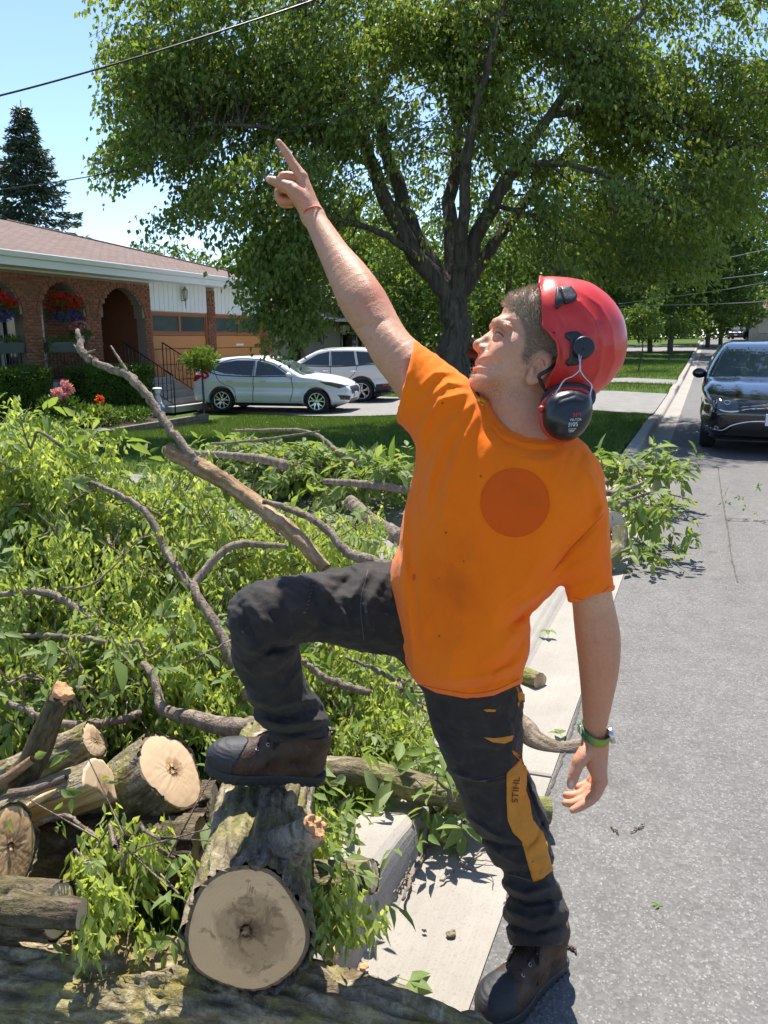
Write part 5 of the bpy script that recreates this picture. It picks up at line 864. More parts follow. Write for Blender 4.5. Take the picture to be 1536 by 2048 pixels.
def frame_to(A, B, up=(0, 0, 1)):
    A = np.asarray(A, float); d = np.asarray(B, float) - A; L = np.linalg.norm(d); d /= L; x = np.cross(np.array(up, float), d); x /= np.linalg.norm(x) + 1e-9; y = np.cross(d, x)
    return Matrix([[x[i], y[i], d[i], A[i]] for i in range(3)] + [[0, 0, 0, 1]]), L
def log(name, label, A, B, r0, r1, bark, cut, seed, rough=0.012, oval=1.0, tilt=0.0, cat='log', group='cut logs in the pile', cuts=(True, True), n=72, furrow=1.0, notch=None, bark_gap=0.915):
    """bark cylinder with furrows; a sawn face on each end, set a little inside the bark"""
    r = np.random.default_rng(seed); mat, L = frame_to(A, B); root = empty(name, (0, 0, 0), 0, label, cat, group); root.matrix_world = mat
    m = max(12, int(L / (max(r0, 0.03) * 0.13))); m = min(m, 110); th = np.linspace(0, 2 * math.pi, n, endpoint=False); zz = np.linspace(0, L, m); T, Z = np.meshgrid(th, zz); ph = r.uniform(0, 6.28, 4)
    def rad(T, Z): return (r0 + (r1 - r0) * Z / L) * (1 + 0.045 * np.sin(2 * T + ph[0]) + 0.035 * np.sin(3 * T + ph[1]) + 0.02 * np.sin(5 * T + ph[2]) + 0.04 * np.sin(Z * 9 + ph[3]) * np.sin(T + ph[1]))
    Rr = rad(T, Z); X = Rr * np.cos(T); Y = Rr * np.sin(T) * oval; Pn = np.stack([X * 38, Y * 38, Z * 9], -1).reshape(-1, 3) + seed * 3.7; g = np.abs(fbm(Pn, 3)).reshape(X.shape); g2 = fbm(np.stack([X * 14, Y * 14, Z * 10], -1).reshape(-1, 3) + seed, 3).reshape(X.shape)
    dR = rough * (1.6 * (0.35 - np.clip(g * 2, 0, 0.8)) * furrow + 0.9 * g2); k = 1 + dR / Rr
    Ztilt = Z + tilt * Y * (1 - Z / L) + (0.0022 * r.normal(0, 1, X.shape) * ((Z <= 0) | (Z >= L)))
    V = np.stack([X * k, Y * k, Ztilt], -1).reshape(-1, 3); i = np.arange(m - 1)[:, None] * n + np.arange(n)[None]; j = np.arange(m - 1)[:, None] * n + (np.arange(n)[None] + 1) % n
    link('bark', npmesh('bark', V, np.stack([i, j, j + n, i + n], -1).reshape(-1, 4), {'bark_x': X.ravel() + seed, 'bark_y': Y.ravel(), 'bark_z': Z.ravel()}), barkm(bark), root)
    for end, on in ((0, cuts[0]), (1, cuts[1])):
        if not on: continue
        z = L if end else 0.0; rings = 9; rr = rad(th, np.full(n, z)) * bark_gap; V = [(0, 0, z + (-0.002 if end else 0.002))]
        for q in range(1, rings + 1):
            s = q / rings; x = rr * np.cos(th) * s; y = rr * np.sin(th) * oval * s; dz = r.normal(0, 0.0006, n) + (0.004 * s ** 6 * (1 if not end else -1)); V += list(zip(x, y, z + dz + (tilt * y if not end else 0)))
        V = np.array(V); Fq = [(0, 1 + (k + 1) % n, 1 + k) if not end else (0, 1 + k, 1 + (k + 1) % n) for k in range(n)]; mb = MB(); Q = [(1 + (q - 1) * n + k, 1 + (q - 1) * n + (k + 1) % n, 1 + q * n + (k + 1) % n, 1 + q * n + k) for q in range(1, rings) for k in range(n)]
        x = rr * np.cos(th) / bark_gap * 0.985; y = rr * np.sin(th) * oval / bark_gap * 0.985; e0 = V[1 + (rings - 1) * n:1 + rings * n]; e1 = np.column_stack([x, y, e0[:, 2] + (0.003 if not end else -0.003) + r.normal(0, 0.0012, n)]); eq = [(k, (k + 1) % n, n + (k + 1) % n, n + k) for k in range(n)]; MB().add(np.vstack([e0, e1]), eq if end else [q[::-1] for q in eq]).build('bark_edge', M['bark_edge'], root, smooth=True)
        mb.add(V, Fq + (Q if end else [q[::-1] for q in Q])); mb.build('cut_face', M[cut], root, smooth=True)
    return root, mat
G1 = 'cut logs in the pile'
def away(px, py, d, n, L):
    """tail point of a log whose sawn face at (px, py, d) looks along n = (towards the eye, right, up)"""
    p = at(px, py, d); e = unit(CAMLOC - p); rt_ = unit(_r - e * (_r @ e)); u = np.cross(e, rt_); u = u if u[2] > 0 else -u; return p - unit(n[0] * e + n[1] * rt_ + n[2] * u) * L

L1A, L1B = at(492, 1862, 1.52), at(548, 1497, 2.16)
lg, lm = log('cut_log', 'thick mossy log with large brown-centred cut face, under the raised boot', L1A, L1B, 0.1195, 0.102, 'bark_grey', 'cut_large', 11, 0.013, 1.0, 0.36, n=150)
# torn branch stub on its right flank
inv = np.array(lm.inverted())
def tolocal(p): return (inv @ np.append(p, 1))[:3]
def stub_f(P):
    a, b = tolocal(at(560, 1700, 1.66)), tolocal(at(620, 1665, 1.62)); f = chain(P, [a, (a + b) / 2, b], [0.05, 0.038, 0.034]); d = unit(b - a); return np.maximum(f + 0.006 * fbm(P * 45, 3), (P - b) @ d - 0.012 + 0.03 * fbm(P * 30, 2))
c_ = tolocal(at(600, 1680, 1.64)); V_, Q_ = surf(stub_f, c_ - 0.13, c_ + 0.13, 0.005); link('torn_stub', npmesh('stub', V_, Q_), M['bark_grey'], lg)
def tear_f(P):
    b = tolocal(at(624, 1662, 1.617)); d = unit(b - tolocal(at(560, 1700, 1.66))); q = P - b; h = q @ d; rr = np.linalg.norm(q - h[:, None] * d, axis=1); return np.maximum(rr - 0.029 + 0.010 * fbm(P * 60, 2), np.abs(h) - 0.010 - 0.025 * np.abs(fbm(P * 70 + 5, 2)))
V_, Q_ = surf(tear_f, tolocal(at(624, 1662, 1.617)) - 0.06, tolocal(at(624, 1662, 1.617)) + 0.06, 0.0035); link('torn_wood', npmesh('tear', V_, Q_), M['torn'], lg)
def curved_log(name, label, pts, rad, bark, seed, cut=None, n=48, rough=0.012, k=70, group=G1, cat='log', cutends=(True, True)):
    P = spline(pts, k); B = P[len(P) // 2].copy(); root = empty(name, B, 0, label, cat, group); rs = np.interp(np.linspace(0, 1, k), np.linspace(0, 1, len(rad)), rad); V, Fq = tube_vf(P - B, rs, n, False); V = np.array(V); C = np.repeat(P - B, n, axis=0); N = unit(V - C)
    s = np.repeat(np.linspace(0, 1, k) * np.linalg.norm(np.diff(P, axis=0), axis=1).sum(), n); th = np.tile(np.linspace(0, 2 * np.pi, n, endpoint=False), k); rr = np.repeat(rs, n); q = np.column_stack([np.cos(th) * rr * 34, np.sin(th) * rr * 34, s * 9]) + seed
    V = V + N * (rough * (1.4 * (0.3 - np.clip(2 * np.abs(fbm(q, 3)), 0, 0.8)) + 1.1 * fbm(q * 0.4 + 3, 3)))[:, None]; link('bark', npmesh('bark', V, np.array(Fq), {'bark_x': np.cos(th) * rr + seed, 'bark_y': np.sin(th) * rr, 'bark_z': s}), barkm(bark), root)
    if cut:
        for e, on in zip((0, k - 1), cutends):
            if on: d = P[1] - P[0] if e == 0 else P[-1] - P[-2]; d = d / np.linalg.norm(d) * (-1 if e == 0 else 1); mb = MB(); mb.disc((0, 0, 0), d, rs[e] * 0.96, 28); o = mb.build('cut_face', M[cut], root, loc=P[e] - B - d * 0.001)
    return root
curved_log('mossy_log', 'long mossy log lying along the bottom edge under the other logs', [at(-260, 1990, 1.80), at(-40, 1992, 1.72), at(250, 2003, 1.67), at(450, 2030, 1.62), at(700, 2092, 1.57), at(960, 2185, 1.52)], [0.135, 0.132, 0.128, 0.125, 0.122, 0.118], 'bark_moss', 12, n=120, rough=0.020, k=150)
log('cut_log', 'log with big tilted oval cut face left of the raised boot', at(345, 1541, 2.06), away(345, 1541, 2.06, (0.60, 0.66, 0.45), 0.42), 0.112, 0.105, 'bark_grey', 'cut_small', 13, 0.010, 1.0)
log('cut_log', 'smaller log with round cut face, topmost at the left of the pile', at(190, 1480, 2.36), away(190, 1480, 2.36, (0.55, 0.75, 0.36), 0.55), 0.056, 0.060, 'bark_moss', 'cut_small', 14, 0.007)
log('cut_log', 'log with large dark-centred cut face at the left edge of the photo', at(22, 1692, 1.72), away(22, 1692, 1.72, (0.66, 0.74, 0.10), 0.4), 0.090, 0.092, 'bark_grey', 'cut_large', 15, 0.009)
log('cut_log', 'dark log low at the left with a ragged split end', at(122, 1818, 1.60), at(-200, 1810, 1.72), 0.054, 0.062, 'bark_dark', 'cut_pale', 16, 0.008)
curved_log('dark_stub', 'short dark barked piece lying before the dark split log', [at(165, 1828, 1.555), at(90, 1822, 1.56), at(20, 1815, 1.57)], [0.030, 0.032, 0.034], 'bark_dark', 17, 'cut_pale', 28, 0.006, 20)
log('cut_log', 'log mostly hidden in shade behind the leaf sprigs of the pile', at(400, 1700, 1.98), at(60, 1700, 2.0), 0.085, 0.09, 'bark_dark', 'cut_small', 18, 0.010)
log('cut_log', 'second hidden log under the oval-faced log', at(430, 1620, 2.25), at(120, 1640, 2.25), 0.075, 0.08, 'bark_dark', 'cut_small', 19, 0.010)
log('cut_log', 'short log stub with pale cut end poking out over the kerb', at(748, 1752, 1.86), away(748, 1752, 1.86, (0.38, 0.92, 0.05), 0.26), 0.0415, 0.044, 'bark_grey', 'cut_pale', 20, 0.006)
curved_log('fallen_limb', 'long mossy limb crossing the kerb behind the standing leg', [at(1098, 1622, 2.47), at(960, 1607, 2.46), at(850, 1580, 2.47), at(740, 1548, 2.5), at(640, 1542, 2.53), at(560, 1560, 2.55)], [0.041, 0.045, 0.047, 0.045, 0.043, 0.042], 'limb_bark', 21, 'cut_pale', 32, 0.006, 70, group='limbs lying over the kerb')
curved_log('fallen_limb', 'bent grey limb end lying on the road beside the hanging hand', [at(1175, 1490, 2.98), at(1120, 1502, 2.98), at(1075, 1482, 3.02), at(1045, 1450, 3.1), at(1000, 1430, 3.2), at(930, 1410, 3.25)], [0.030, 0.036, 0.038, 0.038, 0.036, 0.034], 'branch_bark', 22, None, 28, 0.004, 40, group='limbs lying over the kerb')
curved_log('fallen_limb', 'smooth grey limb behind the raised knee and shin', [at(800, 1380, 3.15), at(729, 1382, 3.1), at(660, 1392, 3.05), at(600, 1405, 3.0)], [0.032, 0.034, 0.033, 0.028], 'branch_bark', 23, None, 24, 0.004, 30, group='limbs lying over the kerb')
curved_log('fallen_limb', 'thick cut limb end with white face far right of the shirt sleeve', [at(1229, 1043, 5.4), at(1215, 1046, 5.5), at(1170, 1055, 5.8)], [0.075, 0.078, 0.08], 'limb_bark', 24, 'cut_pale', 28, 0.006, 16, group='limbs lying over the kerb')
curved_log('fallen_limb', 'crooked mossy limb below the white cut face by the gutter', [at(1240, 1055, 5.35), at(1238, 1090, 5.3), at(1228, 1108, 5.25), at(1205, 1135, 5.2)], [0.052, 0.055, 0.06, 0.062], 'limb_bark', 25, None, 24, 0.006, 24, group='limbs lying over the kerb')
curved_log('fallen_limb', 'short cut piece with yellow end behind the hip', [at(1080, 1362, 3.52), at(1050, 1352, 3.6)], [0.040, 0.043], 'limb_bark', 26, 'cut_small', 24, 0.006, 10, group='limbs lying over the kerb')
# split log: half round with a sawn end
def half_log():
    mat, L = frame_to(at(205, 1578, 1.93), away(205, 1578, 1.93, (0.50, 0.80, 0.33), 0.32)); root = empty('split_log', label='split log showing yellow splintered inside and half-moon sawn end', cat='log', group=G1); root.matrix_world = mat
    cut = tolocal2 = np.array([0.35, -0.94]); r0 = 0.078
    def f(P):
        rr = np.hypot(P[:, 0], P[:, 1]); s = P[:, 0] * 0.75 - P[:, 1] * 0.66; return np.maximum(np.maximum(rr - r0 + 0.008 * fbm(P * [40, 40, 10], 3), s - 0.012 + 0.02 * fbm(P * [60, 60, 6], 3)), np.maximum(-P[:, 2], P[:, 2] - L))
    V, Q = surf(f, (-0.1, -0.1, -0.02), (0.1, 0.1, L + 0.02), 0.0045); c = V[Q].mean(1); rr = np.hypot(c[:, 0], c[:, 1]); isb = (rr > r0 - 0.011) & (c[:, 2] > 0.004); ise = c[:, 2] <= 0.004
    for nm, msk, m in (('bark', isb, 'bark_grey'), ('cut_face', ise, 'cut_small'), ('split_face', ~isb & ~ise, 'split')): link(nm, npmesh(nm, V, Q[msk]), M[m], root)
half_log()
def broken_stick(name, label, pts, rad, bark, torn, seed, group=None):
    o = curved_log(name, label, pts, rad, bark, seed, None, 28, 0.006, 30, group, 'branch'); P = spline(pts, 30); B = np.array(o.location); d = unit(P[-1] - P[-2]); e = P[-1] - B
    def f(Q): q = Q - e; h = q @ d; rr = np.linalg.norm(q - h[:, None] * d, axis=1); return np.maximum(rr - rad[-1] * 1.02 + 0.006 * fbm(Q * 70, 2), np.abs(h) - 0.012 - rad[-1] * 1.3 * np.clip(fbm(Q * 42 + seed, 2) + 0.1, -0.2, 0.6))
    V, Q = surf(f, e - rad[-1] * 2.2, e + rad[-1] * 2.2, rad[-1] / 8); link('torn_end', npmesh('torn', V, Q), M[torn], o); return o
broken_stick('broken_branch', 'upright broken branch stub with torn orange top at the left', [at(40, 1560, 2.0), at(62, 1530, 1.99), at(90, 1460, 1.97), at(118, 1400, 1.96), at(126, 1386, 1.955)], [0.040, 0.036, 0.031, 0.028, 0.027], 'bark_dark', 'torn', 31)
for lab, pts, rd, m in (('thin broken stick jutting right below the upright stub', [at(20, 1588, 1.92), at(75, 1578, 1.9), at(133, 1555, 1.88)], [0.012, 0.010, 0.008], 'branch_bark'), ('short pale splintered stick beside the split log', [at(48, 1618, 1.86), at(80, 1598, 1.86), at(115, 1580, 1.85)], [0.006, 0.009, 0.005], 'split'), ('short thick stick leaning left of the upright stub', [at(-10, 1570, 1.95), at(30, 1545, 1.94), at(66, 1518, 1.93)], [0.014, 0.012, 0.010], 'peeled')): curved_log('broken_stick', lab, pts, rd, m, 33, None, 14, 0.002, 16, 'broken sticks on the pile', 'stick')
# the long peeled branch that rises from the brush
pb = curved_log('peeled_branch', 'long crooked dead branch with peeled tan wood rising above the brush', [at(650, 1138, 3.05), at(600, 1082, 3.1), at(540, 1030, 3.18), at(470, 975, 3.26), at(420, 945, 3.3), at(370, 920, 3.34), at(333, 898, 3.36)], [0.022, 0.028, 0.032, 0.035, 0.036, 0.034, 0.026], 'peeled', 41, None, 26, 0.011, 60, None, 'branch')
def add_branch(root, name, pts, rad, m, k=40, n=14, rough=0.003, seed=1):
    P = spline(pts, k); rs = np.interp(np.linspace(0, 1, k), np.linspace(0, 1, len(rad)), rad); r = np.random.default_rng(seed); P[1:-1] += r.normal(0, rough, (k - 2, 3)); mb = MB(); mb.tube(P - np.array(root.location), rs * (1 + r.normal(0, 0.04, k)), n); return mb.build(name, M[m], root, smooth=True)
add_branch(pb, 'limb', [at(395, 930, 3.31), at(370, 895, 3.33), at(330, 845, 3.38), at(300, 800, 3.42), at(262, 755, 3.46), at(215, 735, 3.5), at(180, 718, 3.53), at(163, 700, 3.55), at(155, 660, 3.6)], [0.020, 0.018, 0.019, 0.020, 0.020, 0.017, 0.016, 0.018, 0.010], 'branch_bark', 50, 14, 0.004, 2)
for q in ([at(160, 705, 3.55), at(148, 690, 3.56)], [at(172, 708, 3.54), at(190, 700, 3.52)], [at(255, 745, 3.46), at(230, 712, 3.48), at(222, 692, 3.5)], [at(455, 960, 3.28), at(459, 938, 3.27)], [at(448, 958, 3.28), at(450, 942, 3.28)]): add_branch(pb, 'twig', [q[0], (q[0] + q[-1]) / 2, q[-1]], [0.009, 0.006, 0.004], 'branch_bark', 8, 7, 0.001)
# ---------------------------------------------------------------- leafy branches: stems, compound leaves, hanging keys
M['ash_leaf'] = leaf_mat('ash_leaf', (0.150, 0.235, 0.058), (0.235, 0.325, 0.095), (0.27, 0.33, 0.15), trans=0.5, rough=0.55, spec=0.35); M['samara'] = leaf_mat('seed_key', (0.34, 0.44, 0.11), (0.48, 0.56, 0.19), trans=0.5, rough=0.6)
def leaflet(C, D, N, L, W):
    """ovate leaflet folded on its midrib: 8 verts, 6 quads/tris as triangles"""
    S = unit(np.cross(D, N)); N = unit(np.cross(S, D)); L = L[:, None]; W = W[:, None]; up = N * W * 0.22; dr = -N * L
    a = C + D * L * 0.32 + dr * 0.02; b = C + D * L * 0.66 + dr * 0.08; tip = C + D * L + dr * 0.2
    V = np.stack([C, a, b, tip, a + S * W * 0.5 + up, b + S * W * 0.36 + up * 0.7, a - S * W * 0.5 + up, b - S * W * 0.36 + up * 0.7], 1).reshape(-1, 3); i = np.arange(len(C))[:, None] * 8
    return V, np.concatenate([i + t for t in ([0, 1, 4], [1, 2, 5], [1, 5, 4], [2, 3, 5], [0, 6, 1], [1, 6, 7], [1, 7, 2], [2, 7, 3])], 1).reshape(-1, 3)
def foliage(root, base, Pt, Dt, r, nleaf=5, ls=0.085, keys=2, flop=0.5):
    """shoots at Pt with heading Dt: opposite compound leaves of 3-5 leaflets, and bunches of keys"""
    n = len(Pt); C = []; D = []; N = []; L = []; st = MB()
    for k in range(nleaf):
        t = (k + r.random(n)) / nleaf; p = Pt + Dt * (0.26 * t)[:, None] + np.array([0, 0, -0.05]) * (t ** 2)[:, None]; s = unit(np.cross(Dt, rand_dirs(r, n))); ax = unit(Dt * 0.5 + s * 0.9 + np.array([0, 0, -flop * 0.6]) + r.normal(0, 0.2, (n, 3))); nn = unit(r.normal(0, 0.45, (n, 3)) + [0, 0, 1.0])
        for j, (u, sd) in enumerate(((0.45, 1), (0.45, -1), (0.75, 1), (0.75, -1), (1.0, 0))):
            on = r.random(n) < 0.86; side = unit(np.cross(ax, nn)); d = unit(ax * (1.0 if sd == 0 else 0.55) + side * sd * 0.85 + np.array([0, 0, -flop * 0.5]) + r.normal(0, 0.18, (n, 3))); C.append((p + ax * (0.085 * u))[on]); D.append(d[on]); N.append(unit(nn + r.normal(0, 0.35, (n, 3)))[on]); L.append((ls * r.uniform(0.5, 1.25, n) * np.where(r.random(n) < 0.12, 1.7, 1.0) * (1.12 if sd == 0 else 1))[on])
    C = np.vstack(C); D = np.vstack(D); N = np.vstack(N); L = np.concatenate(L); m = len(C); V, Fc = leaflet(C, D, N, L, L * r.uniform(0.32, 0.46, m))
    cl_ = np.clip(0.5 + 1.6 * fbm(C * 4.0, 2), 0, 1); t1, t2 = np.clip(0.55 * cl_ + 0.45 * r.random(m), 0, 1), r.random(m); tag(link('leaves', npmesh('leaves', V - base, Fc, {'tone': np.repeat(t1, 8), 'tone2': np.repeat(t2, 8)}), M['ash_leaf'], root, smooth=False), kind='stuff')
    if keys:
        ks = 0.35 if n < 22 else 1.0; P = np.repeat(Pt + r.normal(0, 0.05 * ks, (n, 3)), keys, axis=0) + r.normal(0, 0.06 * ks, (n * keys, 3)); q = 15; B = np.repeat(P, q, axis=0); z = np.tile(np.linspace(0, 1, q), len(P)) * (r.uniform(0.06, 0.14, len(P)) * (0.6 if n < 22 else 1)).repeat(q); B = B + np.column_stack([r.normal(0, 0.012, len(B)), r.normal(0, 0.012, len(B)), -z]); nb = len(B)
        leaf_obj('seed_keys', root, B, unit(np.column_stack([r.normal(0, 0.55, nb), r.normal(0, 0.55, nb), -np.ones(nb)])), rand_dirs(r, nb), r.uniform(0.030, 0.046, nb), r.uniform(0.010, 0.017, nb), M['samara'], r, base, 0.1)
def leafy(label, ell_, n, stems, seed, ls=0.058, keys=10, nleaf=2, group='leafy branches in the brush pile', flop=0.5, spread=(0.5, 0.3)):
    r = np.random.default_rng(seed); px, py, d, rx, ry, rz = ell_; c = cc(px, py, d); B = c2w(c); root = empty('leafy_branch', B, 0, label, 'branch', group)
    near = d < 4.5 and n > 60
    for i, (pts, rad) in enumerate(stems): add_branch(root, 'stem', [at(q[0], q[1], q[2] * (0.90 if near else 1.0)) for q in pts], [v * (1.0 if near else 1.0) for v in rad], 'branch_bark', 34, 10, 0.0022, seed + i)
    n = int(n * (1.35 if near else 1)); U = rand_dirs(r, n) * (r.random((n, 1)) ** 0.42); P = c2w(c + U * np.array([rx, ry, rz]))
    if near: P = P[fbm(P * 5.5 + seed, 2) > -0.10]; n = len(P)
    g = np.array([lawn_z(P[:, 0], P[:, 1])]).ravel(); g = np.where(P[:, 0] > -0.7, 0.0, g); P[:, 2] = np.maximum(P[:, 2], g + 0.06)
    D = unit(unit(P - B) * spread[0] + r.normal(0, 0.6, (n, 3)) + np.array([0, 0, spread[1]])); foliage(root, B, P, D, r, nleaf, ls, keys, flop)
    if near:                                       # bare side shoots that cross the outside of the heap
        for k in range(7):
            a = c + np.array([r.uniform(-1, 1) * rx, r.uniform(-0.9, 0.7) * ry, -rz * r.uniform(0.75, 1.05)]); dv = np.array([r.uniform(-1, 1), r.uniform(-0.7, 0.7), r.uniform(-0.2, 0.25)]) * rx * 0.55
            q = [a, a + dv * 0.4 + r.normal(0, 0.03, 3), a + dv * 0.75 + r.normal(0, 0.05, 3), a + dv * 1.15 + r.normal(0, 0.05, 3)]; add_branch(root, 'side_shoot', [c2w(v) for v in q], [0.0075, 0.006, 0.0045, 0.002], 'branch_bark', 18, 7, 0.0015, seed * 10 + k)
    tw = MB()
    for i in range(min(n, 110) if n > 8 else 0): a = P[i] - B; tw.tube([a * 0.45 + r.normal(0, 0.04, 3), a * 0.75 + r.normal(0, 0.03, 3), a, a + D[i] * 0.2], [0.006, 0.005, 0.0035, 0.0015], 4, False)
    if tw.v: tag(tw.build('twigs', M['branch_bark'], root, smooth=True), kind='stuff')
    return root
leafy('leafy cut branch heaped at the far left, rising before the hedge', (60, 1000, 3.55, 0.50, 0.35, 0.45), 200, [([(0, 1189, 3.2), (94, 1186, 3.2), (172, 1233, 3.15), (208, 1280, 3.1), (245, 1306, 3.1)], [0.010, 0.014, 0.015, 0.016, 0.016])], 101, keys=7)
leafy('leafy cut branch in the upper middle of the heap, under the peeled branch', (310, 1070, 3.75, 0.5, 0.28, 0.40), 185, [([(156, 952, 3.6), (234, 988, 3.5), (297, 1030, 3.45), (333, 1103, 3.4), (385, 1181, 3.3)], [0.008, 0.012, 0.014, 0.016, 0.018])], 102)
leafy('leafy cut branch filling the lower left of the heap', (130, 1210, 3.25, 0.5, 0.30, 0.4), 170, [([(0, 1270, 3.0), (104, 1272, 3.0), (203, 1282, 3.0), (290, 1310, 3.05)], [0.006, 0.009, 0.010, 0.011]), ([(110, 1290, 2.95), (165, 1340, 2.95), (190, 1400, 2.95), (200, 1440, 2.95)], [0.004, 0.006, 0.007, 0.008])], 103)
leafy('leafy cut branch with a forked stem left of the raised knee', (380, 1170, 3.4, 0.36, 0.32, 0.35), 150, [([(573, 1092, 3.3), (520, 1090, 3.3), (458, 1095, 3.25), (396, 1155, 3.2), (391, 1186, 3.15), (424, 1238, 3.1), (453, 1296, 3.05), (495, 1400, 3.0)], [0.010, 0.013, 0.015, 0.016, 0.017, 0.019, 0.020, 0.020])], 104)
leafy('leafy cut branch just above the raised thigh', (620, 1085, 3.85, 0.40, 0.15, 0.36), 75, [([(526, 1004, 3.5), (599, 1025, 3.45), (656, 1061, 3.4), (693, 1103, 3.35), (745, 1124, 3.3), (800, 1140, 3.3)], [0.010, 0.014, 0.017, 0.020, 0.022, 0.022])], 105)
leafy('leafy cut branch low in the middle, right behind the logs', (310, 1345, 2.9, 0.42, 0.16, 0.3), 110, [([(286, 1327, 2.9), (307, 1353, 2.85), (323, 1413, 2.8), (365, 1431, 2.75), (443, 1452, 2.7), (521, 1457, 2.65), (560, 1462, 2.65)], [0.012, 0.014, 0.018, 0.024, 0.030, 0.034, 0.034])], 106)
leafy('leafy cut branch low at the far left behind the top log', (60, 1385, 2.85, 0.36, 0.14, 0.3), 90, [([(16, 1405, 2.8), (130, 1447, 2.75), (234, 1441, 2.75), (281, 1426, 2.8)], [0.010, 0.013, 0.014, 0.012])], 107)
leafy('leafy cut branch under the raised thigh, behind the shin', (690, 1360, 3.3, 0.30, 0.16, 0.3), 85, [([(604, 1322, 3.1), (640, 1350, 3.1), (677, 1368, 3.1), (740, 1385, 3.1)], [0.010, 0.013, 0.014, 0.014]), ([(690, 1315, 3.2), (740, 1335, 3.2), (790, 1360, 3.2)], [0.005, 0.007, 0.008])], 108)
leafy('leafy cut branch lying between the shin and the standing leg', (745, 1485, 2.85, 0.20, 0.07, 0.22), 42, [([(700, 1470, 2.8), (780, 1440, 2.85), (850, 1410, 2.95)], [0.006, 0.010, 0.012])], 109)
leafy('bright leafy branch sticking out over the road, right of the sleeve', (1295, 1022, 5.7, 0.27, 0.065, 0.28), 25, [([(1205, 1040, 5.5), (1260, 1000, 5.6), (1320, 985, 5.6), (1395, 1005, 5.4)], [0.022, 0.014, 0.009, 0.004]), ([(1150, 985, 6.2), (1230, 985, 6.0), (1290, 965, 6)], [0.030, 0.026, 0.014])], 110, ls=0.085, keys=0, nleaf=4, flop=0.8)
leafy('dark leafy branch in shade on the kerb, right of the shoulder', (1270, 950, 7.2, 0.40, 0.07, 0.35), 34, [([(1165, 925, 7), (1200, 955, 6.8), (1215, 965, 6.7)], [0.040, 0.035, 0.02]), ([(1203, 965, 6.8), (1204, 940, 6.8), (1203, 920, 6.8)], [0.014, 0.011, 0.006])], 111, ls=0.10, keys=0, nleaf=5)
leafy('shaded leafy branch heap on the lawn behind the brush, left part', (470, 925, 7.9, 0.6, 0.10, 0.5), 80, [([(365, 905, 6.6), (505, 915, 6.5), (573, 931, 6.4)], [0.025, 0.035, 0.045])], 112, ls=0.10, keys=0, nleaf=5)
leafy('shaded leafy branch heap on the lawn behind the brush, middle part', (620, 945, 7.4, 0.62, 0.14, 0.55), 110, [([(469, 861, 7.4), (614, 863, 7.2), (677, 905, 7), (750, 947, 6.8)], [0.012, 0.018, 0.024, 0.03]), ([(420, 888, 7.0), (520, 880, 7.0), (640, 862, 7.0)], [0.010, 0.014, 0.008])], 113, ls=0.10, keys=0, nleaf=5)
leafy('shaded leafy branch heap close behind the raised arm side of the shirt', (745, 975, 6.8, 0.4, 0.16, 0.55), 75, [([(646, 962, 6.2), (700, 966, 6.2), (760, 972, 6.2), (840, 985, 6.2)], [0.020, 0.030, 0.032, 0.034]), ([(700, 1000, 5.6), (740, 1040, 5.4), (800, 1075, 5.2)], [0.045, 0.055, 0.06])], 114, ls=0.10, keys=0, nleaf=5)
leafy('leafy sprig of keys hanging over the logs left of the main log', (285, 1700, 1.78, 0.13, 0.075, 0.07), 10, [([(80, 1640, 1.85), (130, 1632, 1.84), (160, 1650, 1.82), (230, 1700, 1.80), (330, 1740, 1.78)], [0.006, 0.006, 0.005, 0.004, 0.002])], 115, ls=0.045, keys=5, nleaf=2, flop=0.9)
leafy('small leafy sprig low on the dark logs at the left', (210, 1780, 1.66, 0.08, 0.05, 0.05), 5, [([(150, 1700, 1.72), (190, 1740, 1.68), (230, 1790, 1.65)], [0.004, 0.003, 0.002])], 116, ls=0.042, keys=5, nleaf=2, flop=0.9)
leafy('leafy sprig of keys dangling right of the main log face', (655, 1830, 1.70, 0.045, 0.065, 0.05), 7, [([(610, 1745, 1.74), (640, 1775, 1.72), (665, 1830, 1.70)], [0.004, 0.003, 0.002])], 117, ls=0.045, keys=5, nleaf=2, flop=1.0)
leafy('leafy sprig beside the torn stub of the main log', (650, 1640, 2.05, 0.07, 0.08, 0.08), 7, [([(590, 1690, 2.0), (640, 1640, 2.05), (700, 1590, 2.1)], [0.006, 0.005, 0.003])], 118, ls=0.055, keys=3, nleaf=2)
leafy('leafy sprig under the mossy limb by the standing leg', (905, 1650, 2.5, 0.07, 0.025, 0.06), 9, [([(870, 1630, 2.5), (860, 1690, 2.42), (830, 1740, 2.3), (805, 1800, 2.15)], [0.010, 0.008, 0.006, 0.004]), ([(800, 1590, 2.5), (860, 1570, 2.5), (940, 1560, 2.5)], [0.008, 0.006, 0.004])], 119, ls=0.075, keys=1, nleaf=3)
leafy('tiny leafy sprig on the road below the bright branch', (1290, 1105, 5.35, 0.09, 0.02, 0.08), 8, [], 120, ls=0.09, keys=0, nleaf=3)
leafy('weeds growing from the road crack at the right edge', (1500, 1040, 6.75, 0.16, 0.012, 0.02), 5, [], 121, ls=0.035, keys=0, nleaf=3, group=None, spread=(0.2, 0.8))
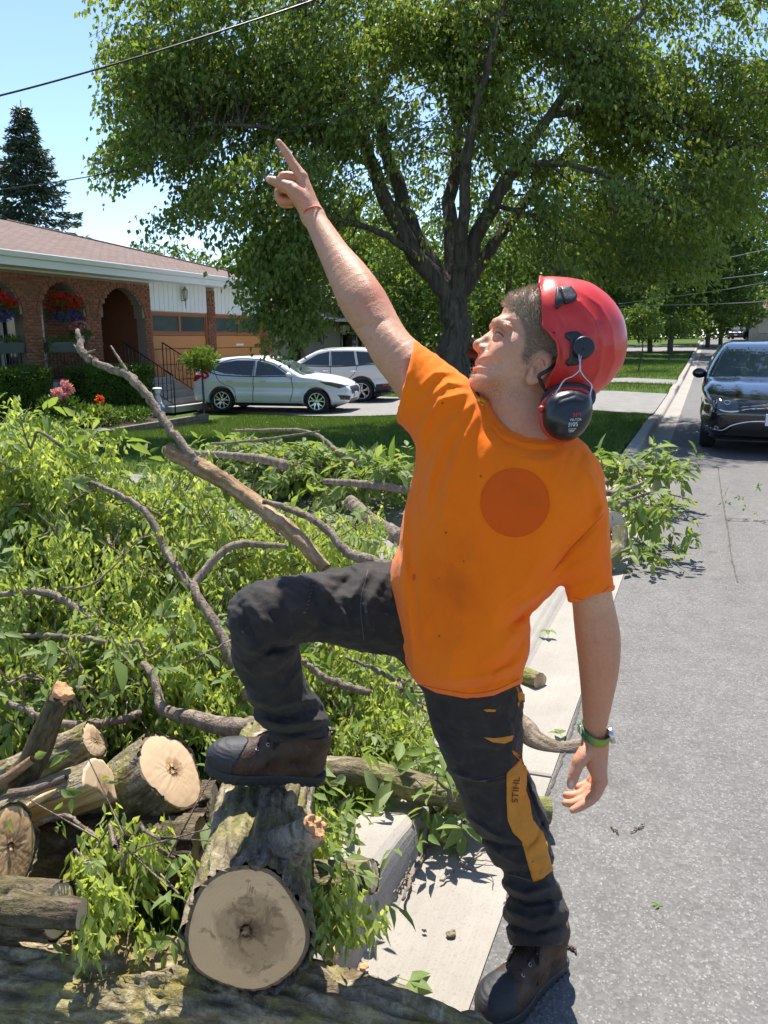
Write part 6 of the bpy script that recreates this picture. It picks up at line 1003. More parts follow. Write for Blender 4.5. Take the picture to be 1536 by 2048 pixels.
# ---------------------------------------------------------------- small litter on the gutter and road
def litter_leaf(px, py, z, label, s, seed):
    r = np.random.default_rng(seed); B = gnd(px, py, z); root = empty('fallen_leaf', B, 0, label, 'leaf', 'loose green leaves on the ground'); a0 = r.uniform(0, 6.28)
    for k, da in enumerate((-0.9, 0.05, 0.95)):
        a = a0 + da; D = np.array([[math.cos(a), math.sin(a), 0.10]]); V, Fc = leaflet(np.array([[0, 0, 0.004]]), unit(D), np.array([[0, 0, 1.0]]), np.array([s]), np.array([s * 0.5])); link('leaflet', npmesh('leaflet', V, Fc, {'tone': np.full(8, 0.5), 'tone2': np.full(8, 0.2)}), M['ash_leaf'], root, smooth=False)
    MB().tube([(0, 0, 0.004), (-math.cos(a0) * s * 0.6, -math.sin(a0) * s * 0.6, 0.003)], 0.0012, 5).build('stalk', M['samara'], root)
litter_leaf(818, 1965, 0.0, 'three-part green leaf lying alone on the gutter near the bottom', 0.062, 201); litter_leaf(1120, 1470, 0.02, 'small green leaf on the gutter edge beside the bent limb', 0.05, 202); litter_leaf(1095, 1262, 0.02, 'small green leaf in the gutter joint behind the elbow', 0.06, 203); litter_leaf(1317, 1812, 0.0, 'single small leaf scrap on the open asphalt', 0.02, 204); litter_leaf(905, 1690, 0.0, 'small leaf in shadow beside the standing knee', 0.05, 205)
def twig(pts, rad, label, seed, side=()):
    P0 = pts[0]; root = empty('fallen_twig', P0, 0, label, 'twig', 'thin twigs on the ground'); add_branch(root, 'stem', pts, rad, 'branch_bark', 20, 6, 0.003, seed)
    for s_ in side: add_branch(root, 'side_twig', s_, [rad[0] * 0.6, rad[0] * 0.3], 'branch_bark', 8, 5, 0.002, seed + 3)
gz = lambda x, y, z=0.006: gnd(x, y, z)
twig([gz(880, 1760), gz(925, 1735), gz(965, 1700), gz(1000, 1690)], [0.0035, 0.003, 0.0025, 0.0015], 'forked twig lying across the gutter before the standing shin', 301, [[gz(925, 1735), gz(980, 1752), gz(985, 1775)], [gz(945, 1718), gz(975, 1722), gz(1000, 1726)], [gz(930, 1732), gz(915, 1700), gz(955, 1680)]])
twig([gz(775, 1800, 0.01), gz(800, 1770, 0.01), gz(815, 1745, 0.01), gz(820, 1720, 0.02)], [0.003, 0.003, 0.003, 0.002], 'crooked twig at the foot of the kerb face', 302, [[gz(810, 1757), gz(832, 1770)], [gz(808, 1757), gz(828, 1758)]])
twig([gz(1222, 1652), gz(1232, 1660), gz(1238, 1668)], [0.002, 0.002, 0.001], 'tiny dark twig on the asphalt below the hanging hand', 303); twig([gz(1262, 1664), gz(1278, 1655), gz(1288, 1648)], [0.002, 0.002, 0.001], 'second tiny twig on the asphalt, to the right', 304); twig([gz(1130, 1890), gz(1145, 1895), gz(1153, 1905)], [0.003, 0.004, 0.002], 'splinter of pale wood behind the standing boot', 305)
def chip(px, py, s, m, label, seed, z=0.0):
    B = gnd(px, py, z); V, Q = surf(lambda P: np.maximum(ell(P, (0, 0, s * 0.22), (s, s * 0.65, s * 0.28)) + s * 0.5 * fbm(P / s * 1.6 + seed, 2), -P[:, 2]), (-s * 1.4, -s * 1.2, -0.01), (s * 1.4, s * 1.2, s), s / 7, 1); o = link('wood_chip', npmesh('wood_chip', V, Q), M[m], None, loc=B); o.rotation_euler = (0, 0, seed); tag(o, label, 'wood chip', 'wood chips and bark bits on the ground')
chip(902, 1868, 0.016, 'bark_moss', 'flat mossy bark bit in the middle of the gutter', 1); chip(728, 1935, 0.016, 'torn', 'reddish bark bit near the mossy log', 2); chip(848, 1862, 0.007, 'bark_dark', 'tiny dark chip on the gutter', 3); chip(757, 1848, 0.009, 'cut_pale', 'tiny pale chip at the foot of the kerb', 4); chip(915, 1712, 0.010, 'bark_grey', 'small grey pebble-like chip by the twig', 5)
for i, (x, y) in enumerate(((640, 1975), (665, 1935), (690, 1985))):
    P0 = at(x, y, 1.72 + 0.02 * i); o = MB(); r = np.random.default_rng(400 + i); V = [r.normal(0, 1, 3) * [0.035, 0.03, 0.008] for _ in range(6)]; bm = bmesh.new(); [bm.verts.new(v) for v in V + [v + np.array([0, 0, 0.008]) for v in V]]; bmesh.ops.convex_hull(bm, input=bm.verts); me = bpy.data.meshes.new('bark_slab'); bm.to_mesh(me); bm.free(); ob = link('bark_slab', me, M['split'], None, smooth=False, loc=P0); ob.rotation_euler = (0.5, 0.6 - 0.3 * i, i); tag(ob, ('pale wood slab at the right of the main log face', 'pale upright wood slab between the log and the kerb', 'flat pale wood slab nearest the kerb above the mossy log')[i], 'wood slab', 'pale wood slabs by the kerb')
# ================================================================== the person
def skin_mat():
    t = Mt('skin'); n1 = t.noise(18, 4); n2 = t.noise(140, 3); n3 = t.voro(260, out=0)
    c = t.mix(t.ramp(n1, (0.3, 0), (0.7, 1)), (0.52, 0.265, 0.155), (0.62, 0.345, 0.215))
    c = t.mix(t.math('MULTIPLY', t.attr('red'), 0.85), c, (0.55, 0.20, 0.115))
    c = t.mix(t.math('MULTIPLY', t.ramp(n2, (0.52, 0), (0.72, 1)), 0.35), c, (0.36, 0.15, 0.085))
    c = t.mix(t.math('MULTIPLY', t.attr('lip'), 0.6), c, (0.48, 0.17, 0.14))
    st = t.math('MULTIPLY', t.attr('stubble'), t.ramp(t.noise(420, 2), (0.42, 0.15), (0.6, 0.75)))
    c = t.mix(st, c, (0.20, 0.11, 0.06))
    c = t.mix(t.attr('scalp'), c, (0.17, 0.115, 0.075))
    c = t.mix(t.attr('nail'), c, (0.72, 0.48, 0.40))
    nb = t.n('TexVoronoi', {'Vector': t.co(), 'Scale': 520.0}).outputs[0]
    h = t.math('ADD', t.math('MULTIPLY', nb, 0.5), t.noise(90, 4)); t.bump(h, 0.34, 0.0035)
    t.b.subsurface_method = 'RANDOM_WALK'
    return t.done(c, t.math('MULTIPLY_ADD', n1, 0.2, 0.42), spec=0.42, Subsurface_Weight=0.04, Subsurface_Radius=(0.012, 0.004, 0.002), Subsurface_Scale=0.5)
def shirt_mat():
    t = Mt('shirt_cotton'); n1 = t.noise(5, 5, 0.6); n2 = t.noise(26, 4)
    c = t.mix(t.ramp(n1, (0.35, 0), (0.75, 1)), (1.0, 0.205, 0.005), (0.95, 0.165, 0.004))
    c = t.mix(t.math('MULTIPLY', t.ramp(t.attr('dirt'), (0.2, 0), (0.9, 1)), t.ramp(n2, (0.3, 0.25), (0.7, 0.75))), c, (0.62, 0.11, 0.006))
    c = t.mix(t.ramp(t.voro(19, out=0), (0.035, 0.8), (0.06, 0.0)), c, (0.24, 0.045, 0.008))
    w = t.n('TexWave', {'Vector': t.co(), 'Scale': 330.0, 'Distortion': 2.0, 'Detail': 1.0}).outputs[1]
    h = t.math('ADD', t.math('MULTIPLY', w, 0.25), t.math('ADD', t.noise(60, 5), t.math('MULTIPLY', t.noise(380, 2), 0.5))); t.bump(h, 0.32, 0.006)
    return t.done(c, 0.9, spec=0.15, Sheen_Weight=0.12, Sheen_Roughness=0.5)
def trouser_mat():
    t = Mt('trouser_cloth'); n1 = t.noise(7, 6, 0.65); n2 = t.noise(40, 4)
    c = t.mix(t.ramp(n1, (0.35, 0), (0.7, 1)), (0.017, 0.016, 0.0155), (0.038, 0.031, 0.027))
    c = t.mix(t.ramp(n2, (0.52, 0), (0.8, 0.55)), c, (0.085, 0.066, 0.053))
    w = t.n('TexWave', {'Vector': t.co(), 'Scale': 260.0, 'Distortion': 1.0}, bands_direction='DIAGONAL').outputs[1]
    t.bump(t.math('ADD', t.math('MULTIPLY', w, 0.3), t.math('ADD', t.noise(30, 5), t.noise(220, 3))), 0.35, 0.005)
    return t.done(c, 0.78, spec=0.3, Sheen_Weight=0.06)
M['skin'] = skin_mat(); M['shirt'] = shirt_mat(); M['trousers'] = trouser_mat()
def leather_mat():
    t = Mt('boot_leather'); n = t.noise(22, 5, 0.65)
    c = t.mix(t.ramp(n, (0.3, 0), (0.72, 1)), (0.020, 0.010, 0.007), (0.085, 0.045, 0.026)); c = t.mix(t.ramp(t.noise(70, 3), (0.6, 0), (0.8, 0.5)), c, (0.17, 0.115, 0.07))
    t.bump(t.math('ADD', t.voro(160), t.noise(60, 4)), 0.3, 0.003); return t.done(c, 0.62, spec=0.4)
M['leather'] = leather_mat()
M['rubber'] = plain('boot_rubber', (0.022, 0.023, 0.026), 0.6, var=0.5, scale=40, bump=0.3, bscale=300)
M['lace'] = plain('lace_cord', (0.012, 0.011, 0.010), 0.85, bump=0.4, scale=300)
M['steel'] = plain('steel', (0.55, 0.55, 0.54), 0.3, 1.0, 0.05, 30)
def shell_mat():
    t = Mt('helmet_shell'); n = t.noise(14, 5, 0.65); s = t.noise(9, 6, 0.7, vec=t.mapping((1, 4, 1)))
    c = t.mix(t.ramp(n, (0.35, 0), (0.7, 1)), (0.56, 0.026, 0.020), (0.64, 0.040, 0.030))
    c = t.mix(t.ramp(s, (0.56, 0), (0.75, 0.55)), c, (0.42, 0.016, 0.012)); c = t.mix(t.ramp(t.noise(55, 4), (0.62, 0), (0.74, 0.45)), c, (0.24, 0.02, 0.016))
    t.bump(t.noise(120, 4), 0.08, 0.002); return t.done(c, t.ramp(n, (0.3, 0.26), (0.7, 0.42)), spec=0.5)
M['helmet'] = shell_mat()
M['black_plastic'] = plain('black_plastic', (0.014, 0.015, 0.018), 0.38, var=0.4, scale=30, bump=0.1)
M['muff'] = plain('muff_cup', (0.013, 0.014, 0.017), 0.3, var=0.45, scale=18, bump=0.06)
M['red_plastic'] = plain('red_plastic', (0.55, 0.025, 0.02), 0.4)
M['orange_panel'] = plain('orange_panel_cloth', (0.56, 0.215, 0.022), 0.8, var=0.35, scale=26, bump=0.3)
M['print_red'] = plain('print_red', (0.55, 0.03, 0.03), 0.5); M['print_white'] = plain('print_white', (0.72, 0.72, 0.72), 0.5); M['print_black'] = plain('print_black', (0.03, 0.022, 0.012), 0.7)
M['emblem'] = plain('emblem_print', (0.72, 0.105, 0.010), 0.9, var=0.05, spec=0.1)
M['hair'] = plain('hair', (0.22, 0.145, 0.080), 0.55, var=0.5, scale=60); M['hair_grey'] = plain('hair_grey', (0.42, 0.33, 0.225), 0.5, var=0.3, scale=60)
M['eye'] = plain('eye_white', (0.62, 0.56, 0.52), 0.2); M['iris'] = plain('iris', (0.06, 0.07, 0.08), 0.15)
def band_mat():
    t = Mt('watch_band'); x = t.sep(t.co('Generated'))[0]
    return t.done(t.ramp(x, (0.0, (0.06, 0.16, 0.05)), (0.35, (0.05, 0.17, 0.06)), (0.62, (0.24, 0.30, 0.035)), (1.0, (0.26, 0.25, 0.03))), 0.6)
M['band'] = band_mat(); M['red_cord'] = plain('red_cord', (0.60, 0.055, 0.04), 0.7); M['yellow_plastic'] = plain('yellow_plastic', (0.80, 0.34, 0.01), 0.35); M['dark_lens'] = plain('dark_lens', (0.01, 0.01, 0.012), 0.08)

PBASE = gnd(1050, 1975)
person = empty('person', PBASE, 0, 'man in orange t-shirt and red helmet, one boot on a log, pointing up', 'person')
HELD = {}
def pmesh(name, V, Q, m, parent=person, attrs=None, keep=None):
    W = c2w(V)
    if keep: HELD[keep] = BVHTree.FromPolygons([tuple(p) for p in W], [tuple(int(i) for i in q) for q in Q])
    return link(name, npmesh(name, W - PBASE, Q, attrs), m, parent)
def pxof(P): return 768 + F * P[:, 0] / P[:, 2], 1024 - F * P[:, 1] / P[:, 2]
def cpts(L): return [cc(*p[:3]) for p in L]
def crad(L): return [p[3] * p[2] / F for p in L]
_dn = {}
def pchain(P, L, k=0.0, n=None):
    key = tuple(L) + (n,)
    if key not in _dn: _dn[key] = dense(cpts(L), crad(L), n or (3 * len(L) - 2)) if len(L) > 2 else (cpts(L), crad(L))
    return chain(P, *_dn[key])
def seg2(px, py, x0, y0, x1, y1):
    ex, ey = x1 - x0, y1 - y0; t = np.clip(((px - x0) * ex + (py - y0) * ey) / (ex * ex + ey * ey), 0, 1)
    return np.hypot(px - x0 - t * ex, py - y0 - t * ey), t
def folds(px, py, L):
    """sum of ridges (metres) along image-plane polylines ((pts), width px, height m)"""
    o = np.zeros_like(px)
    for pts, w, a in L:
        n = len(pts) - 1; best = np.full_like(px, 1e9); tt = np.zeros_like(px)
        for i in range(n):
            d, t = seg2(px, py, *pts[i], *pts[i + 1]); b = d < best; best = np.where(b, d, best); tt = np.where(b, (i + t) / n, tt)
        o += a * np.exp(-(best / w) ** 1.45) * np.sqrt(np.clip(np.sin(np.pi * np.clip(tt * 0.94 + 0.03, 0, 1)), 0, 1))
    return o

def foldgrid(L):
    A = np.array([q for pts, w, a in L for q in pts]); return Grid2(lambda G: folds(G[:, 0], G[:, 1], L), A.min(0) - 70, A.max(0) + 70, 1.5)

# ---------------------------------------------------------------- head and neck
HD = 1.50
def hp(px, py, z=HD): return cc(px, py, z)
head_poly = closed([hp(*q)[:2] for q in [(1014, 604), (1004, 625), (994, 636), (989, 643), (987.5, 652), (991, 661), (987, 671), (977, 685), (968, 698), (959, 709), (953.5, 717), (951.5, 724),
    (955, 730), (948.5, 735), (946.5, 740), (948.5, 746), (944.5, 752), (942, 758), (940, 768), (940.5, 778), (945, 785), (953, 790), (975, 798), (1000, 804), (1040, 806), (1078, 795),
    (1112, 782), (1150, 776), (1188, 752), (1214, 708), (1217, 655), (1193, 607), (1150, 582), (1100, 576), (1055, 582), (1030, 590)]], 3)
head_g = polygrid(head_poly, 0.0012)
def head_f(P):
    X, Y, Z = P.T; px, py = pxof(P)
    s = head_g(X, Y)
    T = (0.071 - 0.012 * np.clip((py - 700) / 90, 0, 1))
    f = inflate(s, Z - HD, 0.074, T)
    neck = chain(P, [hp(1035, 770), hp(1036, 815, 1.503), hp(1045, 845, 1.505), hp(1062, 885, 1.51), hp(1075, 930, 1.53)], [0.056, 0.060, 0.064, 0.073, 0.085])
    f = smin(f, neck, 0.016)
    Zs = np.abs(Z - HD)                                       # mirrored features
    Q = np.stack([X, Y, HD - Zs], -1)
    f = smin(f, ell(Q, hp(1020, 693, 1.452), (0.030, 0.016, 0.016), rotm((0, 0, 1), 0.5)), 0.018)      # cheekbone
    f = smin(f, chain(Q, [hp(991, 646, 1.485), hp(1001, 645, 1.462), hp(1014, 655, 1.445)], [0.008, 0.009, 0.007]), 0.010)    # brow ridge
    f = smax(f, -ell(Q, hp(993, 668, 1.458), (0.012, 0.009, 0.015)), 0.010)                            # socket
    f = smin(f, sphere(Q, hp(1001.5, 669, 1.4700), 0.0134), 0.004)                                      # lids over the eyeball
    f = smin(f, chain(Q, [hp(991, 662, 1.470), hp(998, 660, 1.459), hp(1007, 667, 1.455), hp(1012, 677, 1.455)], [0.0022, 0.0026, 0.0024, 0.0015]), 0.004)
    f = smax(f, -chain(Q, [hp(988, 668, 1.466), hp(994, 668, 1.4575), hp(1000, 671, 1.4555), hp(1006, 676, 1.4555)], [0.0022, 0.0030, 0.0026, 0.0008]), 0.0015)   # open slit
    f = smax(f, -chain(Q, [hp(992, 681, 1.462), hp(1002, 684, 1.452), hp(1012, 682, 1.448)], [0.0008, 0.0010, 0.0006]), 0.004)
    nose = chain(P, [hp(993, 661), hp(976, 676.5), hp(959, 690)], [0.0075, 0.0085, 0.0105])
    nose = smin(nose, chain(P, [hp(957, 691), hp(957.5, 692)], [0.0105, 0.0105]), 0.006)
    nose = smin(nose, ell(Q, hp(969, 698, 1.4865), (0.0115, 0.0080, 0.0075), rotm((0, 0, 1), -0.35)), 0.007)
    nose = smin(nose, chain(P, [hp(980, 684), hp(966, 702)], [0.013, 0.008]), 0.008)
    f = smin(f, nose, 0.008)
    f = smax(f, -ell(Q, hp(962.5, 705.5, 1.4915), (0.0045, 0.0030, 0.0032)), 0.002)                     # nostril
    f = smax(f, -chain(Q, [hp(975, 692, 1.474), hp(977, 704, 1.470), hp(972, 716, 1.467)], [0.0015, 0.0012, 0.0008]), 0.006)    # nasolabial crease
    up = chain(Q, [hp(954.5, 725, 1.5), hp(956.5, 728, 1.487), hp(966, 735, 1.470)], [0.0034, 0.0032, 0.0012]); lo_ = chain(Q, [hp(951.5, 737.5, 1.5), hp(953.5, 738.5, 1.487), hp(966, 737.5, 1.470)], [0.0042, 0.0038, 0.0012])
    f = smin(f, np.minimum(up, lo_), 0.005)
    f = smax(f, -chain(Q, [hp(948, 731.5, 1.5), hp(957, 732.5, 1.484), hp(969, 737.5, 1.466)], [0.0016, 0.0014, 0.0010]), 0.003)
    f = smin(f, ell(P, hp(950, 771, 1.5), (0.012, 0.013, 0.022)), 0.014)                                # chin
    # ear: rim, bowl, lobe
    er = rotm((0, 0, 1), -0.58)
    eo = ell(Q, hp(1080, 737, 1.428), (0.0175, 0.0335, 0.0085), er @ rotm((0, 1, 0), 0.30))
    eo = smax(eo, -ell(Q, hp(1079, 735, 1.4165), (0.0118, 0.0235, 0.0105), er @ rotm((0, 1, 0), 0.30)), 0.0022)
    eo = smin(eo, chain(Q, [hp(1084, 722, 1.4225), hp(1088, 735, 1.4225), hp(1078, 750, 1.4225)], [0.0024, 0.0028, 0.0024]), 0.0025)
    eo = smin(eo, ell(Q, hp(1065, 741, 1.426), (0.005, 0.007, 0.005)), 0.005); eo = smin(eo, ell(Q, hp(1061, 760, 1.428), (0.008, 0.009, 0.0055)), 0.007)
    f = smin(f, eo, 0.0025)
    f += 0.0008 * np.sin((py - 640 + 0.25 * (px - 1000)) * 0.42) * np.clip(1 - np.hypot(px - 1012, py - 632) / 26, 0, 1)       # forehead lines
    return f
hV, hQ = surf(head_f, (hp(930, 0)[0], hp(0, 925)[1], HD - 0.105), (hp(1235, 0)[0], hp(0, 560)[1], HD + 0.105), 0.0022)
hpx, hpy = pxof(hV)
def blob(x, y, r): return np.clip(1.25 - np.hypot(hpx - x, hpy - y) / r, 0, 1)
Qm = np.stack([hV[:, 0], hV[:, 1], HD - np.abs(hV[:, 2] - HD)], -1)
ldist = np.minimum(chain(Qm, [hp(952, 726, 1.5), hp(956, 728, 1.487), hp(967, 735.5, 1.468)], [0.004, 0.004, 0.001]), chain(Qm, [hp(949, 737, 1.5), hp(953, 738.5, 1.487), hp(967, 737.5, 1.468)], [0.005, 0.0045, 0.001]))
a_lip = np.clip(1 - ldist / 0.0025, 0, 1) * (hpy < 745)
a_red = np.maximum.reduce([blob(957, 692, 26) * 0.6, blob(1018, 700, 40) * 0.5, blob(1085, 735, 40) * 0.55, blob(1050, 850, 75) * 0.55, blob(1005, 640, 30) * 0.4])
hair_poly = [(1012, 607), (1040, 590), (1110, 575), (1220, 640), (1220, 720), (1150, 770), (1112, 760), (1108, 712), (1092, 706), (1075, 709), (1062, 722), (1046, 726), (1042, 712), (1050, 690), (1049, 662), (1040, 640), (1026, 624)]
sc = poly2(np.stack([hpx, hpy], -1), hair_poly); earmask = np.clip(1 - np.maximum(np.hypot((hpx - 1082) * 1.3, hpy - 738) - 34, 0) / 4, 0, 1)
a_scalp = np.clip(0.5 - sc / 10, 0, 1) * 0.9 * (1 - earmask)
a_st = np.maximum(np.clip(1.2 - np.hypot((hpx - 985) / 55, (hpy - 775) / 32), 0, 1), np.clip(1.1 - np.abs(hpx - 1030) / 45, 0, 1) * np.clip(1 - np.abs(hpy - 785) / 35, 0, 1)) * 0.75
a_st = np.maximum(a_st, np.clip(1.3 - np.hypot(hpx - 945, hpy - 748) / 9, 0, 1)) * (1 - a_lip); a_st = np.maximum(a_st, np.clip(1.2 - np.hypot((hpx - 960) / 14, (hpy - 716) / 8), 0, 1) * 0.5)

# ---------------------------------------------------------------- arms and hands
ARM_R = [(872, 800, 1.54, 60), (820, 738, 1.555, 51), (789, 705, 1.57, 46), (767, 671, 1.585, 43), (736, 619, 1.61, 46.5), (723, 598, 1.62, 46), (696, 552, 1.645, 39), (670, 510, 1.665, 31), (641, 459, 1.69, 24.5), (627, 434, 1.70, 20)]
ARM_L = [(1150, 1010, 1.47, 56), (1168, 1110, 1.50, 46), (1183, 1190, 1.53, 40), (1190, 1235, 1.555, 42), (1195, 1275, 1.575, 43), (1197, 1310, 1.59, 41), (1197, 1350, 1.61, 37), (1194, 1400, 1.64, 30), (1191, 1440, 1.66, 24.5), (1190, 1475, 1.68, 22.5)]
def hand_r(P):
    f = pchain(P, [(627, 434, 1.70, 19), (621, 415, 1.70, 17), (604, 354, 1.705, 11)], 0.006)
    for L in ([(628, 434, 1.712, 17), (616, 405, 1.72, 16), (600, 356, 1.728, 11)], [(627, 434, 1.715, 15), (611, 405, 1.738, 14), (595, 366, 1.75, 10)], [(624, 434, 1.712, 15), (606, 412, 1.752, 13), (590, 382, 1.77, 9)]):
        f = smin(f, pchain(P, L, 0.006), 0.018)
    f = smin(f, pchain(P, [(616, 425, 1.695, 14), (594, 391, 1.683, 16), (583, 377, 1.682, 12.5)], 0.006), 0.014)        # thenar
    tips = [pchain(P, [(604, 354, 1.705, 11.5), (586, 328, 1.705, 9.3), (570, 302, 1.703, 8.2), (557.5, 285, 1.70, 6.4)]),
            pchain(P, [(598, 357, 1.728, 10.5), (566, 353, 1.728, 9.2), (561, 375, 1.727, 8.2), (582, 382, 1.725, 7)]),
            pchain(P, [(594, 367, 1.75, 10), (560, 379, 1.75, 9), (560, 399, 1.748, 8), (580, 402, 1.745, 7)]),
            pchain(P, [(590, 383, 1.77, 9), (563, 395, 1.77, 8), (565, 408, 1.768, 7), (581, 410, 1.765, 6)]),
            pchain(P, [(583, 377, 1.682, 12.5), (561, 368, 1.686, 10.6), (550, 363, 1.69, 9.6), (538, 359, 1.695, 7)])]
    for t in tips: f = smin(f, t, 0.0045)
    px, py = pxof(P)
    f -= 0.0008 * np.exp(-((px - 586) ** 2 + (py - 330) ** 2) / 60) + 0.0006 * np.exp(-((px - 570) ** 2 + (py - 304) ** 2) / 40)
    f += folds(px, py, [([(585, 350), (592, 358), (600, 350)], 1.6, 0.0014), ([(578, 372), (588, 366), (598, 356)], 1.8, 0.0012)])
    return f
def arm_r(P):
    f = pchain(P, ARM_R, 0.012); f = smin(f, hand_r(P), 0.012)
    px, py = pxof(P)
    f -= folds(px, py, [([(752, 600), (735, 560), (705, 515)], 16, 0.004), ([(700, 625), (680, 575), (655, 530)], 14, 0.0025), ([(800, 690), (770, 650)], 16, 0.003)])
    f += folds(px, py, [([(712, 655), (742, 652), (770, 640)], 7, 0.0035), ([(625, 425), (640, 416)], 4, 0.001)])
    return f
def hand_l(P):
    f = pchain(P, [(1183, 1478, 1.668, 17), (1186, 1520, 1.672, 17), (1201, 1561, 1.675, 12.5)], 0.006)
    for L in ([(1192, 1478, 1.685, 18), (1197, 1520, 1.692, 16), (1201, 1562, 1.695, 12)], [(1196, 1478, 1.695, 17), (1198, 1520, 1.712, 15), (1197, 1559, 1.715, 11)], [(1196, 1478, 1.70, 15), (1196, 1520, 1.73, 13), (1191, 1551, 1.735, 9.5)]):
        f = smin(f, pchain(P, L, 0.006), 0.018)
    f = smin(f, pchain(P, [(1183, 1485, 1.662, 15), (1166, 1512, 1.645, 15), (1158, 1524, 1.642, 13)], 0.006), 0.014)
    for L in ([(1202, 1562, 1.675, 12.5), (1189, 1592, 1.667, 11), (1163, 1611, 1.662, 9.6), (1146, 1620, 1.66, 7)], [(1200, 1562, 1.695, 12), (1178, 1593, 1.692, 10.3), (1148, 1606, 1.69, 9), (1131, 1606, 1.69, 7)],
              [(1196, 1558, 1.715, 11), (1170, 1583, 1.712, 9.6), (1147, 1591, 1.71, 8.6), (1132, 1590, 1.71, 6.8)], [(1190, 1550, 1.735, 9.5), (1172, 1568, 1.733, 8.5), (1156, 1574, 1.73, 7)],
              [(1158, 1524, 1.642, 13), (1149, 1547, 1.64, 11.2), (1145, 1560, 1.641, 10.6), (1142, 1570, 1.643, 8)]):
        f = smin(f, pchain(P, L), 0.0045)
    px, py = pxof(P)
    f += folds(px, py, [([(1138, 1550), (1148, 1554), (1158, 1551)], 1.6, 0.0010), ([(1165, 1535), (1172, 1560), (1185, 1572)], 3, 0.0022), ([(1173, 1582), (1189, 1578)], 1.6, 0.0008)])
    f -= 0.0022 * np.exp(-((px - 1203) ** 2 + (py - 1562) ** 2) / 130)
    return f
def arm_l(P):
    f = pchain(P, ARM_L, 0.012); f = smin(f, hand_l(P), 0.012)
    px, py = pxof(P)
    f -= folds(px, py, [([(1226, 1230), (1230, 1290), (1218, 1360)], 15, 0.003), ([(1190, 1230), (1196, 1310), (1206, 1400)], 4, 0.0012)])
    return f
def bbox(L, pad): A = np.array(cpts(L)); return A.min(0) - pad, A.max(0) + pad
lo, hi = bbox(ARM_R + [(540, 275, 1.70, 0), (540, 420, 1.78, 0)], 0.035); rV, rQ = surf(arm_r, lo, hi, 0.0026)
lo, hi = bbox(ARM_L + [(1115, 1640, 1.66, 0), (1215, 1560, 1.75, 0)], 0.03); lV, lQ = surf(arm_l, lo, hi, 0.0026)
# the trunk and thighs that the clothes cover join the pieces into one body
def core_f(P):
    f = chain(P, [cc(1050, 900, 1.53), cc(1000, 1080, 1.585), cc(940, 1270, 1.66)], [0.070, 0.090, 0.10]); f = smin(f, chain(P, [cc(880, 810, 1.54), cc(1000, 900, 1.54), cc(1145, 1005, 1.47)], [0.045, 0.06, 0.045]), 0.04)
    f = smin(f, chain(P, [cc(940, 1300, 1.68), cc(1010, 1620, 1.775), cc(1056, 1760, 1.82)], [0.085, 0.045, 0.03]), 0.03)
    return smin(f, chain(P, [cc(870, 1225, 1.69), cc(640, 1212, 1.63), cc(532, 1240, 1.60), cc(560, 1390, 1.78)], [0.075, 0.045, 0.04, 0.03]), 0.02)
lo, hi = bbox([(520, 1230, 1.58, 0), (1150, 1870, 1.86, 0), (880, 800, 1.5, 0)], 0.12); kV, kQ = surf(core_f, lo, hi, 0.011, 1)
allV = np.vstack([hV, rV, lV, kV]); n1, n2, n3 = len(hV), len(hV) + len(rV), len(hV) + len(rV) + len(lV)
allQ = np.vstack([hQ, rQ + n1, lQ + n2, kQ + n3]); Zz = lambda k: np.zeros(k)
rpx, rpy = pxof(rV); lpx, lpy = pxof(lV)
redR = np.clip(1.2 - np.hypot((rpx - 748) / 45, (rpy - 590) / 50), 0, 1) * 0.9 + 0.25 + 0.3 * (rpy < 400); redL = np.clip((lpy - 1180) / 150, 0, 1) * 0.6
nailL = np.clip(1.25 - np.hypot((lpx - 1141.5) / 6.5, (lpy - 1568) / 9), 0, 1) * (lV[:, 2] < 1.641); nailR = np.clip(1.2 - np.hypot((rpx - 535) / 4, (rpy - 357) / 7), 0, 1)
body = pmesh('body', allV, allQ, M['skin'], attrs={'red': np.concatenate([a_red, redR, redL, Zz(len(kV))]), 'lip': np.concatenate([a_lip, Zz(len(allV) - n1)]),
    'stubble': np.concatenate([a_st, Zz(len(allV) - n1)]), 'scalp': np.concatenate([a_scalp, Zz(len(allV) - n1)]), 'nail': np.concatenate([Zz(n1), nailR, np.clip(nailL, 0, 1), Zz(len(kV))])}, keep='body')
# eyes
for sgn, z in ((1, 1.4672), (-1, 1.5328)):
    V_, Q_ = surf(lambda P: sphere(P, hp(1001.5, 669, 1.4700) + np.array([0, 0, (z > 1.5) * 0.06]), 0.0120), hp(985, 690, 1.4700 + (z > 1.5) * 0.06) - np.array([0, 0, 0.016]), hp(1018, 648, 1.4700 + (z > 1.5) * 0.06) + np.array([0, 0, 0.016]), 0.0012)
    e_ = pmesh('eye', V_, Q_, [M['eye'], M['iris']]); idx = np.linalg.norm(V_[Q_].mean(1) - (hp(1001.5, 669, 1.4700) + np.array([-0.0105, 0.004, (z > 1.5) * 0.06 - 0.004 * sgn])), axis=1) < 0.0058
    e_.data.polygons.foreach_set('material_index', idx.astype(np.int32))
for q in ([hp(990, 664, 1.4615), hp(997, 664.5, 1.4545), hp(1003, 668.5, 1.4530), hp(1009, 676, 1.4535)],): HELD['lash'] = q
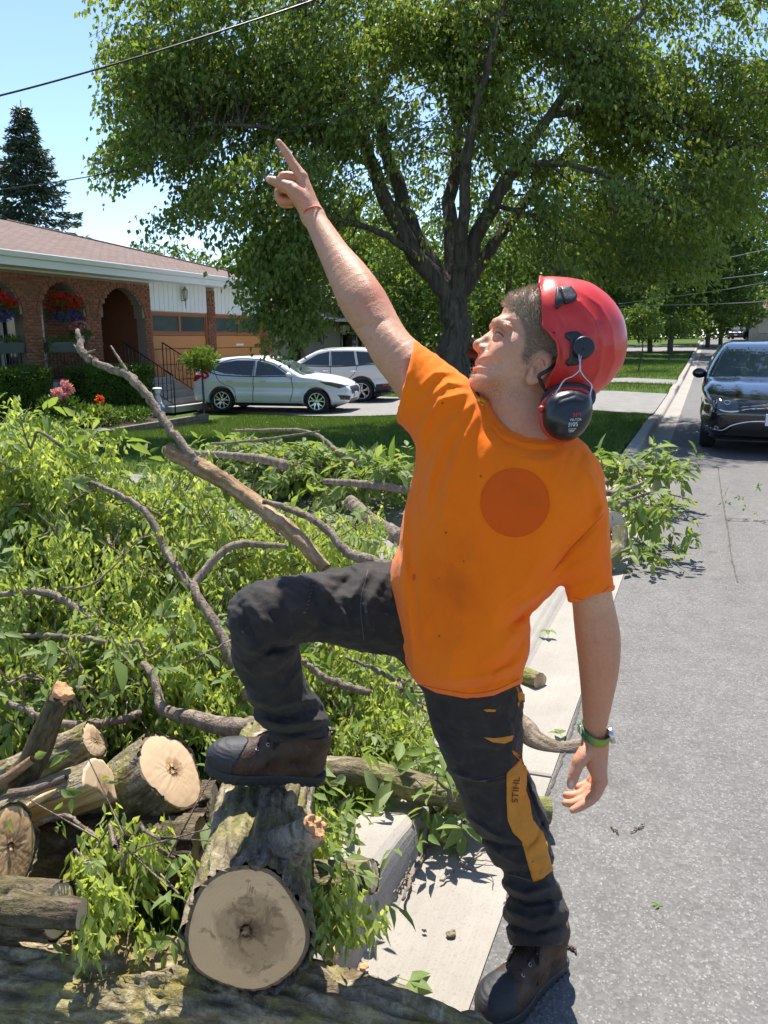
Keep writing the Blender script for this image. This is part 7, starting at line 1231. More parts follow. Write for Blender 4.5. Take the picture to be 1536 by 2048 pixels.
# hair: short strands over the scalp, brows and chin tuft
def strands(mask_poly, n, length, dirpx, spread, width, seed, bend=0.3, zmax=HD + 0.02):
    r = np.random.default_rng(seed); d = poly2(np.stack([hpx, hpy], -1), mask_poly); W = np.nonzero((d < 0) & (hV[:, 2] < zmax) & (hpx < 1125) & (earmask < 0.4))[0]
    pick = r.choice(W, n); A = hV[pick] + r.normal(0, 0.0011, (n, 3)); g = np.stack([(head_f(A + np.eye(3)[k] * 1e-3) - head_f(A - np.eye(3)[k] * 1e-3)) for k in range(3)], -1); g /= np.linalg.norm(g, axis=1, keepdims=True)
    D = np.array(dirpx(hpx[pick], hpy[pick])).T + r.normal(0, spread, (n, 3)); D /= np.linalg.norm(D, axis=1, keepdims=True)
    T1 = g * bend + D; T1 /= np.linalg.norm(T1, axis=1, keepdims=True); L = length * r.uniform(0.6, 1.2, (n, 1)); S = np.cross(T1, g + r.normal(0, 0.6, (n, 3))); S /= np.linalg.norm(S, axis=1, keepdims=True)
    A = A - g * 0.001; B = A + T1 * L * 0.55; C = B + (D * 0.9 + g * bend * 0.25) * L * 0.45; w = width
    V = np.stack([A - S * w, A + S * w, B - S * w * 0.8, B + S * w * 0.8, C], 1).reshape(-1, 3); b = np.arange(n)[:, None] * 5
    Fc = np.concatenate([b + [0, 1, 3], b + [0, 3, 2], b + [2, 3, 4]], 1).reshape(-1, 3); return V, Fc
hair_top = [(1004, 612), (1030, 588), (1085, 572), (1090, 640), (1070, 650), (1050, 645), (1030, 622)]
def d_top(x, y): return [0.2 - 0.7 * (x < 1030), 0.75 + 0 * x, 0.0 * x]
def d_side(x, y): return [0.55 + 0 * x, -0.8 + 0 * x, 0 * x]
for nm, args, m in (('hair', (hair_top, 2600, 0.014, d_top, 0.45, 0.00042, 1, 0.5, HD + 0.07), 'hair_grey'), ('hair', (hair_poly, 5200, 0.009, d_side, 0.22, 0.00042, 2, 0.16, HD + 0.07), 'hair'),
                    ('hair', (hair_poly, 1100, 0.009, d_side, 0.3, 0.00040, 3, 0.22), 'hair_grey')):
    V_, F_ = strands(*args); pmesh(nm, V_, F_, M[m])
V_, F_ = strands([(988, 650), (992, 642), (1004, 641), (1014, 652), (1006, 652), (994, 652)], 420, 0.008, lambda x, y: [0.7 + 0 * x, -0.3 + 0 * x, 0 * x], 0.3, 0.0004, 5, 0.35); pmesh('eyebrow', V_, F_, M['hair_grey'])
V_, F_ = strands([(938, 742), (952, 741), (952, 756), (938, 756)], 260, 0.008, lambda x, y: [-0.3 + 0 * x, -0.6 + 0 * x, 0 * x], 0.4, 0.0004, 6, 0.4); pmesh('beard_tuft', V_, F_, M['hair_grey'])

wire_ = MB(); wire_.tube(spline([c2w(p) - PBASE for p in HELD['lash']], 14), [0.0006] + [0.0011] * 12 + [0.0005], 5); wire_.build('eyelashes', M['iris'], person, smooth=True)
# ---------------------------------------------------------------- shirt
def zc_px(px, py): return 1.548 - 0.00019 * (px - 960) + 0.00024 * (py - 1000)
shirt_px = [(834, 905), (820, 980), (805, 1050), (797, 1098), (786, 1125), (780, 1160), (783, 1215), (795, 1265), (806, 1305), (819, 1340), (838, 1366), (873, 1384), (905, 1392), (936, 1396), (988, 1390), (1020, 1380), (1042, 1366), (1046, 1330), (1058, 1292), (1061, 1255),
            (1057, 1230), (1078, 1210), (1104, 1180), (1135, 1120), (1168, 1050), (1182, 985), (1168, 932), (1136, 886), (1080, 868), (1020, 852), (985, 836), (966, 815), (940, 798), (905, 772), (870, 778), (845, 840)]
def shirt_c(q): return cc(q[0], q[1], zc_px(*q))
shirt_poly = closed([shirt_c(q)[:2] for q in shirt_px], 3)
hem_px = [(700, 1300), (838, 1369), (873, 1386), (936, 1398), (988, 1391), (1042, 1367), (1200, 1300)]
SL_R = [(925, 862, 1.535, 78), (880, 815, 1.535, 79), (845, 783, 1.54, 76), (800, 744, 1.55, 68)]
SL_L = [(1140, 975, 1.475, 66), (1153, 1020, 1.475, 60), (1161, 1090, 1.49, 57), (1171, 1150, 1.51, 51), (1190, 1215, 1.535, 42)]
SHIRT_FOLDS = [([(935, 785), (880, 800), (845, 850), (838, 905)], 9, 0.007), ([(945, 805), (900, 850), (868, 930), (850, 1010)], 9, 0.006), ([(955, 830), (920, 890), (895, 980), (885, 1040)], 8, 0.005), ([(905, 745), (870, 745), (840, 775)], 7, 0.004), ([(930, 770), (895, 765), (855, 800)], 6, 0.004),
               ([(818, 985), (808, 1080), (815, 1200), (828, 1330)], 7, 0.007), ([(800, 1110), (800, 1180), (812, 1270)], 7, 0.005), ([(845, 1060), (838, 1180), (850, 1300)], 18, 0.004),
               ([(1045, 1322), (985, 1352), (905, 1362), (860, 1350)], 7, 0.005), ([(1035, 1350), (960, 1375), (890, 1376)], 6, -0.004), ([(1055, 1240), (1010, 1290), (960, 1330)], 13, 0.005), ([(1060, 1262), (1020, 1320), (985, 1345)], 10, -0.004),
               ([(1108, 1172), (1062, 1200), (1020, 1215)], 10, 0.006), ([(1100, 1185), (1050, 1225), (1015, 1255)], 8, -0.006), ([(1075, 1125), (1045, 1175), (1000, 1210)], 10, 0.004), ([(930, 1250), (900, 1320), (905, 1370)], 14, 0.004),
               ([(1100, 1150), (1140, 1100), (1180, 1062), (1207, 1035)], 4, -0.004), ([(1112, 1168), (1150, 1130), (1190, 1115)], 8, 0.004), ([(1120, 1180), (1160, 1160), (1200, 1150)], 7, -0.003),
               ([(1205, 1012), (1195, 1045)], 6, 0.006), ([(1180, 950), (1198, 990), (1203, 1010)], 7, 0.004), ([(1130, 905), (1090, 925), (1040, 920)], 12, 0.003), ([(985, 870), (960, 940), (955, 1010)], 14, 0.004), ([(1000, 900), (1030, 960), (1100, 1000)], 22, -0.003),
               ([(978, 838), (1000, 868), (1050, 887), (1110, 890)], 3.2, 0.0028), ([(968, 812), (982, 850), (1005, 880), (1055, 900), (1118, 900)], 2.0, -0.0022), ([(965, 1050), (940, 1150), (930, 1230)], 26, 0.004)]
shirt_g = polygrid(shirt_poly, 0.002); shirt_fold = foldgrid(SHIRT_FOLDS)
def shirt_f(P):
    X, Y, Z = P.T; px, py = pxof(P)
    s = shirt_g(X, Y); zc = zc_px(px, py)
    T = 0.088 + 0.038 * np.clip((py - 830) / 190, 0, 1)
    f = inflate(s, Z - zc, 0.105, T)
    f = smin(f, pchain(P, [(965, 868, 1.525, 52), (1070, 900, 1.52, 72), (1140, 955, 1.49, 62)], 0.02), 0.03)
    slr = pchain(P, SL_R); nx, ny = -0.97, -0.235; w = (px - 812) * nx + (py - 756) * ny
    inn = pchain(P, [(880, 812, 1.54, 70), (800, 744, 1.55, 60)])
    slr = smax(slr, w * 1.55 / F, 0.004)
    sll = pchain(P, SL_L); w2 = (px - 1185) * 0.287 + (py - 1192) * 0.958; sll = smax(sll, w2 * 1.53 / F, 0.003)
    f = smin(f, slr, 0.028); f = smin(f, sll, 0.016)
    near = np.clip((zc - Z) / 0.03 + 0.3, 0, 1)
    f = f - shirt_fold(px, py) * 1.6 * near
    f = f - 0.0045 * fbm(np.stack([px / 34, py / 60, Z * 30], -1), 3) + 0.0030 * np.abs(fbm(np.stack([(px + 0.3 * py) / 46 + 3, (py - 0.3 * px) / 120, Z * 9], -1), 3)) - 0.0035 * np.abs(fbm(np.stack([(px + py * 0.5) / 22 + 9, (py - px * 0.5) / 80, Z * 12], -1), 2))
    f -= 0.0018 * np.exp(-((w2 + 6) / 3.5) ** 2) * (px > 1130) + 0.0016 * np.exp(-((w + 7) / 3.5) ** 2) * (px < 850)
    f -= 0.0015 * np.exp(-((py - np.interp(px, *zip(*hem_px)) + 9) / 3) ** 2)
    f = np.maximum(f, -smax(inn, -(w + 16) * 1.55 / F, 0.004))
    f = np.maximum(f, -smax(pchain(P, [(1168, 1140, 1.51, 44), (1192, 1230, 1.54, 38)]), -(w2 + 12) * 1.53 / F, 0.004))
    f = np.maximum(f, -chain(P, [hp(1040, 800, 1.50), hp(1047, 845, 1.508), hp(1058, 868, 1.512)], [0.064, 0.069, 0.066]))   # neck opening
    return np.maximum(f, -(np.interp(px, *zip(*hem_px)) - py) * 1.64 / F)
lo, hi = bbox([(775, 680, 1.42, 0), (1240, 1410, 1.80, 0), (775, 1300, 1.62, 0), (1240, 1050, 1.38, 0)], 0.03); sV, sQ = surf(shirt_f, lo, hi, 0.0038)
spx, spy = pxof(sV)
dirt = np.clip(1.1 - np.hypot((spx - 905) / 110, (spy - 1180) / 190), 0, 1) * 0.9 + np.clip(1 - np.hypot((spx - 900) / 50, (spy - 1000) / 60), 0, 1) * 0.3
pmesh('shirt', sV, sQ, M['shirt'], attrs={'dirt': np.clip(dirt, 0, 1)}, keep='shirt')

# ---------------------------------------------------------------- trousers
LEG_L = [(935, 1318, 1.675, 103), (948, 1395, 1.70, 97), (957, 1440, 1.712, 90), (967, 1493, 1.73, 82), (986, 1555, 1.752, 74), (1010, 1622, 1.775, 72), (1031, 1668, 1.79, 69), (1048, 1715, 1.80, 58), (1058, 1755, 1.812, 53), (1068, 1786, 1.822, 53), (1072, 1826, 1.836, 63), (1070, 1858, 1.846, 57), (1066, 1885, 1.856, 44)]
LEG_R = [(850, 1225, 1.69, 98), (800, 1216, 1.675, 95), (742, 1213, 1.66, 91), (690, 1212, 1.645, 80), (650, 1213, 1.632, 73), (580, 1218, 1.605, 68), (529, 1236, 1.59, 73), (531, 1275, 1.625, 69), (532, 1310, 1.665, 66), (552, 1371, 1.695, 60), (570, 1415, 1.735, 62), (594, 1446, 1.77, 62), (602, 1474, 1.795, 54)]
TR_FOLDS = [([(740, 1140), (700, 1200), (690, 1270)], 10, 0.005), ([(720, 1135), (665, 1190), (655, 1240)], 9, -0.004), ([(770, 1150), (735, 1210), (730, 1290)], 11, 0.006), ([(640, 1160), (690, 1230), (710, 1280)], 8, 0.005), ([(610, 1160), (640, 1220), (690, 1270)], 8, -0.004), ([(560, 1165), (600, 1210), (640, 1260)], 10, 0.004),
            ([(500, 1200), (530, 1250), (590, 1285)], 9, 0.005), ([(485, 1225), (510, 1275), (570, 1300)], 9, -0.005), ([(475, 1250), (500, 1300), (560, 1320)], 8, 0.004), ([(590, 1290), (540, 1300), (500, 1330)], 8, -0.006), ([(620, 1163), (612, 1200), (606, 1225)], 2.5, 0.003), ([(628, 1163), (620, 1200), (614, 1225)], 2.5, -0.002),
            ([(500, 1395), (545, 1415), (630, 1398)], 8, 0.006), ([(505, 1415), (560, 1432), (645, 1420)], 7, -0.006), ([(510, 1438), (570, 1452), (655, 1438)], 7, 0.008), ([(530, 1460), (580, 1468), (650, 1456)], 6, -0.006), ([(600, 1340), (560, 1390), (520, 1410)], 9, 0.004),
            ([(860, 1440), (930, 1560), (945, 1640)], 18, 0.004), ([(905, 1545), (980, 1565), (1050, 1545)], 5, 0.004), ([(935, 1635), (990, 1670), (1040, 1690)], 6, 0.006), ([(955, 1672), (1000, 1690), (1060, 1692)], 6, -0.007), ([(985, 1700), (1040, 1730), (1105, 1715)], 8, 0.005), ([(990, 1740), (1050, 1745), (1110, 1730)], 8, -0.004),
            ([(1000, 1765), (1050, 1790), (1115, 1770)], 9, 0.008), ([(1012, 1790), (1060, 1806), (1125, 1795)], 6, -0.008), ([(1008, 1815), (1060, 1840), (1136, 1822)], 10, 0.007), ([(1010, 1845), (1070, 1866), (1136, 1845)], 6, -0.006), ([(1085, 1640), (1070, 1680), (1050, 1700)], 7, -0.005), ([(1050, 1450), (1046, 1540), (1080, 1640), (1108, 1700)], 3, -0.003),
            ([(1100, 1790), (1112, 1820), (1090, 1850)], 9, 0.005), ([(885, 1400), (950, 1440), (1040, 1430)], 16, -0.003), ([(690, 1190), (705, 1200)], 6, 0.005), ([(1058, 1560), (1076, 1610), (1095, 1640)], 8, 0.004)]
tr_fold = foldgrid(TR_FOLDS)
def trouser_f(P):
    px, py = pxof(P)
    f = pchain(P, LEG_L, 0.012)
    b = pchain(P, LEG_R[:7], 0.012); b = smin(b, pchain(P, LEG_R[6:], 0.012), 0.012)
    f = smin(f, b, 0.02)
    f = smin(f, ell(P, cc(905, 1270, 1.685), (0.125, 0.12, 0.105)), 0.03)
    f -= tr_fold(px, py) * 2.2
    f -= 0.006 * fbm(np.stack([px / 40, py / 40, P[:, 2] * 22], -1), 3) - 0.011 * np.abs(fbm(np.stack([(px + py * 0.4) / 55, (py - px * 0.6) / 30, P[:, 2] * 16], -1), 3))
    f = np.maximum(f, (1112 - py) * 1.66 / F)                                     # waist, hidden by the shirt
    f = np.maximum(f, np.where(px < 760, ((py - 1479) + (px - 600) * 0.10) * 1.86 / F, -1))
    return np.maximum(f, np.where(px > 900, ((py - 1893) - np.abs(px - 1066) * -0.05) * 1.86 / F, -1))
lo, hi = bbox([(450, 1150, 1.50, 0), (1150, 1900, 1.95, 0), (450, 1480, 1.58, 0)], 0.02); tV, tQ = surf(trouser_f, lo, hi, 0.0046)
pmesh('trousers', tV, tQ, M['trousers'], keep='trousers')
trousers = bpy.data.objects['trousers']; shirt = bpy.data.objects['shirt']

# ---------------------------------------------------------------- things laid on a surface: panels and prints
def drape(name, poly, target, m, parent, off=0.0015, step=4.0, thick=0.0, tris=None, flat=False):
    """a shape given by its outline in the picture, laid on the surface and given its own thickness"""
    if tris is None:
        P = np.array(poly, float); x0, y0 = P.min(0); x1, y1 = P.max(0)
        g = np.array([(x, y) for x in np.arange(x0 + step / 2, x1, step) for y in np.arange(y0 + step / 2, y1, step)])
        if len(g): g = g[poly2(g, P) < -step * 0.45]
        B = []
        for i in range(len(P)):
            a, b = P[i], P[(i + 1) % len(P)]; k = max(1, int(np.linalg.norm(b - a) / step)); B += [a + (b - a) * j / k for j in range(k)]
        n = len(B); pts = [Vector(p) for p in B] + [Vector(p) for p in g]
        vo, _e, fo, *_ = mgeo.delaunay_2d_cdt(pts, [(i, (i + 1) % n) for i in range(n)], [list(range(n))], 2, 1e-4)
    else: vo, fo = tris
    T = HELD[target]; W = []; N = []
    for p in vo:
        d = Vector(ray(p[0], p[1])).normalized(); hit = T.ray_cast(Vector(CAMLOC), d)
        if hit[0] is None: hit = T.find_nearest(Vector(at(p[0], p[1], 1.62)))
        nn = hit[1] if hit[1].dot(d) < 0 else -hit[1]; W.append(hit[0]); N.append(nn)
    if flat:                                   # lettering rides over small wrinkles: a smooth fit of the surface below it
        A = np.array([(1, (p[0] - vo[0][0]) / 30, (p[1] - vo[0][1]) / 30) for p in vo]); dep = np.array([(Vector(w) - Vector(CAMLOC)).length for w in W]); A = np.column_stack([A, A[:, 1] * A[:, 2], A[:, 1] ** 2, A[:, 2] ** 2]); co_ = np.linalg.lstsq(A, dep, rcond=None)[0]; fit = A @ co_; fit = fit - max(0, (fit - dep).max()) * 0.8
        W = [Vector(CAMLOC) + Vector(ray(p[0], p[1])).normalized() * float(d_) for p, d_ in zip(vo, fit)]; mean_n = sum(N, Vector((0, 0, 0))).normalized(); N = [mean_n] * len(N)
    mb = MB(); k = len(W); O = Vector(PBASE)
    top = [w + n_ * (off + thick) - O for w, n_ in zip(W, N)]
    fo = [tuple(f) for f in fo]
    if thick:
        bot = [w - n_ * 0.002 - O for w, n_ in zip(W, N)]; cnt = {}
        for f in fo:
            for i in range(len(f)): e = (f[i], f[(i + 1) % len(f)]); cnt[e] = 1
        mb.add(top + bot, fo + [(b, a, a + k, b + k) for (a, b) in cnt if (b, a) not in cnt])
    else: mb.add(top, fo)
    return mb.build(name, m, parent, smooth=True)
def text_tris(txt, cx, cy, h, ang, sx=1.0):
    cu = bpy.data.curves.new('print', 'FONT'); cu.body = txt; cu.align_x = 'CENTER'; cu.align_y = 'CENTER'; cu.size = 1.0; cu.resolution_u = 3
    o = bpy.data.objects.new('print', cu); COL.objects.link(o); dg = bpy.context.evaluated_depsgraph_get(); me = o.evaluated_get(dg).to_mesh()
    V = [(v.co.x, v.co.y) for v in me.vertices]; Fs = [tuple(p.vertices) for p in me.polygons]; o.evaluated_get(dg).to_mesh_clear(); bpy.data.objects.remove(o); bpy.data.curves.remove(cu)
    c, s = math.cos(ang), math.sin(ang); h = h / 0.72
    return [(cx + (x * sx * c + y * s) * h, cy + (x * sx * s - y * c) * h) for x, y in V], Fs
circ = lambda x, y, r, n=28, ry=None: [(x + r * math.cos(a), y + (ry or r) * math.sin(a)) for a in np.linspace(0, 2 * math.pi, n, endpoint=False)]
drape('chest_emblem', circ(1030, 1005, 69, 60), 'shirt', M['emblem'], shirt, 0.0016, 6)
stripe = drape('side_panel', [(1046, 1508), (1032, 1528), (1013, 1546), (1013, 1600), (1015, 1640), (1024, 1662), (1043, 1682), (1052, 1715), (1066, 1763), (1085, 1755), (1105, 1741), (1094, 1700), (1094, 1690), (1085, 1665), (1064, 1640), (1058, 1600), (1050, 1580), (1053, 1545)], 'trousers', M['orange_panel'], trousers, 0.002, 5, 0.001)
drape('panel_print', None, 'trousers', M['print_black'], stripe, 0.0042, flat=True, tris=text_tris('STIHL', 1030, 1578, 13, -math.pi / 2 + 0.08, 1.15))
drape('side_panel', [(1046, 1372), (1052, 1380), (1055, 1420), (1050, 1424), (1047, 1400)], 'trousers', M['orange_panel'], trousers, 0.002, 4, 0.001)
drape('tear', [(966, 1419), (978, 1417), (992, 1419), (990, 1423), (974, 1423)], 'trousers', M['orange_panel'], trousers, 0.0012, 3)
drape('tear', [(968, 1474), (985, 1476), (1005, 1474), (1027, 1470), (1024, 1480), (1008, 1487), (985, 1484)], 'trousers', M['orange_panel'], trousers, 0.0012, 3)
drape('tear', [(825, 1150), (831, 1147), (832, 1156), (827, 1163)], 'shirt', M['emblem'], shirt, 0.0012, 3)
M['seam'] = plain('seam_thread', (0.10, 0.085, 0.075), 0.85); M['seam_orange'] = plain('shirt_seam', (0.62, 0.10, 0.004), 0.9)
def seam(pts, w, target, m, parent, off=0.0014):
    P = spline(pts, 16); Lf = []; Rt = []
    for i in range(16): t_ = P[min(i + 1, 15)] - P[max(i - 1, 0)]; s_ = np.array([-t_[1], t_[0]]) / (np.linalg.norm(t_) + 1e-9) * w / 2; Lf.append(P[i] + s_); Rt.append(P[i] - s_)
    drape('seam', [tuple(p) for p in Lf + Rt[::-1]], target, m, parent, off, 6)
for k in range(9): drape('stitch', [(626 - k * 2.4, 1163 + k * 7.5), (631 - k * 2.4, 1163.5 + k * 7.5), (630.5 - k * 2.4, 1166 + k * 7.5), (625.5 - k * 2.4, 1165.5 + k * 7.5)], 'trousers', M['seam'], trousers, 0.0016, 4)
seam([(1049, 1400), (1050, 1450), (1047, 1506)], 1.6, 'trousers', M['seam'], trousers); seam([(906, 1548), (960, 1562), (1012, 1552)], 1.3, 'trousers', M['seam'], trousers); seam([(990, 1745), (1030, 1752), (1064, 1762)], 1.3, 'trousers', M['seam'], trousers); seam([(736, 1140), (722, 1200), (728, 1280)], 1.4, 'trousers', M['seam'], trousers)
seam([(1207, 1028), (1175, 1062), (1140, 1098), (1106, 1142)], 1.4, 'shirt', M['seam_orange'], shirt); seam([(842, 1369), (875, 1376), (936, 1386), (988, 1380), (1038, 1358)], 1.2, 'shirt', M['seam_orange'], shirt, 0.001); seam([(1147, 1194), (1180, 1199), (1222, 1171)], 1.0, 'shirt', M['seam_orange'], shirt, 0.001)

# ---------------------------------------------------------------- helmet with ear muff
dome = closed([hp(*q)[:2] for q in [(1030, 575), (1080, 559), (1114, 559), (1140, 562), (1174, 571), (1206, 593), (1229, 619), (1244, 650), (1249.5, 684), (1248, 708), (1240, 736), (1222, 761), (1203, 780), (1170, 802), (1120, 815), (1060, 810), (1005, 770), (985, 700), (995, 620)]], 4)
cutp = np.array([hp(*q)[:2] for q in [(1079, 540), (1076, 570), (1073.5, 590), (1072.5, 603), (1073.5, 624), (1077, 640), (1086, 655), (1101, 671), (1112, 686), (1116, 707), (1110, 733), (1098, 754), (1088, 781), (1104, 790), (1150, 797), (1200, 790), (1300, 760), (1300, 500), (1085, 500)]])
rim = [hp(*q)[:2] for q in [(1079, 552), (1075, 570), (1072.5, 603), (1073.5, 624), (1077, 640), (1086, 655), (1101, 671), (1112, 686), (1116, 707), (1110, 733), (1098, 754), (1088, 781)]]
dome_g = polygrid(dome); cut_g = polygrid(cutp)
rim_g = Grid2(lambda G: np.min([seg2(G[:, 0], G[:, 1], *rim[i], *rim[i + 1])[0] for i in range(len(rim) - 1)], axis=0), np.min(rim, 0) - 0.05, np.max(rim, 0) + 0.05, 0.001)
hel_fold = foldgrid([([(1120, 600), (1160, 603), (1190, 640), (1206, 690), (1197, 745), (1180, 780)], 5, 0.0035), ([(1109, 615), (1122, 640), (1130, 655)], 4, -0.002), ([(1150, 575), (1200, 610), (1226, 660), (1230, 720), (1212, 765)], 4, 0.002)])
def helmet_f(P):
    px, py = pxof(P); z = P[:, 2] - HD; A, B = P[:, 0] * HD / P[:, 2], P[:, 1] * HD / P[:, 2]
    s = dome_g(P[:, 0], P[:, 1]); fl = 0.0045 * np.exp(-(rim_g(A, B) / 0.006) ** 2); k = hel_fold(px, py)
    out = inflate(s, z, 0.105, 0.109) - fl - k; inn = inflate(s + 0.006, z, 0.102, 0.1035)
    f = smax(out, -inn, 0.002); return smax(f, cut_g(A, B), 0.0025)
eV, eQ = surf(helmet_f, (hp(1060, 0)[0], hp(0, 825)[1], HD - 0.125), (hp(1265, 0)[0], hp(0, 540)[1], HD + 0.125), 0.003)
pmesh('helmet', eV, eQ, M['helmet'], keep='helmet'); helmet = bpy.data.objects['helmet']
drape('vent_cover', [(1112, 578.5), (1117, 578), (1128, 606), (1113, 619), (1109.5, 611), (1109.5, 600)], 'helmet', M['black_plastic'], helmet, 0.002, 4, 0.003)
drape('vent_cover', [(1119.5, 578), (1141, 577.5), (1151, 590), (1153, 598), (1147, 604), (1130, 609)], 'helmet', M['black_plastic'], helmet, 0.002, 4, 0.004)
drape('muff_bracket', [(1131, 667), (1138, 664.5), (1153, 664), (1163, 671), (1160, 727), (1150, 729), (1134, 730.5), (1131, 727), (1134, 720), (1140, 716), (1140.5, 688), (1138, 680), (1131, 676)], 'helmet', M['black_plastic'], helmet, 0.002, 5, 0.004)
drape('rivet_hole', circ(1107.5, 665.5, 2.4, 10), 'helmet', M['black_plastic'], helmet, 0.0008, 3)
def knob_f(P):
    q = P - hp(1166, 696, 1.381); d = np.hypot(q[:, 0], q[:, 1]); f = smax(d - 0.0195, np.abs(q[:, 2]) - 0.0105, 0.004)
    f = smax(f, -smax(np.abs(d - 0.0135) - 0.0012, -(q[:, 2] + 0.009), 0.001), 0.001); return smax(f, -sphere(P, hp(1166, 696, 1.370), 0.003), 0.001)
V_, Q_ = surf(knob_f, hp(1140, 722, 1.36), hp(1192, 670, 1.40), 0.0016); pmesh('muff_knob', V_, Q_, M['black_plastic'], helmet)
def wire(pts, r, name, m, parent, n=6, k=24):
    P = spline([c2w(p) - PBASE for p in pts], k); mb = MB(); mb.tube(P, r, n); return mb.build(name, m, parent, smooth=True)
wire([hp(1157, 704, 1.374), hp(1159, 720, 1.368), hp(1160, 738, 1.365), hp(1146, 752, 1.363), hp(1129, 760, 1.362), hp(1117, 778, 1.360), hp(1108, 792, 1.358)], 0.0014, 'muff_wire', M['steel'], helmet)
wire([hp(1164, 708, 1.374), hp(1160, 722, 1.367), hp(1160.5, 740, 1.364), hp(1169, 755, 1.363), hp(1183, 770, 1.362), hp(1181, 785, 1.362), hp(1177, 799, 1.360)], 0.0014, 'muff_wire', M['steel'], helmet)
Z3 = lambda L: closed([hp(880 + x * 0.2604, 520 + y * 0.2604, 1.5)[:2] * (1.385 / 1.5) for x, y in L], 3)
def mp(px, py, z=1.385): return cc(px, py, z)
cup = Z3([(778, 1150), (800, 1075), (860, 1030), (950, 1005), (1050, 1010), (1130, 1050), (1152, 1140), (1140, 1230), (1090, 1320), (1010, 1385), (920, 1392), (840, 1355), (785, 1275)])
ring = Z3([(778, 1060), (830, 990), (920, 948), (1020, 940), (1110, 955), (1180, 1000), (1195, 1060), (1170, 1120), (1100, 1160), (900, 1190), (790, 1130)])
cup_g = polygrid(cup); ring_g = polygrid(ring)
def cup_f(P):
    px, py = pxof(P); f = inflate(cup_g(P[:, 0], P[:, 1]), P[:, 2] - 1.372, 0.030, 0.034); f = smax(f, P[:, 2] - 1.385, 0.003)
    f = f + folds(px, py, [([(1095, 830), (1120, 800), (1150, 790), (1172, 800)], 3.5, 0.0015)]); return f
def ringd(z0, grow, T): return lambda P: smax(ring_g(P[:, 0] * (1.385 / z0), P[:, 1] * (1.385 / z0)) - grow, np.abs(P[:, 2] - z0) - T, 0.004)
b0, b1 = mp(1070, 900), mp(1205, 750); b0[2] = 1.33; b1[2] = 1.47
for nm, ff, m in (('muff_cup', cup_f, 'muff'), ('muff_cushion', ringd(1.418, -0.001, 0.010), 'black_plastic'), ('muff_rim', ringd(1.400, -0.008, 0.006), 'red_plastic')):
    V_, Q_ = surf(ff, b0, b1, 0.0024); o_ = pmesh(nm, V_, Q_, M[m], helmet, keep=nm)
V_, Q_ = surf(lambda P: smax(cup_g(P[:, 0], P[:, 1]) - 0.0005, np.abs(P[:, 2] - 1.395) - 0.007, 0.004), b0, b1, 0.0024); pmesh('muff_rim', V_, Q_, M['red_plastic'], helmet)
mc = bpy.data.objects['muff_cup']
drape('print', None, 'muff_cup', M['print_red'], mc, 0.0007, tris=text_tris('3M', 1153, 830, 8.5, -0.06, 1.2))
drape('print', None, 'muff_cup', M['print_white'], mc, 0.0007, tris=text_tris('PELTOR', 1151.5, 839.5, 4.6, -0.06, 1.0))
drape('print', None, 'muff_cup', M['print_white'], mc, 0.0007, tris=text_tris('105', 1147.5, 849, 8.4, -0.08, 0.95))
drape('print', [(1138, 845), (1139, 845), (1138, 854.5), (1137, 854.5)], 'muff_cup', M['print_white'], mc, 0.0007, 3)
for yy, x0, x1 in ((857.5, 1136.5, 1152), (860.5, 1137, 1149), (863, 1138, 1147)): drape('print', [(x0, yy), (x1, yy - 0.6), (x1, yy + 0.3), (x0, yy + 0.9)], 'muff_cup', M['print_white'], mc, 0.0006, 4)
V_, Q_ = surf(lambda P: sphere(P, hp(1083, 818, 1.372), 0.0062), hp(1070, 830, 1.36), hp(1096, 806, 1.385), 0.0016); pmesh('muff_pivot', V_, Q_, M['red_plastic'], helmet)
wire([hp(1108, 790, 1.358), hp(1096, 808, 1.362), hp(1085, 822, 1.370)], 0.0035, 'muff_arm', M['black_plastic'], helmet)
wire([hp(1112, 728, 1.425), hp(1093, 742, 1.418), hp(1078, 752, 1.420), hp(1083, 766, 1.425), hp(1092, 782, 1.43)], 0.0036, 'nape_strap', M['black_plastic'], helmet)

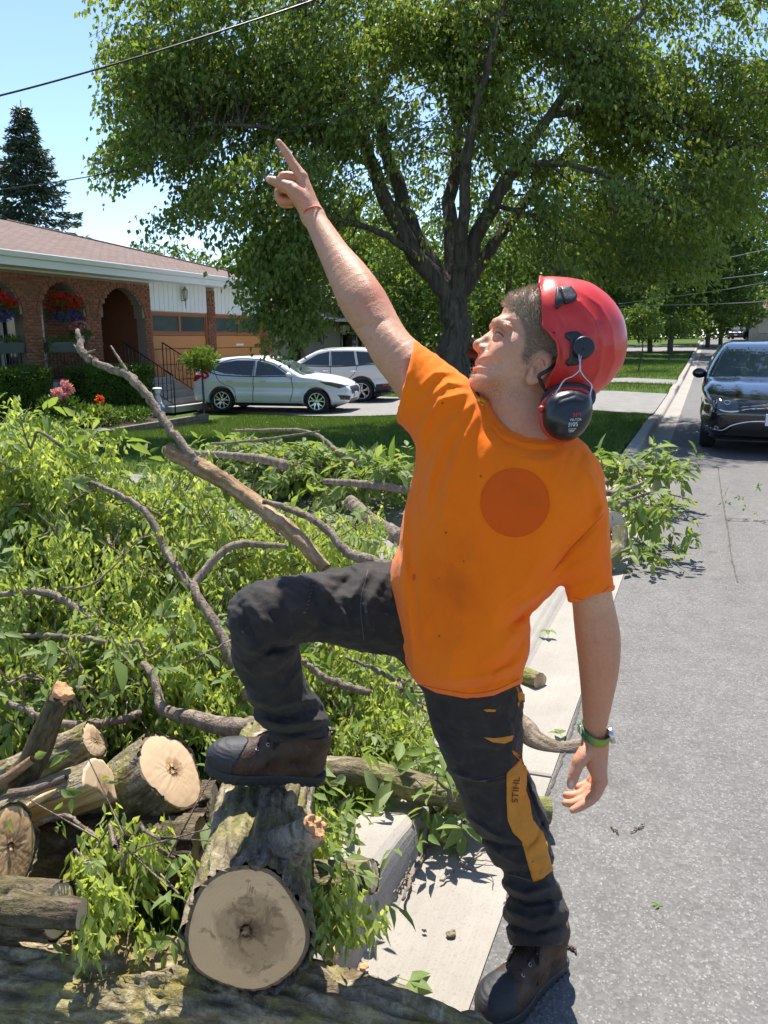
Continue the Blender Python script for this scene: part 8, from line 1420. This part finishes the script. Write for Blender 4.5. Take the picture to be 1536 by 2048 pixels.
# ---------------------------------------------------------------- boots
def boot(frame, name):
    Mx = np.array(frame)                        # 4x4, world
    root = bpy.data.objects.new(name, None)
    sole_p = closed([(-0.102, 0.0), (-0.092, 0.031), (-0.04, 0.036), (0.03, 0.040), (0.10, 0.053), (0.155, 0.049), (0.192, 0.027), (0.203, 0.0), (0.192, -0.027), (0.155, -0.047), (0.10, -0.049), (0.03, -0.037), (-0.04, -0.035), (-0.092, -0.031)], 3)
    sole_g = polygrid(sole_p)
    def upper(P):
        f = chain(P, [(-0.055, 0, 0.055), (-0.052, 0, 0.12), (-0.040, 0, 0.170)], [0.041, 0.043, 0.043], 0.01)
        f = smin(f, chain(P, [(-0.03, 0, 0.115), (0.04, 0, 0.080), (0.10, 0.001, 0.056)], [0.043, 0.041, 0.038], 0.01), 0.02)
        f = smin(f, ell(P, (0.125, 0.001, 0.045), (0.078, 0.0515, 0.047)), 0.02)
        f = smin(f, ell(P, (0.03, 0, 0.035), (0.10, 0.040, 0.04)), 0.02)
        f -= 0.003 * np.exp(-((P[:, 0] - 0.045 + 0.5 * (P[:, 2] - 0.1)) / 0.012) ** 2) * (P[:, 2] > 0.05)
        f -= 0.004 * fbm(P * 26, 3); return smax(smax(f, 0.018 - P[:, 2], 0.004), P[:, 2] - 0.150, 0.004)
    def sole(P):
        d = sole_g(P[:, 0], P[:, 1]); w = 0.003 * np.clip((0.012 - P[:, 2]) * 200, 0, 1) * (np.sin(P[:, 0] * 330) > 0)
        f = smax(d - 0.001 + w, np.abs(P[:, 2] - 0.0155) - 0.0155, 0.004); return smax(f, -smax(np.abs(P[:, 0] + 0.02) - 0.018, P[:, 2] - 0.008, 0.003), 0.002)
    def toe(P): return smax(smax(upper(P) - 0.0022 + 0.0006 * np.sin((P[:, 2]) * 900) * (P[:, 0] > 0.15), -(P[:, 0] - 0.118 - 0.35 * np.abs(P[:, 1])  + 0.25 * (P[:, 2] - 0.05)), 0.002), 0.02 - P[:, 2], 0.002)
    parts = {}
    for nm, ff, m, h in (('upper', upper, 'leather', 0.0042), ('sole', sole, 'rubber', 0.0038), ('toe_cap', toe, 'rubber', 0.0042)):
        V, Q = surf(ff, (-0.115, -0.065, -0.01), (0.215, 0.065, 0.25), h); W = V @ Mx[:3, :3].T + Mx[:3, 3]
        o = link(nm, npmesh(nm, W - PBASE, Q), M[m], None); parts[nm] = o
    COL.objects.link(root); root.parent = person
    for o in parts.values(): o.parent = root
    # laces and eyelets
    def top(x, y):
        z = np.linspace(0.26, 0.03, 90); P = np.stack([np.full_like(z, x), np.full_like(z, y), z], -1); v = upper(P); i = np.argmax(v < 0); return z[i]
    rows = [(0.085, 0.020), (0.062, 0.021), (0.040, 0.022), (0.018, 0.023)]; pts = []
    for i, (x, y) in enumerate(rows):
        for s in (1, -1): pts.append((x, s * y * (1 if i % 2 == 0 else -1), top(x, s * y) + 0.003))
    mb = MB(); w = lambda P: (np.asarray(P) @ Mx[:3, :3].T + Mx[:3, 3]) - PBASE
    mb.tube(w(pts), 0.0026, 6)
    for s in (1, -1): mb.tube(spline(w([(0.018, s * 0.01, top(0.018, s * 0.01) + 0.004), (0.03, s * 0.026, top(0.03, 0.026) + 0.022), (0.05, s * 0.042, 0.085), (0.035, s * 0.036, 0.075), (0.02, s * 0.012, top(0.02, 0.012) + 0.006)]), 16), 0.0024, 6)
    for s in (1, -1): mb.tube(spline(w([(0.02, s * 0.01, top(0.02, s * 0.01) + 0.005), (0.045, s * 0.03, top(0.045, 0.03) + 0.005), (0.055, s * 0.046, 0.06)]), 12), 0.0024, 6)
    mb.build('laces', M['lace'], root, smooth=True)
    for (x, y) in rows[:3]:
        for s in (1, -1):
            c = np.array((x, s * (y + 0.006), top(x, s * (y + 0.006)) + 0.0015)); mb = MB()
            mb.tube(w([c + np.array((0.004 * math.cos(a), 0.004 * math.sin(a) * 0.8, -0.004 * math.sin(a) * 0.6 * s)) for a in np.linspace(0, 2 * math.pi, 12)]), 0.0011, 5); mb.build('eyelet', M['steel'], root, smooth=True)
    tab = MB(); tab.tube(spline(w([(-0.082, 0, 0.130), (-0.100, 0.002, 0.145), (-0.097, 0, 0.152), (-0.082, 0, 0.148)]), 10), 0.0032, 6); tab.build('pull_tab', M['leather'], root, smooth=True)
    return root
def boot_frame(heel, toe, up=(0, 0, 1), lift=0.0, shrink=1.0):
    heel = np.asarray(heel); x = np.asarray(toe) - heel; x /= np.linalg.norm(x); z = np.array(up, float); z -= x * (z @ x); z /= np.linalg.norm(z); y = np.cross(z, x)
    Mx = np.eye(4); Mx[:3, 0] = x * shrink; Mx[:3, 1] = y * shrink; Mx[:3, 2] = z * shrink; Mx[:3, 3] = heel + x * 0.102 * shrink + z * lift; return Mx
BOOT_R = boot_frame(at(648, 1560, 1.83), at(420, 1540, 1.775), (0.05, -0.1, 1), 0, 0.92); BOOT_L = boot_frame(gnd(1122, 1922), gnd(1008, 2018))
boot(BOOT_R, 'boot'); boot(BOOT_L, 'boot')

# ---------------------------------------------------------------- wrist watch, cord bracelet, glasses at the collar
def band_vf(c, axis, ref, ra, rb, half, th, n=40):
    axis = np.asarray(axis, float) / np.linalg.norm(axis); a = np.asarray(ref, float); a = a - axis * (a @ axis); a /= np.linalg.norm(a); b = np.cross(axis, a); V = []; Fq = []
    prof = [(0, -half), (th, -half * 0.8), (th, half * 0.8), (0, half)]
    for i in range(n):
        t = 2 * math.pi * i / n
        for dr, h in prof: V.append(np.asarray(c) + a * (ra + dr) * math.cos(t) + b * (rb + dr) * math.sin(t) + axis * h)
    k = len(prof)
    for i in range(n):
        for j in range(k): Fq.append((i * k + j, ((i + 1) % n) * k + j, ((i + 1) % n) * k + (j + 1) % k, i * k + (j + 1) % k))
    return V, Fq
wc = cc(1190, 1462, 1.672); ax_ = cc(1191, 1440, 1.66) - cc(1189, 1495, 1.69); ax_ = ax_ / np.linalg.norm(ax_) + np.array([0.22, 0, 0])
V_, Q_ = band_vf(wc, ax_, (1, 0, 0), 0.0300, 0.0400, 0.0105, 0.0028); wo = pmesh('watch_band', np.array(V_), np.array(Q_), M['band'])
wat = empty('wrist_watch'); wat.parent = person; wo.parent = wat
def case_f(P):
    n_ = np.array([0.93, 0.25, -0.25]); n_ /= np.linalg.norm(n_); q = P - (wc + np.array([0.0335, -0.006, -0.008])); h = q @ n_; r_ = np.linalg.norm(q - h[:, None] * n_, axis=1); return smax(r_ - 0.0185, np.abs(h) - 0.0055, 0.003)
V_, Q_ = surf(case_f, wc + np.array([0.0, -0.035, -0.04]), wc + np.array([0.06, 0.03, 0.03]), 0.0016); pmesh('watch_case', V_, Q_, M['steel'], wat)
V_, Q_ = surf(lambda P: rbox(P, wc + np.array([-0.0345, 0.006, -0.006]), (0.003, 0.010, 0.011), 0.002), wc + np.array([-0.045, -0.015, -0.03]), wc + np.array([-0.02, 0.025, 0.02]), 0.0014); pmesh('buckle', V_, Q_, M['steel'], wat)
bc = cc(626, 432, 1.702); ax_ = cc(641, 459, 1.69) - cc(622, 420, 1.703)
V_, Q_ = band_vf(bc, ax_, (1, 0.6, 0), 0.0232, 0.030, 0.0016, 0.0022); pmesh('cord_bracelet', np.array(V_), np.array(Q_), M['red_cord'])
gl = empty('safety_glasses', label='yellow framed safety glasses with dark lenses hung from the orange shirt collar', cat='glasses'); gl.location = at(948, 805, 1.47)
def gpiece(name, f, lo, hi, h, m): V, Q = surf(f, lo, hi, h); W = c2w(V) - np.array(gl.location); return link(name, npmesh(name, W, Q), m, gl)
g0 = lambda x, y, z=1.468: cc(x, y, z)
gpiece('frame', lambda P: smin(chain(P, [g0(938, 803), g0(946, 801), g0(958, 800), g0(970, 803, 1.48)], [0.003, 0.004, 0.0035, 0.002]), chain(P, [g0(958, 801), g0(957, 809), g0(966, 810), g0(970, 805, 1.478)], [0.002] * 4), 0.003), g0(925, 825, 1.45), g0(985, 790, 1.50), 0.0014, M['yellow_plastic'])
gpiece('lens', lambda P: ell(P, g0(943, 811, 1.466), (0.006, 0.0095, 0.005)), g0(930, 830, 1.45), g0(956, 795, 1.49), 0.0014, M['dark_lens'])
gpiece('lens', lambda P: ell(P, g0(953, 792, 1.482), (0.006, 0.008, 0.005)), g0(940, 806, 1.465), g0(966, 780, 1.50), 0.0014, M['dark_lens'])
